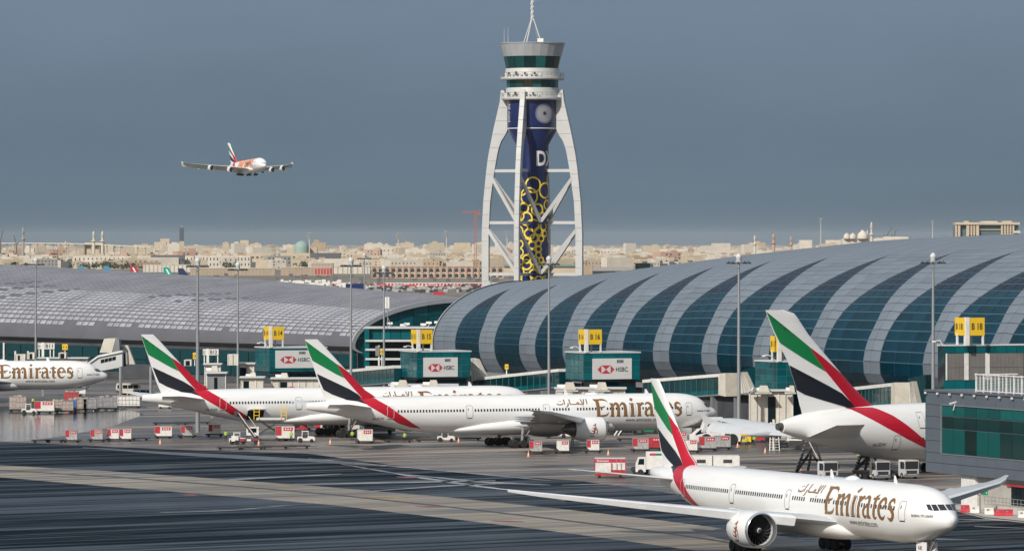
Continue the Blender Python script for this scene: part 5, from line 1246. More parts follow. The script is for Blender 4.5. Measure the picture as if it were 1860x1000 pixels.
slab([(218, 662), (276, 663), (276, 690), (222, 686)], 1090, 6, 'darkgrey', 'base_block')
for px in (219, 274): a = P(px, 665, 1060); MB().tube((a.x, a.y, 0), a, .35).build('support_leg', M['steel'], t)
for px, y0, y1 in ((7, 622, 656), (28, 637, 656), (51, 637, 652)):
    mb = MB(); mb.tube(P(px, y1, 1092), P(px, y0, 1092), .22); tt = thing('white_post', {7: 'tall white post at the very left edge above the fuselage', 28: 'short white post second from the left edge', 51: 'short white post touching the far left mast'}[px], 'post'); mb.build('post', M['white_matt'], tt)
# ---------------------------------------------------------------- things on the apron
def wheels4(mb, xs, y, r=.3, wd=.22):
    for x in xs:
        for s in (-1, 1): mb.tube((x, s*y-wd/2, r), (x, s*y+wd/2, r), r, n=12)
def dolly(t, L_=3.4, W_=1.9, flat=False):
    mb = MB(); z = .48
    mb.box(-L_/2, L_/2, -W_/2, -W_/2+.14, z-.14, z); mb.box(-L_/2, L_/2, W_/2-.14, W_/2, z-.14, z)
    k = int(L_/.28)
    for i in range(k): x = -L_/2+.1+i*(L_-.2)/(k-1); mb.tube((x, -W_/2+.16, z-.05), (x, W_/2-.16, z-.05), .05, n=6)
    mb.beam((-L_/2, 0, z-.2), (L_/2, 0, z-.2), .2, .12); mb.beam((L_/2, 0, z-.2), (L_/2+1.2, 0, .25), .08, .08)
    mb.build('deck', M['dark'], t); mb = MB(); wheels4(mb, (-L_/2+.55, L_/2-.55), W_/2-.25, .2, .14); mb.build('wheels', M['tyre'], t)
def uld(t, L_=2.0, W_=1.5, H_=1.62, z0=.5, body='alu', end='redpaint', logo=True, x0=0, cut=True):
    """air freight container: sloped lower corner, red end, red printed panel"""
    c = .45 if cut else .02
    prof = [(x0-L_/2+c, z0), (x0+L_/2, z0), (x0+L_/2, z0+H_), (x0-L_/2, z0+H_), (x0-L_/2, z0+c)]
    o = MB().prism(prof, -W_/2, W_/2).build('container', M[body], t)
    if end: MB().box(x0-L_/2+.0, x0-L_/2+L_*.32, -W_/2-.03, -W_/2-.005, z0+c, z0+H_-.04).build('side_panel', M[end], o)
    if logo:
        mb = MB(); mb.box(x0-L_*.08, x0+L_*.42, -W_/2-.035, -W_/2-.006, z0+H_*.62, z0+H_*.92); q = mb.build('logo_panel', M['hred'], o)
        mb = MB(); 
        for i in range(3): mb.box(x0+L_*(.0+.13*i), x0+L_*(.07+.13*i), -W_/2-.05, -W_/2-.037, z0+H_*.70, z0+H_*.83)
        mb.build('logo_print', M['barrierwhite'], o)
    mb = MB()
    for x in (x0-L_/2, x0+L_/2): mb.box(x-.03, x+.03, -W_/2-.045, -W_/2+.02, z0+(c if x < x0 else 0), z0+H_)
    mb.box(x0-L_/2, x0+L_/2, -W_/2-.045, -W_/2+.02, z0+H_-.03, z0+H_+.02); mb.build('edge_rail', M['steel'], o); return o
cargo = []
def cart(px, py, label, rz=0.0, body='alu', end='redpaint', L_=2.0, H_=1.62, n=1, flat=False, name='container_dolly', W_=1.5):
    g = G(px, py); t = thing(name, label, 'baggage dolly', g, rz, 'container dollies on the apron'); dolly(t, 3.2 if n == 1 else 1.9*n+.8)
    for i in range(n):
        if not flat: uld(t, L_, W_, H_, .5, body, end, x0=(i-(n-1)/2)*(L_+.1))
    return t
cart(130, 803, 'lone red and white container on a dolly, leftmost of the front row')
cart(176, 802, 'second container from the left in the front row of dollies')
cart(217, 801, 'double length container dolly left of the first full tail', L_=2.0, n=2, body='barrierwhite')
cart(297, 796, 'wide red and white container below the left tail cone', L_=3.0, body='barrierwhite')
cart(340, 795, 'container dolly below the registration of the half hidden airliner')
cart(390, 792, 'container dolly just left of the belt loader', end='redpaint', body='barrierwhite')
cart(100, 803, 'empty dolly at the left end of the front row', flat=True); cart(75, 803, 'empty dolly furthest left on the apron edge', flat=True); cart(255, 799, 'empty dolly between the two container groups at left', flat=True)
cart(663, 805, 'white container on a yellow framed dolly beside the wheels', L_=2.6, body='barrierwhite', end=None, H_=1.9)
cart(973, 824, 'grey container dolly, first of three below the big engine')
cart(1022, 823, 'white container dolly, second of three below the big engine', body='barrierwhite', end=None)
cart(1077, 822, 'red and white container dolly, third of three below the big engine', body='barrierwhite')
cart(1163, 820, 'silver container with red side left of the taxiing tail', L_=2.6, H_=1.7); cart(1187, 817, 'red container partly behind the taxiing tail', body='redpaint', end=None, L_=2.6)
cart(1255, 822, 'white container dolly just right of the taxiing tail', body='barrierwhite', end=None)
cart(1285, 818, 'red fronted container in front of the tow tractor', L_=2.8, H_=1.8); cart(1312, 816, 'silver container right of the tow tractor group', L_=2.6, H_=1.8, end=None)
cart(420, 816, 'flat empty dolly in front of the belt loader, left one', flat=True, n=2); cart(455, 815, 'flat empty dolly directly before the belt loader', flat=True, n=2); cart(500, 814, 'flat empty dolly before the cargo loader', flat=True, n=2); cart(538, 813, 'flat empty dolly before the white tractor', flat=True, n=2)
cart(780, 802, 'empty dolly train under the central fuselage, right part', flat=True, n=2, rz=.1); cart(725, 803, 'empty dolly train under the central fuselage, left part', flat=True, n=2); cart(850, 799, 'empty dolly left of the central main wheels', flat=True, n=2)
cart(518, 800, 'red and white container standing under the cargo loader', L_=3.2, body='barrierwhite', H_=2.0)
cart(350, 770, 'far empty dolly row behind the left airliner tail', flat=True, n=3); cart(310, 771, 'far empty dolly below the left tailplane', flat=True, n=3)
# cargo in the back row below the nose at far left
def pallet(px, py, w_, h, m, label, rz=0, net=True):
    g = G(px, py); t = thing('cargo_pallet', label, 'cargo', g, rz, 'wrapped cargo below the far left nose'); mb = MB(); r_ = random.Random(int(px)); s = w_/2
    n = 9; rings = []
    for z, k in ((.55, .96), (.8, 1), (h*.6, 1.0), (h*.9, .97), (h, .86), (h+.12, .6)):
        rings.append([Vector(((-s+2*s*min(1, max(0, (i % 8)/4 if i < 4 else 1 if i == 4 else (8-i)/4)))*k, (-.8 if i < 4 else .8)*k+r_.uniform(-.05, .05), z+r_.uniform(-.06, .06))) for i in (0, 1, 2, 3, 4, 5, 6, 7)])
    mb.box(-s, s, -.8, .8, .55, h*.97); mb.build('load', M[m], t)
    mb = MB()
    for i in range(int(w_*1.5)+1): x = -s+w_*i/int(w_*1.5+.0001) if int(w_*1.5) else 0; mb.box(x-.03, x+.03, -.84, -.805, .6, h*.95)
    for k in range(3): z = .9+(h-1)*k/2; mb.box(-s, s, -.85, -.842, z-.03, z+.03)
    mb.build('net_straps', M['grey'], t)
    rr2 = random.Random(px)
    mb = MB()
    for i in range(5): x = rr2.uniform(-s+.3, s-.3); hh = rr2.uniform(.1, .35); mb.box(x-.35, x+.35, rr2.uniform(-.8, -.2), rr2.uniform(.1, .7), h*.97, h*.97+hh)
    mb.build('top_boxes', M['wrap'], t); dolly(t, w_+.4)
    return t
pallet(33, 747, 3.4, 3.1, 'wrap', 'tall mottled cargo stack at far left below the engine'); pallet(117, 749, 3.6, 2.4, 'wrap', 'cream wrapped pallet next to a blue covered cart'); pallet(132, 748, 1.5, 2.5, 'bluepaint', 'blue covered cart below the far left lettering')
pallet(146, 746, 2.6, 2.5, 'wrap', 'speckled cargo pallet right of the blue cart'); pallet(164, 746, 2.6, 2.6, 'wrap2', 'silvery blue wrapped pallet below the far left nose'); pallet(193, 744, 4.4, 2.7, 'wrap2', 'wide brown netted pallet in front of the boarding bridge legs')
cart(81, 750, 'red ended long container on the back row at far left', L_=3.9, H_=1.9, body='barrierwhite'); 
pallet(130, 733, 3.0, 2.6, 'redpaint', 'red strapped cargo pile behind the blue cart'); pallet(232, 741, 5.0, 2.6, 'barrierwhite', 'big white container on yellow frame behind the left tail cone')
def box_on(t, x0, x1, y0, y1, z0, z1, m, name): return MB().box(x0, x1, y0, y1, z0, z1).build(name, M[m], t)
def wheelpair(t, xs, y, r, wd=.28):
    for x in xs:
        for s in (-1, 1):
            a, b = MB(), MB(); wheel(a, b, (0, 0, 0), r, wd); w_ = a.build('wheel', M['tyre'], t, 40); w_.location = (x, s*y, r); b.build('rim', M['barrierwhite'], t, 40).location = (x, s*y, r)
def tractor(px, py, label, rz=0):
    t = thing('baggage_tractor', label, 'tractor', G(px, py), rz, 'white baggage tractors')
    MB().prism([(-1.45, .35), (1.5, .35), (1.55, .8), (1.3, 1.0), (.35, 1.1), (.2, .75), (-.5, .75), (-.6, 1.0), (-1.45, 1.0)], -.6, .6).build('body', M['barrierwhite'], t)
    box_on(t, -.75, .45, -.62, .62, 1.86, 1.96, 'barrierwhite', 'canopy')
    for x, y in ((-.7, -.55), (.38, -.55), (-.7, .55), (.38, .55)): MB().beam((x, y, .9), (x*.92, y, 1.87), .08, .08).build('canopy_post', M['barrierwhite'], t)
    box_on(t, -.45, .0, -.35, .35, .76, .95, 'dark', 'seat'); box_on(t, -.55, -.42, -.35, .35, .9, 1.35, 'dark', 'seat_back'); MB().tube((.15, 0, 1.0), (.0, 0, 1.22), .18, n=10).build('steering_wheel', M['dark'], t)
    wheelpair(t, (-.95,), .55, .40); wheelpair(t, (.95,), .55, .32); return t
tractor(556, 803, 'white open baggage tractor left of the dark main wheels'); tractor(810, 802, 'white baggage tractor under the central fuselage'); tractor(53, 751, 'white baggage tractor between cargo carts at far left'); tractor(432, 806, 'small white tractor at the foot of the belt loader')
def person(px, py, label, top='hivis', arm=.3):
    t = thing('person', label, 'person', G(px, py))
    me = bpy.data.meshes.new('body')
    vs = [(0, 0, .95), (0, 0, 1.2), (0, 0, 1.45), (0, 0, 1.56), (0, 0, 1.70), (.1, 0, .9), (.12, .02, .5), (.12, 0, .08), (.12, -.12, .03), (-.1, 0, .9), (-.14, .04, .5), (-.16, 0, .08), (-.16, -.12, .03), (.2, 0, 1.42), (.27, 0, 1.15), (.25, -arm, 1.0), (-.2, 0, 1.42), (-.27, 0, 1.15), (-.25, -arm*.5, .92)]
    es = [(0, 1), (1, 2), (2, 3), (3, 4), (0, 5), (5, 6), (6, 7), (7, 8), (0, 9), (9, 10), (10, 11), (11, 12), (2, 13), (13, 14), (14, 15), (2, 16), (16, 17), (17, 18)]
    me.from_pydata(vs, es, []); o = bpy.data.objects.new('body', me); C.objects.link(o)
    sk = o.modifiers.new('s', 'SKIN'); rad = [.16, .15, .17, .06, .105, .11, .075, .05, .04, .11, .075, .05, .04, .08, .055, .04, .08, .055, .04]
    for i, v in enumerate(me.skin_vertices[0].data): v.radius = (rad[i], rad[i]); v.use_root = i == 0
    sb = o.modifiers.new('b', 'SUBSURF'); sb.levels = 1; sb.render_levels = 1
    m2 = bpy.data.meshes.new_from_object(o.evaluated_get(bpy.context.evaluated_depsgraph_get())); bpy.data.objects.remove(o)
    for k in (top, 'trouser', 'skin'): m2.materials.append(M[k])
    for p in m2.polygons: z = p.center.z; p.material_index = 2 if z > 1.55 or (abs(p.center.x) > .2 and p.center.y < -arm*.7) else 0 if z > .93 else 1
    m2.shade_smooth(); o = bpy.data.objects.new('body', m2); C.objects.link(o); o.parent = t
    MB().lathe([(.02, 1.86), (.09, 1.83), (.118, 1.76), (.118, 1.72)], 12).build('cap', M['dark'], t, 60); return t
person(529, 801, 'person in bright yellow vest beside the red container'); person(60, 737, 'person in yellow vest under the far left fuselage'); person(98, 738, 'person in hi-vis vest standing left below the far left lettering'); person(223, 712, 'person in yellow vest near the minibus')
person(845, 803, 'person in vest walking left of the white container', arm=.15) if False else None
# belt loader with raised dark belt
t = thing('belt_loader', 'belt loader raised to the left airliner belly with white side rails', 'belt loader', G(449, 806))
MB().box(-2.6, 2.2, -.9, .9, .45, .95).build('chassis', M['dark'], t); MB().box(-2.6, -1.4, -.95, .95, .5, 1.4).build('bumper', M['barrierwhite'], t)
for k in range(4): MB().box(-2.2+k*1.1, -1.5+k*1.1, -.98, -.905, .55, .9).build('side_panel', M['redpaint'] if k % 2 else M['barrierwhite'], t)
MB().beam((1.3, 0, 1.0), (-1.6, 0, 5.0), 1.1, .25).build('belt', M['dark'], t)
for s in (-.62, .62): MB().beam((1.4, s, 1.3), (-1.4, s, 5.2), .08, .12).build('side_rail', M['barrierwhite'] if s < 0 else M['lineyellow'], t)
MB().beam((2.0, .9, 2.0), (.2, .9, 4.6), .08, .1).build('hand_rail', M['cream'], t); wheelpair(t, (-1.7, 1.5), .85, .38)
MB().box(-2.1, -1.3, -.55, .55, 4.6, 5.5).build('head_buffer', M['dark'], t)
# cargo loader
t = thing('cargo_loader', 'high cargo loader with yellow guard rails under the open door', 'cargo loader', G(494, 799))
MB().box(-3.4, 3.2, -1.3, 1.3, .4, .9).build('chassis', M['grey'], t); MB().box(-2.6, 2.2, -1.2, 1.2, 3.5, 3.85).build('platform', M['lightgrey'], t)
for a, b in (((-2.4, .9), (1.6, 3.5)), ((1.6, .9), (-2.4, 3.5))):
    for y in (-1.0, 1.0): MB().beam((a[0], y, a[1]), (b[0], y, b[1]), .14, .2).build('scissor_arm', M['dark'], t)
for x in (-2.6, 2.0):
    for x2 in (x, x+.9): MB().beam((x2-.4, -1.25, 3.6), (x2-.4, -1.25, 6.2 if x > 0 else 5.4), .12, .12).build('guard_post', M['yellow'], t)
    for z in (4.3, 4.9, 5.4): MB().beam((x-.4, -1.25, z), (x+.5, -1.25, z), .09, .09).build('guard_rail', M['yellow'], t)
MB().box(-4.3, -2.2, -1.2, 1.2, .9, 2.3).build('cab', M['barrierwhite'], t); MB().box(-4.0, -2.6, -1.26, -1.205, 1.4, 2.1).build('window_pane', M['glassdark'], t); wheelpair(t, (-2.6, 2.4), 1.2, .42)
MB().beam((-4.2, -1.0, 2.3), (-5.2, -1.0, 3.8), .25, .3).build('cab_arm', M['barrierwhite'], t)
# trucks seen head on under the double decker
def truck(px, py, label, rz=-.55, m='white_matt'):
    t = thing('truck', label, 'truck', G(px, py), rz, 'white cab trucks parked under the double decker')
    # front faces local -y
    MB().prism([(-1.22, .45), (1.22, .45), (1.22, 2.9), (1.1, 3.05), (-1.1, 3.05), (-1.22, 2.9)], 0, 2.2).build('cab', M[m], t)
    MB().box(-1.1, 1.1, -.04, .1, 1.62, 2.85).build('windscreen', M['ink'], t); MB().box(-.9, .9, -.05, .1, .85, 1.38).build('grille', M['dark'], t)
    MB().box(-1.25, 1.25, -.12, .3, .35, .72).build('bumper', M['grey'], t)
    for s in (-1, 1):
        MB().box(s*1.0-.17, s*1.0+.17, -.14, -.04, .72, .92).build('headlight', M['lip'], t); MB().box(s*1.24-.02, s*1.24+.02, .25, 1.45, 1.65, 2.75).build('side_window', M['glassdark'], t)
        MB().box(s*1.42-.1, s*1.42+.1, .0, .15, 1.9, 2.6).build('mirror', M['dark'], t)
    MB().box(-1.2, 1.2, 2.4, 8.5, .8, 1.25).build('bed', M['dark'], t)
    a, b = MB(), MB()
    for y in (1.0, 5.5, 7.2):
        for s in (-1, 1):
            a.tube((s*1.1-.15, y, .5), (s*1.1+.15, y, .5), .5, n=16); b.tube((s*1.1-.16, y, .5), (s*1.1+.16, y, .5), .24, n=12)
    a.build('wheels', M['tyre'], t, 40); b.build('rims', M['rim'], t, 40); t.scale = (.92, .92, .88); return t
truck(1509, 872, 'white truck cab peeping over the taxiing fuselage, leftmost of three', rz=.38, m='lightgrey'); truck(1604, 871, 'white truck cab second of three under the double decker', rz=.38, m='lightgrey'); truck(1656, 869, 'white truck cab beside the grey building, third under the double decker', rz=.38, m='lightgrey')  # cabs are white; shade under the airliner is put into the light grey
# lattice docking stands
def dock(px, py, w_, h, label, rz=0, m='dark'):
    t = thing('docking_stand', label, 'stair stand', G(px, py), rz)
    for y in (-1.2, 1.2):
        for a, b in (((-w_/2, 0), (-w_*.12, h)), ((-w_*.1, 0), (w_*.12, h)), ((w_/2, 0), (w_*.15, h)), ((-w_/2, 0), (w_*.12, h*.8)), ((w_/2, 0), (-.1, h*.7)), ((-w_*.36, h*.4), (w_*.36, h*.4)), ((-w_*.24, h*.7), (w_*.3, h*.7))):
            MB().beam((a[0], y, a[1]), (b[0], y, b[1]), .2, .22).build('truss_bar', M[m], t)
    for i in range(9): s = i/8; MB().box(-w_/2+w_*.36*s-.2, -w_/2+w_*.36*s+.25, -1.2, 1.2, h*s*.97, h*s*.97+.07).build('tread', M['steel'], t)
    MB().beam((w_*.5, -1.3, 0), (-.3, -1.3, h), .12, .14).build('hand_rail', M['cream'], t); return t
dock(1472, 857, 4.2, 4.6, 'black lattice stair stand under the tail of the double decker'); dock(1575, 858, 4.0, 3.4, 'black lattice stair stand further right under the double decker')
t = thing('boarding_stairs', 'white ladder like stairs beside the mast below the grey wing', 'stairs', G(1407, 818))
for s in (-1, 1): MB().beam((s*.8, 0, 0), (s*.55, 1.5, 4.6), .12, .12).build('side_rail', M['white_matt'], t)
for i in range(11): q = i/10; MB().box(-.75+.2*q, .75-.2*q, 1.5*q-.1, 1.5*q+.1, .1+4.3*q, .16+4.3*q).build('tread', M['white_matt'], t)
MB().tube((0, 2.2, 0), (0, 2.2, 5), .25).build('support_leg', M['cream'], t)
t = thing('service_cart', 'low white topped service cart beside the ladder stairs', 'cart', G(1432, 816)); MB().box(-2.2, 2.2, -.8, .8, 1.5, 1.75).build('deck', M['white_matt'], t); MB().box(-1.2, .5, -.5, .5, 1.76, 2.2).build('load', M['cream'], t); MB().box(-2, 2, -.7, .7, .35, 1.2).build('chassis', M['dark'], t); wheelpair(t, (-1.6, 1.6), .7, .4)
for px in (1128, 1135): 
    t = thing('boarding_stairs', {1128: 'left one of two slanting white stairs behind the big engine', 1135: 'right one of two slanting white stairs behind the big engine'}[px], 'stairs', G(px, 790))
    for y in (-.6, .6): MB().beam((-1.2, y, 0), (.9, y, 3.2), .12, .2).build('side_rail', M['white_matt'], t)
    for i in range(9): q = i/8; MB().box(-1.3+2.1*q, -1.05+2.1*q, -.55, .55, .1+3*q, .15+3*q).build('tread', M['steel'], t)
# aircraft tow tractor
t = thing('tow_tractor', 'large white aircraft tow tractor with big wheel behind the taxiing tail', 'tow tractor', G(1297, 806), .1)
MB().prism([(-4.2, .5), (4.2, .5), (4.4, 1.5), (3.9, 2.0), (1.2, 2.1), (-.8, 2.0), (-1.4, 2.6), (-2.6, 2.6), (-3.6, 1.7), (-4.3, 1.4)], -1.5, 1.5).build('body', M['white_matt'], t)
MB().prism([(-2.2, 2.61), (1.4, 2.61), (1.0, 4.3), (-1.6, 4.3)], -1.2, 1.2).build('cab', M['white_matt'], t); MB().prism([(-1.8, 3.0), (-.1, 3.0), (-.2, 4.1), (-1.4, 4.1)], -1.27, -1.21).build('window_pane', M['glassdark'], t); MB().prism([(.1, 3.0), (1.1, 3.0), (.85, 4.1), (.05, 4.1)], -1.27, -1.21).build('window_pane', M['glassdark'], t)
MB().box(-1.9, 1.3, -1.4, 1.4, 4.31, 4.5).build('cab_roof', M['white_matt'], t); wheelpair(t, (-1.5, 2.9), 1.4, .9, .6); MB().box(1.6, 2.4, -1.56, -1.505, 1.0, 1.8).build('grille', M['dark'], t); MB().prism([(-3.4, 1.75), (-2.5, 2.5), (-1.5, 2.5), (-1.5, 2.1), (-3.2, 1.6)], -1.55, -1.505).build('window_pane', M['glassdark'], t)
# catering container trailer, tug and box truck left of the taxiing tail
t = thing('container_trailer', 'red and white four door container trailer above the taxiing wing', 'trailer', G(1108, 867))
for x0, x1, nm in ((-2.15, .15, 'front'), (.18, .85, 'd'), (.88, 1.5, 'd'), (1.53, 2.15, 'd')):
    o = MB().box(x0, x1, -1.2, 1.2, .75, 2.75).build('container_bay', M['barrierwhite'], t)
    MB().box(x0+.02, x1-.02, -1.24, -1.205, 2.25, 2.73).build('red_panel', M['hred'], o); 
    if nm == 'd': MB().box(x0+.08, x0+.14, -1.26, -1.205, 1.0, 2.1).build('handle', M['dark'], o)
for x in (-2.18, .16, 2.18): MB().box(x-.05, x+.03, -1.26, 1.2, .6, 2.8).build('frame_post', M['hred'], t)
MB().box(-2.2, 2.2, -1.25, 1.25, 2.76, 2.88).build('roof', M['lightgrey'], t); MB().box(-2.2, 2.2, -1.25, 1.25, .4, .74).build('chassis', M['redpaint'], t); MB().box(.1, 2.15, -1.23, -1.2, .76, 1.2).build('lower_panel', M['redpaint'], t)
mb = MB(); wheels4(mb, (-1.5, 1.5), 1.0, .22, .2); mb.build('wheels', M['tyre'], t)
mb = MB(); put_text(mb, 'Emirates', (-1.9, -1.255, 2.36), (1, 0, 0), (0, 0, 1), 1.7, .28, .02); mb.build('lettering', M['barrierwhite'], t)
t = thing('pushback_tug', 'small white cab tug between trailer and box truck', 'tractor', G(1163, 860)); MB().prism([(-.2, .4), (1.3, .4), (1.3, 2.3), (.1, 2.3), (-.2, 1.3)], -.8, .8).build('cab', M['white_matt'], t); MB().box(.25, 1.05, -.86, -.805, 1.3, 2.1).build('window_pane', M['glassdark'], t); MB().prism([(-1.4, .4), (-.21, .4), (-.21, 1.2), (-1.3, 1.0)], -.7, .7).build('bonnet', M['dark'], t); wheelpair(t, (-.8, .8), .75, .36); MB().box(0, 1.4, -.85, .85, 2.31, 2.4).build('cab_roof', M['white_matt'], t)
t = thing('box_truck', 'white box truck partly behind the taxiing tail with red and green stripe', 'truck', G(1197, 862)); MB().box(-1.9, 2.2, -1.2, 1.2, .9, 3.4).build('box_body', M['white_matt'], t); MB().box(-1.4, -.5, -1.24, -1.205, 2.9, 3.2).build('red_stripe', M['hred'], t); MB().box(-.5, 1.5, -1.24, -1.205, 2.9, 3.2).build('green_stripe', M['signgreen'], t); MB().prism([(-3.4, .5), (-1.95, .5), (-1.95, 2.6), (-3.0, 2.6), (-3.4, 1.6)], -1.1, 1.1).build('cab', M['white_matt'], t); MB().prism([(-3.1, 1.6), (-2.2, 1.6), (-2.2, 2.4), (-2.9, 2.4)], -1.16, -1.105).build('window_pane', M['glassdark'], t); wheelpair(t, (-2.7, 1.2), 1.0, .45)
for px, lab in ((1270, 'long white trailer roof behind the taxiing fuselage, left part'), (1318, 'white trailer with dark vent behind the taxiing fuselage, right part')):
    t = thing('white_trailer', lab, 'trailer', G(px, 858)); MB().box(-2.0, 2.0, -1.2, 1.2, .8, 2.5).build('box_body', M['white_matt'], t); MB().box(-1.9, 1.9, -1.1, 1.1, 2.51, 2.6).build('roof', M['lightgrey'], t); MB().box(-.4, .9, -1.24, -1.205, 1.5, 2.0).build('vent', M['dark'], t); wheelpair(t, (-1.3, 1.3), 1.0, .4)
# minibus, vans and dim clutter behind the left tail
def van(px, py, label, L_=5.2, H_=2.3, m='cream', name='minibus'):
    t = thing(name, label, 'van', G(px, py)); MB().prism([(-L_/2, .4), (L_/2, .4), (L_/2, H_*.55), (L_/2-.5, H_*.93), (L_/2-.9, H_), (-L_/2+.15, H_), (-L_/2, H_*.8)], -.95, .95).build('body', M[m], t)
    k = int(L_/1.25)
    for i in range(k): x = -L_/2+.35+i*(L_-.9)/k; MB().box(x, x+(L_-.9)/k-.15, -1.0, -.955, H_*.56, H_*.86).build('side_window', M['glassdark'], t)
    wheelpair(t, (-L_/2+1, L_/2-1), .85, .38); return t
van(234, 716, 'cream minibus behind the left tail', 5.6, 2.5); van(238, 724, 'low white car in front of the cream minibus', 4.4, 1.5, 'barrierwhite', 'parked_car'); van(262, 722, 'white utility van close to the left tail', 4.8, 2.0, 'barrierwhite', 'parked_van')
van(186, 741, 'white pickup left of the big white container', 3.6, 2.0, 'barrierwhite', 'pickup_truck'); van(1178, 787, 'green tanker behind the taxiing tail', 4.4, 2.6, 'signgreen', 'service_van'); van(1140, 789, 'dark service vehicle behind the big engine', 4.8, 1.9, 'darkgrey', 'service_vehicle')
van(948, 812, 'dark green ground power unit beside the central main wheels', 3.2, 1.9, 'darkgrey', 'ground_power_unit'); van(608, 786, 'cream vehicle far behind the dark wheels', 5.0, 1.7, 'cream', 'service_vehicle')
for k, (px, py, m, lab) in enumerate(((545, 783, 'redpaint', 'red container behind the white open tractor'), (570, 781, 'barrierwhite', 'white curved container behind the tractor'), (1222, 812, 'barrierwhite', 'white container right behind the taxiing tail'), (1350, 806, 'yellow', 'yellow hose reel at the foot of the mast'), (1375, 803, 'redpaint', 'small red cart near the ladder stairs'), (640, 782, 'cream', 'cream box cart under the central tailplane'), (300, 742, 'barrierwhite', 'pale box cart under the left tailplane'), (1068, 800, 'white_matt', 'white generator under the big engine'))):
    t = thing('service_cart', lab, 'cart', G(px, py)); MB().prism([(-1.3, .4), (1.3, .4), (1.3, 1.7), (1.0, 2.0), (-1.0, 2.0), (-1.3, 1.6)], -.7, .7).build('body', M[m], t); wheelpair(t, (-.9, .9), .65, .25, .16); MB().beam((1.3, 0, .5), (2.2, 0, .3), .08, .08).build('drawbar', M['dark'], t); MB().box(-.9, .3, -.74, -.705, .9, 1.5).build('hatch', M['grey'], t)
# cone
def cone(px, py, lab):
    t = thing('traffic_cone', lab, 'traffic cone', G(px, py)); MB().lathe([(.3, .0), (.3, .06), (.2, .07), (.04, .95)], 12).build('cone', M['orange'], t, 50); MB().lathe([(.165, .3), (.105, .6)], 12).build('reflective_band', M['barrierwhite'], t, 50)
cone(291, 806, 'lone traffic cone on the apron left of the belt loader'); cone(833, 803, 'traffic cone under the central fuselage')
# barriers by the grey building
def barrier(px0, px1, py, m, lab):
    g0, g1 = G(px0, py), G(px1, py); L_ = (g1-g0).length; t = thing('water_barrier', lab, 'barrier', (g0+g1)/2, 0, 'red and white plastic barriers')
    n = max(1, round(L_/1.25))
    for i in range(n):
        x0, x1 = -L_/2+L_*i/n+.02, -L_/2+L_*(i+1)/n-.02
        MB().loft([[Vector((x, y, z)) for y, z in ((-.28, 0), (-.28, .22), (-.13, .5), (-.12, .95), (.12, .95), (.13, .5), (.28, .22), (.28, 0))] for x in (x0, x1)]).build('barrier_unit', M[m], t)
        MB().box(x0+.25, x0+.55, -.16, -.11, .6, .78).build('grip_hole', M['grey'], t)
B0 = lambda a: B  # keep name
barrier(1745, 1761, 930, 'barrierred', 'red barrier nearest to the taxiing nose'); barrier(1762, 1779, 932, 'barrierwhite', 'white barrier right after the first red one'); barrier(1788, 1805, 935, 'barrierwhite', 'white barrier left of the long red one'); barrier(1806, 1840, 938, 'barrierred', 'long red barrier row before the ramp'); barrier(1849, 1900, 941, 'barrierwhite', 'white barrier at the right edge of the picture')
t = thing('stand_sign', 'round no entry sign and green board on a dark post before the grey building', 'sign', G(1780, 932))
MB().tube((0, 0, 0), (0, 0, 2.9), .05).build('post', M['dark'], t); MB().lathe([(.0, -.06), (.42, -.05), (.42, .0), (0, 0)], 20, 'Y', (-.1, 0, 2.75)).build('round_plate', M['barrierwhite'], t)
mb = MB(); [mb.tube((-.1+.40*math.cos(a), -.09, 2.75+.40*math.sin(a)), (-.1+.40*math.cos(a+.4), -.09, 2.75+.40*math.sin(a+.4)), .05, n=4, caps=False) for a in np.arange(0, 6.28, .4)]; mb.beam((-.38, -.09, 3.03), (.18, -.09, 2.47), .04, .09); mb.build('ring_mark', M['ink'], t)
MB().box(.28, 1.0, -.06, 0, 2.3, 2.85).build('green_board', M['signgreen'], t); MB().box(.75, .88, -.08, -.065, 2.5, 2.65).build('mark', M['barrierwhite'], t)
kb = sheet('kerb', [tuple(G(x, y)[:2]) for x, y in ((1735, 917), (1760, 914), (1900, 940), (1900, 951), (1790, 940), (1735, 926))], .0, M['concrete']); kb.data.transform(Matrix.Translation((0, 0, .12)))
sheet('kerb_face', [tuple(G(x, y)[:2]) for x, y in ((1735, 920), (1760, 917), (1900, 943), (1900, 952.5), (1790, 941.3), (1735, 927))], .014, M['concrete'])

for px, py, lab in ((735, 803, 'person beside the empty dolly train under the central fuselage'), (905, 806, 'person in yellow vest at the central main wheels'), (1040, 806, 'person under the big engine of the central airliner'), (640, 800, 'person near the dark main wheels, left of the white container'),
    (1225, 815, 'person right of the taxiing tail by the containers'), (1356, 812, 'person at the foot of the right mast'), (1370, 808, 'person by the red cart near the ladder stairs'), (410, 800, 'person left of the belt loader'), (150, 735, 'person behind the speckled pallets at far left'), (1560, 838, 'person near the second lattice stand'), (205, 738, 'person beside the big white container at left')):
    person(px, py, lab, 'hivis', .2)
for px, py, lab in ((470, 808, 'cone in front of the cargo loader'), (600, 806, 'cone right of the white open tractor'), (960, 829, 'cone left of the three containers below the engine'), (1105, 826, 'cone right of the three containers below the engine'), (1390, 822, 'cone left of the ladder stairs'), (1455, 862, 'cone left of the first lattice stand'), (1210, 833, 'cone above the box truck'), (1340, 812, 'cone left of the right mast foot')): cone(px, py, lab)
cart(585, 786, 'red container far behind the dark main wheels at left', body='redpaint', end=None, L_=2.6); cart(1145, 800, 'empty dolly between the engine and the taxiing tail', flat=True, n=2); cart(1235, 806, 'silver container behind the white ones right of the taxiing tail', L_=2.4, end=None); cart(900, 801, 'empty dolly beside the central main wheels', flat=True)
cart(120, 777, 'empty dolly on the wet stand at left', flat=True, n=2) if False else None
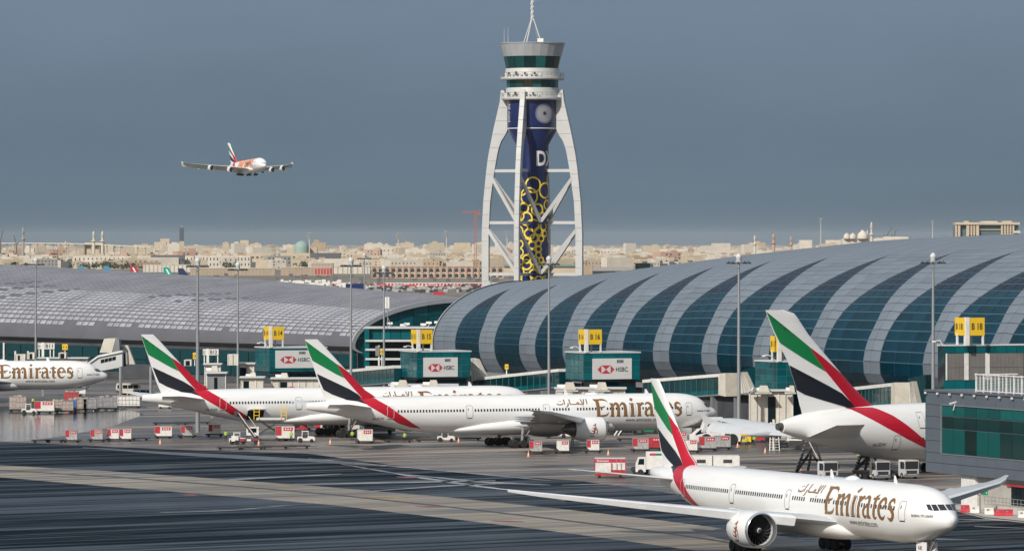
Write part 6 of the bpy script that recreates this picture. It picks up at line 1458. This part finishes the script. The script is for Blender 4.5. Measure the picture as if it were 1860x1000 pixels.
van(1010, 795, 'white service van under the wing of the central airliner', 4.6, 2.1, 'barrierwhite', 'service_van'); van(690, 787, 'grey service truck behind the central tail', 5.5, 2.4, 'lightgrey', 'service_van'); van(1100, 789, 'dark loader vehicle behind the big engine, left', 4.2, 2.0, 'dark', 'service_vehicle')
# ---------------------------------------------------------------- the airfield and the city behind
rc = random.Random(21)
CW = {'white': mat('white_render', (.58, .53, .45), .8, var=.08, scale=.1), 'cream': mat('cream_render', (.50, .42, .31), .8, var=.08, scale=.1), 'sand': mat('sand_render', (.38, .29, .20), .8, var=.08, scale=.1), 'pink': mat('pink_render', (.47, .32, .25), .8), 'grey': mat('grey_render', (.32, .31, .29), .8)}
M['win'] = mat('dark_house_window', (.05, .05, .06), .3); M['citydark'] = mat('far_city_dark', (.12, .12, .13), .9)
def house_proto(w_, d_, h, floors, colour, var):
    t = thing('city_house', None, None)
    mb = MB(); mb.box(-w_/2, w_/2, -d_/2, d_/2, 0, h)
    for a in ((-w_/2, w_/2, -d_/2, -d_/2+.3), (-w_/2, w_/2, d_/2-.3, d_/2), (-w_/2, -w_/2+.3, -d_/2+.3, d_/2-.3), (w_/2-.3, w_/2, -d_/2+.3, d_/2-.3)): mb.box(*a, h+.002, h+1.0)
    mb.build('wall', CW[colour], t)
    r_ = random.Random(var*7+floors)
    x = r_.uniform(-w_*.3, w_*.2); MB().box(x, x+w_*.28, -d_*.2, d_*.3, h+.01, h+2.9).build('stair_head', CW[colour], t)
    mb = MB()
    for k in range(2): x = r_.uniform(-w_*.4, w_*.3); mb.lathe([(.9, h+.01), (.9, h+1.7), (.3, h+2.1)], 10, 'Z', (x, -d_*.3, 0))
    mb.build('water_tank', CW['white'], t)
    mb = MB(); n = max(2, int(w_/3.6)); fh = h/floors
    for f in range(floors):
        for i in range(n):
            if r_.random() < .2: continue
            x = -w_/2+w_*(i+.5)/n; ww = .9 if var % 2 else 1.3; mb.box(x-ww/2, x+ww/2, -d_/2-.06, -d_/2-.01, fh*f+1.1, fh*f+2.6)
    for f in range(floors):
        for i in range(2): y = -d_/4+i*d_/2; mb.box(w_/2+.01, w_/2+.05, y-.6, y+.6, fh*f+1.1, fh*f+2.5)
    mb.build('window_row', M['win'], t)['kind'] = 'stuff'
    if var % 3 == 0: MB().box(-w_/2+.8, -w_/2+w_*.4, -d_/2-1.3, -d_/2-.01, fh*(floors-1)-.2, fh*(floors-1)+.9).build('balcony', CW[colour], t)
    return t
protos = []
for i, (w_, d_, h, fl, c) in enumerate([(16, 14, 7.5, 2, 'white'), (22, 16, 8, 2, 'cream'), (14, 13, 10.5, 3, 'white'), (26, 14, 7, 2, 'sand'), (18, 15, 11, 3, 'cream'), (34, 16, 8, 2, 'white'), (20, 16, 14, 4, 'pink'), (15, 14, 7, 2, 'sand'), (28, 18, 11, 3, 'cream'), (13, 12, 4.5, 1, 'white'), (24, 15, 10, 3, 'grey')]):
    protos.append((house_proto(w_, d_, h, fl, c, i), w_, d_, h, fl, c))
used = [False]*len(protos); occupied = []
cname = {'white': 'white', 'cream': 'cream', 'sand': 'sand coloured', 'pink': 'pinkish', 'grey': 'grey'}
regions = [(-60, 60, 'below the collared minaret'), (60, 150, "by the long block's end"), (150, 250, 'below the twin minarets'), (250, 345, 'around the slim dark tower'), (345, 450, 'above the long white block'), (450, 535, 'above the tan block'), (535, 600, 'around the turquoise dome'),
    (600, 700, 'left of the office block mast'), (700, 790, "above the arcade's left"), (790, 880, 'below the orange crane'), (880, 1060, 'behind the control tower legs'), (1060, 1160, 'just right of the control tower'), (1160, 1280, 'left of the right mast top'), (1280, 1400, 'around the right mast top'), (1400, 1500, 'near the reddish minarets'), (1500, 1900, 'near the white mosque')]
cnt = 0; tries = 0
depths = sorted([rc.uniform(0, 1) for _ in range(295)])
for q in depths:
    for _ in range(40):
        Y = 6200+q**1.5*12500+rc.uniform(-40, 40); px = rc.uniform(-40, 1640 if q > .25 else 1500); x = (px-CX)*Y/FPX
        if all((x-a)**2*.6+(Y-b)**2 > 26**2 for a, b in occupied): break
    i = rc.randrange(len(protos)); p, w_, d_, h, fl, c = protos[i]; occupied.append((x, Y))
    o = p if not used[i] else copy_tree(p); used[i] = True
    o.location = (x, Y, 0); o.rotation_euler = (0, 0, rc.choice([.35, .30, .42, -.1, .38])); s = rc.uniform(1.0, 1.6); o.scale = (s, s, rc.uniform(.9, 1.5))
    reg = next((r[2] for r in regions if r[0] <= px < r[1]), regions[-1][2])
    st_ = {1: 'one storey', 2: 'two storey', 3: 'three storey', 4: 'four storey'}[fl]; row = 'nearest' if q < .2 else 'middle' if q < .55 else 'farthest'; sz = 'wide ' if w_ > 21 else 'narrow ' if w_ < 16 else ''
    tag(o, f'{sz}{cname[c].split()[0]} {st_} house, {row} rows, {reg}', 'house', f'flat roofed houses of the far city {reg}'); cnt += 1
_by = {}
for o in [o for o in C.objects if o.parent is None and o.name.startswith('city_house') and o.get('label')]: _by.setdefault(o['label'], []).append(o)
for lab, os_ in _by.items():
    if len(os_) > 1:
        os_.sort(key=lambda o: o.location.x/o.location.y); wd = {2: ('left', 'right'), 3: ('left', 'central', 'right')}.get(len(os_), ('leftmost', 'second', 'third', 'fourth', 'fifth', 'sixth', 'seventh'))
        for k, o in enumerate(os_): o['label'] = f"{wd[min(k, len(wd)-1)]} {lab}"
for u_, p in zip(used, protos):
    if not u_: [bpy.data.objects.remove(k) for k in list(p[0].children_recursive)+[p[0]]]
# everything beyond reads as one mass of roofs
def mass(name, Y0, Y1, n, hmin, hmax, m, lab, seed, px0=-100, px1=1960):
    r_ = random.Random(seed); mb = MB()
    for _ in range(n):
        Y = r_.uniform(Y0, Y1); px = r_.uniform(px0, px1); x = (px-CX)*Y/FPX; w_ = r_.uniform(14, 38); h = r_.uniform(hmin, hmax)
        mb.cbox((x, Y, h/2), w_, r_.uniform(10, 18), h, r_.uniform(-.1, .5))
        if r_.random() < .7: mb.cbox((x+r_.uniform(-w_/4, w_/4), Y-2, h+1.4), w_*.3, 5, 2.8, .3)
    o = mb.build(name, m, None); tag(o, lab, 'city', kind='stuff'); return o
mass('far_city', 6300, 20000, 1900, 6, 14, CW['cream'], 'mass of cream flat roofed houses filling the far city', 5); mass('far_city', 6200, 20000, 1700, 6, 15, CW['white'], 'mass of white flat roofed houses filling the far city', 6)
mass('far_city', 6500, 20000, 900, 6, 14, CW['sand'], 'mass of sand coloured houses scattered in the far city', 7); mass('far_city', 8500, 14000, 60, 18, 33, CW['white'], 'taller pale blocks standing out of the far city roofs', 18, -40, 1500); mass('far_city', 8500, 14000, 55, 18, 34, CW['cream'], 'taller cream blocks standing out of the far city roofs', 19, -40, 1560)
mass('far_city', 6300, 15000, 1100, 4, 9, M['citydark'], 'dark boxes painted as shaded walls, gaps and trees between the far city houses', 20)  # dark boxes put shaded walls and tree gaps into the colour
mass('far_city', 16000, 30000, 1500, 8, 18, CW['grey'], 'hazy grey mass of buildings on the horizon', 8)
def foliage(name, Y0, Y1, clumps, lab, seed, m, size=(8, 20)):
    r_ = random.Random(seed); mb = MB()
    for px, Y, sp, k in clumps:
        for _ in range(k):
            x = (px+r_.gauss(0, sp)-CX)*Y*1.55/FPX; y = Y*1.55+r_.uniform(-60, 60); s = r_.uniform(*size)*.36; h = r_.uniform(5, 11)
            for _ in range(16):
                a, b = r_.uniform(0, 6.28), r_.uniform(-.4, 1); c = Vector((x+s*math.cos(a)*r_.random(), y+s*math.sin(a)*r_.random(), max(.5, h*.55+h*.42*b))); q = r_.uniform(.8, 2.0)
                v = [c+Vector((r_.uniform(-q, q), r_.uniform(-q, q), r_.uniform(-q, q))) for _ in range(4)]; mb.add(v, [(0, 1, 2), (0, 2, 3), (0, 3, 1), (1, 2, 3)])
    o = mb.build(name, m, None); tag(o, lab, 'trees', kind='stuff'); return o
M['leaf'] = mat('dusty_dark_leaves', (.045, .065, .035), .9, var=.4, scale=.2)
foliage('tree_belt', 0, 0, [(12, 4300, 14, 26), (110, 4500, 14, 30), (30, 4000, 10, 14), (190, 3950, 30, 30), (232, 3950, 8, 12), (120, 5600, 30, 20), (420, 3980, 7, 10), (415, 5800, 22, 40), (480, 6400, 22, 20), (555, 4100, 9, 14), (640, 4300, 26, 40), (712, 4350, 20, 30), (805, 4350, 22, 34), (880, 4350, 14, 20), (905, 4400, 20, 30), (1040, 4600, 14, 20), (1150, 4550, 20, 36), (1130, 6800, 10, 26), (1225, 7200, 14, 20), (1260, 7600, 12, 16), (1330, 7600, 20, 30), (1400, 7800, 22, 26), (1460, 8000, 14, 30), (640, 5200, 100, 50), (1300, 6400, 80, 50), (250, 6500, 90, 50), (830, 6200, 90, 60), (500, 5000, 260, 110), (1200, 5200, 200, 90), (200, 5400, 160, 70)], 'dusty dark green trees scattered between the far houses', 9, M['leaf'])
# named landmarks
def YB(v): return FPX*EYE/(v-HOR) if v < 700 else v
def block(name, px0, px1, ytop, Y, depth, m, lab, wins=None, rz=0, z0=0, cat='building', par=True):
    Y = YB(Y)
    t = thing(name, lab, cat); a = (px0-CX)*Y/FPX; b = (px1-CX)*Y/FPX; h = EYE-(ytop-HOR)*Y/FPX
    MB().box(a, b, Y, Y+depth, z0, h).build('wall', m, t)
    if par:
        mb = MB()
        for x0, x1, y0, y1 in ((a, b, Y, Y+.5), (a, b, Y+depth-.5, Y+depth), (a, a+.5, Y+.5, Y+depth-.5), (b-.5, b, Y+.5, Y+depth-.5)): mb.box(x0, x1, y0, y1, h+.005, h+1.3)
        mb.build('parapet', m, t)
    if wins:
        nx, rows_, ww, wh = wins; k = 0
        for r_ in rows_:
            for i in range(nx):
                x = a+(b-a)*(i+.5)/nx; z = h*r_; MB().box(x-ww/2, x+ww/2, Y-.12, Y-.01, z-wh/2, z+wh/2).build('window', M['win'], t)
    return t, a, b, h
block('long_white_building', 133, 352, 466.5, 487, 18, CW['white'], 'long low white building with two rows of slot windows left of centre', (28, (.32, .78), 1.4, 4.2)); block('long_white_building', 354, 455, 465.5, 487, 18, CW['white'], 'white building section right of the scaffolded part of the long block', (16, (.32, .78), 1.3, 3.6))
t, a, b, h = block('scaffolded_facade', 274, 335, 465, 488, 10, M['citydark'], 'grey scaffolded facade painted dark for shade in the middle of the long white building', (10, (.3, .7), 2.0, 3))  # facade's shade is put into its dark wall colour
block('tan_apartment_block', 455, 563, 461, 485, 20, CW['cream'], 'long tan apartment block with dark balconies', (13, (.33, .74), 3.0, 2.4)); block('shaded_building', 563, 618, 461, 485.5, 22, M['citydark'], 'building painted dark for shade to the right of the tan apartment block', None)  # second block: shadow side painted as a dark wall
block('white_office_block', 665, 731, 449, 472, 30, CW['white'], 'white block with small square windows left of the first far mast', (9, (.42, .75), 2.2, 2.6)); block('white_office_block', 735, 742, 450, 472, 30, M['citydark'], 'narrow side wall painted dark for shade right of the white office block')  # second block: dark colour carries the shade of the side wall
block('white_low_building', 1281, 1342, 456, 467, 24, CW['white'], 'white low building with a row of dark windows behind the right mast', (10, (.35,), 4, 2.2)); block('long_white_terrace', 1090, 1250, 453, 468, 20, CW['white'], 'long terrace of white houses right of the control tower', (26, (.35, .7), 2.4, 2.2))
block('small_sand_building', 1058, 1076, 484, 503, 10, CW['sand'], 'small sand coloured building at the right foot of the control tower'); block('grey_shed', 1077, 1150, 487, 502, 14, CW['grey'], 'low grey shed with dark glass bands right of the tower foot', (2, (.5,), 22, 3)); block('dark_container_office', 1154, 1181, 480, 499, 8, M['glassdark'], 'dark glazed cabin behind the striped shell')
block('grey_shed', 0, 15, 463, 484, 12, CW['grey'], 'grey shed at the left edge with white roof'); block('white_house', 36, 62, 452, 472, 18, CW['white'], 'white house block below the left minaret'); block('cream_house', 62, 100, 466, 476, 14, CW['cream'], 'low cream house right of the left minaret')
# arcade with two rows of arches
t = thing('arcade_building', 'sand coloured two storey arcade with rows of dark arches left of the control tower', 'building'); Y = 4670; a = (675-CX)*Y/FPX; b = (915-CX)*Y/FPX; h = EYE-(484-HOR)*Y/FPX
MB().box(a, b, Y, Y+20, 0, h).build('wall', CW['cream'], t); n = 21
for i in range(n):
    x = a+(b-a)*(i+.5)/n
    for z in (.8, 5.8):
        pts = [(x-1.7, z), (x+1.7, z)]+[(x+1.7*math.cos(q), z+1.9+1.7*math.sin(q)) for q in np.linspace(0, math.pi, 7)]
        MB().prism(pts, Y-.15, Y-.01).build('arch', M['win'], t)
    for dx in (-2.5, 2.5): MB().box(x+dx-.4, x+dx+.4, Y-.9, Y-.01, 0, h-.3).build('pilaster', CW['pink'], t)
MB().box(a, b, Y-1.0, Y-.02, h-.29, h+.5).build('cornice', CW['pink'], t)
t = thing('teal_roof_shed', 'low shed with pale teal roof between the tower legs', 'building'); a = P(915, 500, 5050); b = P(1056, 480, 5050); MB().box(a.x, b.x, 5050, 5065, 0, b.z-2).build('wall', CW['cream'], t); MB().box(a.x, b.x, 5048, 5067, b.z-1.99, b.z).build('roof', mat('pale_teal_roof', (.16, .26, .25), .6), t)
# minarets, domes, masts, cranes
def minaret(px, Y, ytop, w_, lab, m='white', group='minarets over the far city'):
    if Y < 7000: Y *= 1.55; w_ *= 1.35
    H_ = EYE-(ytop-HOR)*Y/FPX; t = thing('minaret', lab, 'minaret', ((px-CX)*Y/FPX, Y, 0), 0, group); c = CW[m]
    MB().lathe([(w_, 0), (w_*.9, H_*.5), (w_*.8, H_*.62)], 10).build('shaft', c, t); MB().lathe([(w_*.8, H_*.62), (w_*1.6, H_*.66), (w_*1.6, H_*.68), (w_*.7, H_*.69)], 12).build('lower_balcony', c, t)
    MB().lathe([(w_*.65, H_*.69), (w_*.6, H_*.8), (w_*1.25, H_*.83), (w_*1.25, H_*.845), (w_*.55, H_*.85)], 12).build('upper_balcony', c, t); MB().lathe([(w_*.5, H_*.85), (w_*.75, H_*.9), (w_*.5, H_*.94), (w_*.1, H_*.97), (.15, H_)], 12).build('cap', c, t)
minaret(42, 4800, 411, 1.6, 'tall slim minaret with blue collar at far left', 'grey'); minaret(170, 5200, 418, 2.0, 'left one of the twin white minarets'); minaret(186, 5200, 418, 2.0, 'right one of the twin white minarets')
minaret(119, 5600, 437, 1.6, 'short pale minaret between the far left mast and the twin minarets'); minaret(217, 6000, 444, 1.7, 'stubby minaret to the right of the twins')
minaret(1371, 7800, 426, 2.2, 'white minaret first right of the right mast'); minaret(1405, 8200, 423, 2.8, 'reddish minaret second right of the right mast', 'pink'); minaret(1437, 8200, 428, 2.4, 'reddish minaret third right of the right mast', 'pink')
minaret(1565, 9000, 415, 2.0, 'left short minaret of the white mosque at right'); minaret(1575.5, 9000, 416, 2.0, 'middle short minaret of the white mosque at right'); minaret(1583, 9000, 401, 2.8, 'tallest minaret of the white mosque at right')
t = thing('mosque', 'white domed mosque seen just over the striped shell', 'mosque'); Y = 9000; a = P(1530, 440, Y); b = P(1590, 434, Y)
MB().box(a.x, b.x, Y, Y+40, 0, 40.5).build('wall', CW['white'], t)
for px, r_ in ((1567, 10), (1538, 6), (1549, 6)): MB().lathe([(r_, 0), (r_, 3), (r_*.95, 3+r_*.4), (r_*.7, 3+r_*.8), (r_*.3, 3+r_*1.05), (.2, 3+r_*1.3)], 18, 'Z', ((px-CX)*Y/FPX, Y-2, 40.4)).build('dome', CW['white'], t, 40)
for k, (p0, p1, yt) in enumerate(((1500, 1532, 437), (1590, 1640, 433), (1605, 1650, 431), (1452, 1475, 437))): block('white_villa', p0, p1, yt, 9100+k*20, 20, CW['white'], ['low white villa left of the white mosque', 'white villa directly right of the mosque', 'long white villa with little dome right of the mosque', 'white villa behind the far reddish minarets'][k], None)
t = thing('dome_hall', 'pale turquoise dome rising above the tan city roofs', 'dome'); Y = 8700; MB().lathe([(12.9, 0), (12.9, 24), (12.5, 27), (11, 30.5), (8, 33.6), (4, 35.8), (.1, 36.6)], 28, 'Z', ((548-CX)*Y/FPX, Y, 0)).build('dome', mat('pale_turquoise', (.26, .36, .32), .7), t, 40); MB().box((520-CX)*Y/FPX, (575-CX)*Y/FPX, Y+14, Y+44, 0, 25).build('hall', CW['cream'], t)
t = thing('round_tank_tower', 'slim tower with dark blue grey upper half rising over the left city', 'tower'); Y = 8000; c = ((330-CX)*Y/FPX, Y, 0); MB().cbox(Vector((c[0], Y, 17.8)), 7, 7, 35.6, .2).build('lower_shaft', CW['cream'], t); MB().cbox(Vector((c[0], Y, 46.6)), 6.4, 6.4, 21.8, .2).build('upper_shaft', mat('blue_grey_cladding', (.09, .115, .15), .6), t); MB().cbox(Vector((c[0]+.3, Y, 59)), 1.8, 2, 2.6).build('top', CW['grey'], t)
MB().cbox(Vector((c[0]+12, Y+5, 12)), 19, 12, 24, .2).build('annex', CW['sand'], t)
block('hill_apartments', 280, 302, 440, 462, 20, CW['cream'], 'tall cream house stepped above the roofs left of the slim tower'); block('hill_apartments', 291, 308, 434, 461.8, 16, CW['cream'], 'topmost cream block just left of the slim tower'); block('stepped_house', 436, 452, 437, 466, 16, CW['cream'], 'tall cream block at the centre of the tan district'); block('stepped_house', 420, 470, 446, 466.5, 16, CW['cream'], 'broad cream block below the tall cream block'); block('crest_house', 566, 592, 441, 464, 20, CW['sand'], 'tan house with stepped roof right of the turquoise dome'); block('crest_house', 570, 580, 436, 463.8, 14, CW['sand'], 'small roof block above the tan house by the dome')
def cellmast(px, Y, ytop, lab):
    Y *= 1.4; H_ = EYE-(ytop-HOR)*Y/FPX; t = thing('radio_mast', lab, 'radio mast', ((px-CX)*Y/FPX, Y, 0), 0, 'white radio masts over the city'); MB().tube((0, 0, 0), (0, 0, H_), 1.0, .6, 8).build('pole', CW['white'], t)
    mb = MB()
    for z, k in ((H_-1.5, 3.2), (H_-7, 2.6)):
        for i in range(5): a = 2*math.pi*i/5+.4; mb.cbox(Vector((k*math.cos(a), k*math.sin(a), z)), .8, .8, 4.0, a); mb.tube((0, 0, z), (k*math.cos(a), k*math.sin(a), z), .2, n=4)
    mb.build('antenna_cluster', CW['grey'], t)
cellmast(562, 5900, 422, 'radio mast beside the turquoise dome'); cellmast(723.5, 6000, 423, 'radio mast above the white office block'); cellmast(811, 6000, 419, 'radio mast between office block and orange crane'); cellmast(921, 6600, 420, 'radio mast seen between the left and front legs of the tower'); cellmast(1491, 7400, 396, 'radio mast left of the white mosque'); cellmast(1694, 7600, 400, 'radio mast above the striped shell near the flat topped building')
def crane(px, Y, yb, yt, jib, lab, m='crane', w_=1.0):
    t = thing('tower_crane', lab, 'crane'); x = (px-CX)*Y/FPX; z1 = EYE-(yt-HOR)*Y/FPX; mb = MB(); q = 1.6*w_
    for dx, dy in ((-q, -q), (q, -q), (q, q), (-q, q)): mb.beam((x+dx, Y+dy, 0), (x+dx, Y+dy, z1), .55*w_, .55*w_)
    n = int(z1/(q*2.4))
    for i in range(n): z = i*q*2.4; mb.beam((x-q, Y-q, z), (x+q, Y-q, z+q*2.4), .4*w_, .4*w_); mb.beam((x+q, Y-q, z), (x-q, Y-q, z+q*2.4), .4*w_, .4*w_)
    mb.build('mast', M[m], t); mb = MB(); a, b = jib
    for z in (0, 2.4): mb.beam((x+a*Y/FPX, Y, z1+z*.6), (x+b*Y/FPX, Y, z1+z*(.6 if z == 0 else .8)), .6, .6)
    k = int(abs(b-a)*Y/FPX/3)
    for i in range(k): xa = x+(a+(b-a)*i/k)*Y/FPX; mb.beam((xa, Y, z1), (xa+1.6, Y, z1+1.8), .35, .35)
    mb.build('jib', M[m], t); MB().cbox(Vector((x+b*.8*Y/FPX, Y, z1-1.5)), 5, 2, 3).build('counterweight', M[m], t); MB().beam((x, Y, z1), (x, Y, z1+3), 1.4, 1.4).build('cab', M[m], t)
crane(863.5, 6600, 445, 386, (-25, 8), 'orange tower crane left of the control tower')
def luffer(px0, y0, px1, y1, Y, lab):
    t = thing('crane_jib', lab, 'crane'); MB().beam(P(px0, y0+25, Y), P(px0, y0, Y), 2.2, 2.2).build('mast', M['citydark'], t); MB().beam(P(px0, y0, Y), P(px1, y1, Y), 1.6, 1.6).build('jib', M['citydark'], t); MB().beam(P(px0, y0, Y), P(px0-4*(1 if px1 > px0 else -1), y0-6, Y), 1.5, 1.5).build('counter_jib', M['citydark'], t)
luffer(1608, 432, 1621, 412, 9500, 'dark slanting crane right of the mosque'); luffer(1623, 432, 1628, 417, 9800, 'fainter slanting crane right of the dark one'); luffer(30, 445, 25, 427, 8000, 'thin dark crane between the left edge and the first minaret'); luffer(1, 436, 6, 417, 8000, 'thin pale crane jib at the very left edge')
# flat topped office building at far right
t = thing('office_building', 'flat topped beige office building with tall columns and glass behind the shell at right', 'building'); Y = 5000; q = lambda px, py: P(px, py, Y)
def pl(x0, x1, y0, y1, m, name, d0=0, d1=20): a, b = q(x0, y1), q(x1, y0); MB().box(a.x, b.x, Y+d0, Y+d1, a.z, b.z).build(name, m, t)
pl(1735, 1850, 408, 500, mat('pale_office_glass', (.10, .15, .17), .3), 'glass_wall', 2, 24); pl(1735, 1852, 403.5, 408, CW['cream'], 'roof_slab', -3, 26); pl(1752, 1760, 401, 403.4, CW['cream'], 'roof_block', 2, 12); pl(1783, 1812, 401.5, 403.4, CW['white'], 'roof_block'); pl(1822, 1838, 401, 403.4, CW['cream'], 'roof_block')
for x0, x1 in ((1735, 1738), (1739.5, 1744), (1755, 1760), (1763, 1765.5), (1768, 1770.5), (1773, 1778), (1818, 1821), (1824, 1826.5), (1829, 1831.5), (1834, 1836.5), (1839, 1842)): pl(x0, x1, 408.2, 500, CW['cream'], 'column', -2, 1.9)
for x0, x1 in ((1755, 1778), (1818, 1842)):
    for y in (411.5, 415.5, 419.5, 423.5): pl(x0, x1, y, y+1.3, CW['cream'], 'floor_band', -1.6, 1.8)
pl(1778, 1818, 416, 417.5, CW['cream'], 'floor_band', .5, 1.9); pl(1840, 1852, 419, 423, CW['white'], 'low_wing', -6, 10)
# light elevated line on the horizon at the left
t = thing('viaduct', 'pale elevated railway line along the horizon at left', 'bridge'); Y = 9000
MB().loft([[P(px, y+dy, Y)+Vector((0, dd, 0)) for dy, dd in ((-.9, 0), (1.0, 0), (1.0, 12), (-.9, 12))] for px, y in ((-40, 441.5), (60, 441.5), (110, 441.8), (160, 443.2), (220, 446), (275, 448.5))]).build('deck', CW['white'], t)
for i in range(22): px = -30+i*14; y = np.interp(px, [-40, 60, 110, 160, 220, 275], [441.5, 441.5, 441.8, 443.2, 446, 448.5]); a = P(px, y+1, Y); MB().box(a.x-.9, a.x+.9, Y+3, Y+6, 0, a.z).build('pier', CW['grey'], t)
# ---- far side of the airfield: walls, tails, stands
def strip(name, px0, px1, y0, y1, Y, dep, m, lab, cat='wall', n=0, cap=None):
    Y = YB(Y); t = thing(name, lab, cat); a, b = P(px0, y1, Y), P(px1, y0, Y); MB().box(a.x, b.x, Y, Y+dep, 0, b.z).build('wall', m, t)
    MB().box(a.x-.3, b.x+.3, Y-.4, Y+dep+.3, b.z+.01, b.z+.6).build('coping', cap or CW['white'], t)
    for i in range(n): x = a.x+(b.x-a.x)*(i+.5)/n; MB().box(x-.5, x+.5, Y-.25, Y-.01, 0, b.z-.2).build('pier', cap or CW['grey'], t)
strip('boundary_wall', 15, 140, 474, 480, 481, 2, CW['grey'], 'grey boundary wall at left before the long white building', n=10); strip('boundary_wall', 455, 640, 477, 484, 485, 2, CW['sand'], 'sand boundary wall before the tan apartment block', n=16); strip('boundary_wall', 1052, 1130, 471, 476, 477, 2, CW['white'], 'white boundary wall right of the control tower', n=6); strip('boundary_wall', 640, 900, 472, 478, 479, 2, CW['white'], 'white wall behind the arcade roof', n=14)
strip('low_hangar', 510, 602, 486, 497, 500, 16, CW['sand'], 'low sand hangar behind the silvery roof with pale roof', n=9); strip('low_hangar', 565, 605, 478, 492, 499, 20, CW['pink'], 'pinkish hangar with domed roof left of the near masts', n=7); strip('low_hangar', 345, 500, 487, 499, 500, 10, CW['sand'], 'long low sand building with piers behind the silvery roof', n=24); strip('low_hangar', 260, 350, 481, 492, 494, 14, CW['white'], 'long pale terminal behind the coloured far tails', n=12); strip('low_hangar', 600, 672, 484, 495, 497, 14, CW['white'], 'low white shed left of the arcade', n=8)
def fartail(px, py, Y, h, m, lab, stripe=None):
    t = thing('distant_aircraft', lab, 'airliner', P(px, 0, Y)*1.0); t.location = ((px-CX)*Y/FPX, Y, 0); z0 = EYE-(py-HOR)*Y/FPX
    MB().prism([(-4.5, z0-4), (2.2, z0-4), (-.6, z0+h*.2), (-3.0, z0+h), (-5.6, z0+h)], -.3, .3).build('fin', m, t); MB().lathe([(.1, -5.5), (1.5, 0), (2, 6), (2, 26), (1.2, 30), (.1, 32)], 12, 'X', (0, 0, z0-5.2), True).build('fuselage', M['white'], t, 50)
    if stripe: MB().prism([(-4.4, z0+h*.8), (-3.6, z0+h*.8), (-.4, z0-2), (-1.4, z0-2)], -.36, -.31).build('stripe', stripe, t)
    MB().box(-30, 4, -1, 1, 0, 1).build('wheel_group', M['dark'], t) if False else None
tb_ = mat('sky_blue_tail', (.06, .25, .40), .5); tg = mat('turquoise_tail', (.0, .30, .25), .5); tn = mat('navy_tail', (.01, .03, .10), .5)
fartail(160, 493, 2600, 3.0, tb_, 'distant pale blue tail, leftmost above the silvery roof'); fartail(207, 495, 2600, 3.6, tb_, 'distant blue tail second from left above the silvery roof'); fartail(256, 499, 2500, 4.6, M['redpaint'], 'distant red tail with white stripe above the silvery roof', M['white']); fartail(317, 502, 2450, 4.6, tg, 'distant turquoise tail with white mark above the silvery roof', M['white']); fartail(344, 502, 2400, 4.0, tn, 'distant navy tail right of the turquoise one')
# rows of small airfield clutter, far too many to count
r_ = random.Random(77)
def clutter(lab, px0, px1, y0, y1, n, m, hh, seed, name='airfield_clutter', ww=(1.5, 5)):
    q_ = random.Random(seed); mb = MB()
    for _ in range(n):
        g = G(q_.uniform(px0, px1), q_.uniform(y0, y1)); mb.cbox(g+Vector((0, 0, hh*.5)), q_.uniform(*ww), q_.uniform(1, 3), hh*q_.uniform(.6, 1.2))
    tag(mb.build(name, m, None), lab, 'ground equipment', kind='stuff')
clutter('pale vehicles and boxes strewn over the far airfield', 470, 900, 517, 532, 150, M['alu'], 1.9, 1); clutter('red blocks and barriers strewn over the far airfield', 600, 900, 517, 522, 90, M['barrierred'], 1.3, 2); clutter('white painted barriers over the far airfield', 600, 900, 516, 524, 130, M['barrierwhite'], 1.1, 3, ww=(1, 2.2)); clutter('dark vehicles on the far airfield', 470, 900, 519, 532, 130, M['dark'], 2.0, 4)
clutter('pale parked vehicles behind the silvery roof', 340, 640, 512, 522, 120, M['barrierwhite'], 2.2, 5); clutter('small dark dots of rooftop gear before the city', 20, 1500, 500, 514, 150, M['citydark'], 2.5, 6)
strip('red_fence', 700, 905, 514.5, 519, 519.5, 1, M['barrierred'], 'long low red and white barrier line left of the tower', n=32, cap=M['barrierwhite']) if True else None
t = thing('red_site_fence', 'patch of red posts at the end of the low hangar', 'fence'); 
for i in range(6): a = P(574+i*5.4, 488, 4990); MB().box(a.x-.9, a.x+.9, 4989, 4990, 1.5, a.z).build('post', M['barrierred'], t)
t = thing('red_banner', 'low red banner on the grass left of the control tower', 'banner'); a, b = P(786, 535, 2200), P(808, 530, 2200); MB().box(a.x, b.x, 2200, 2200.3, a.z, b.z).build('cloth', M['barrierred'], t); MB().box(a.x, a.x+.2, 2199.8, 2200, 0, b.z).build('post', M['steel'], t)
t = thing('dark_truck', 'long dark lorry body seen over the silvery roof', 'truck'); a, b = P(628, 521, 2300), P(661, 515, 2300); MB().box(a.x, b.x, 2300, 2303, a.z-1, b.z).build('body', M['navy'], t); MB().box(a.x-1.6, a.x-.05, 2300, 2303, a.z-1, b.z-.4).build('cab', M['white_matt'], t); MB().box(a.x, b.x, 2300.4, 2302.6, 0, a.z-1.01).build('underframe', M['tyre'], t)
# ---------------------------------------------------------------- air: one even box of haze round the whole place
hm = bpy.data.materials.new('haze'); hm.use_nodes = True; hn = hm.node_tree; hn.nodes.clear()
pv = hn.nodes.new('ShaderNodeVolumePrincipled'); pv.inputs['Color'].default_value = (.86, .93, 1.0, 1); pv.inputs['Density'].default_value = 0.6e-5; pv.inputs['Anisotropy'].default_value = -.25
ho = hn.nodes.new('ShaderNodeOutputMaterial'); hn.links.new(pv.outputs[0], ho.inputs['Volume'])
hz_ = MB().box(-31000, 31000, -3100, 61000, -1.0, 150).build('haze', hm); hz_['kind'] = 'stuff'; hz_['label'] = 'thin even haze over the airfield and the city'; hz_['category'] = 'haze'
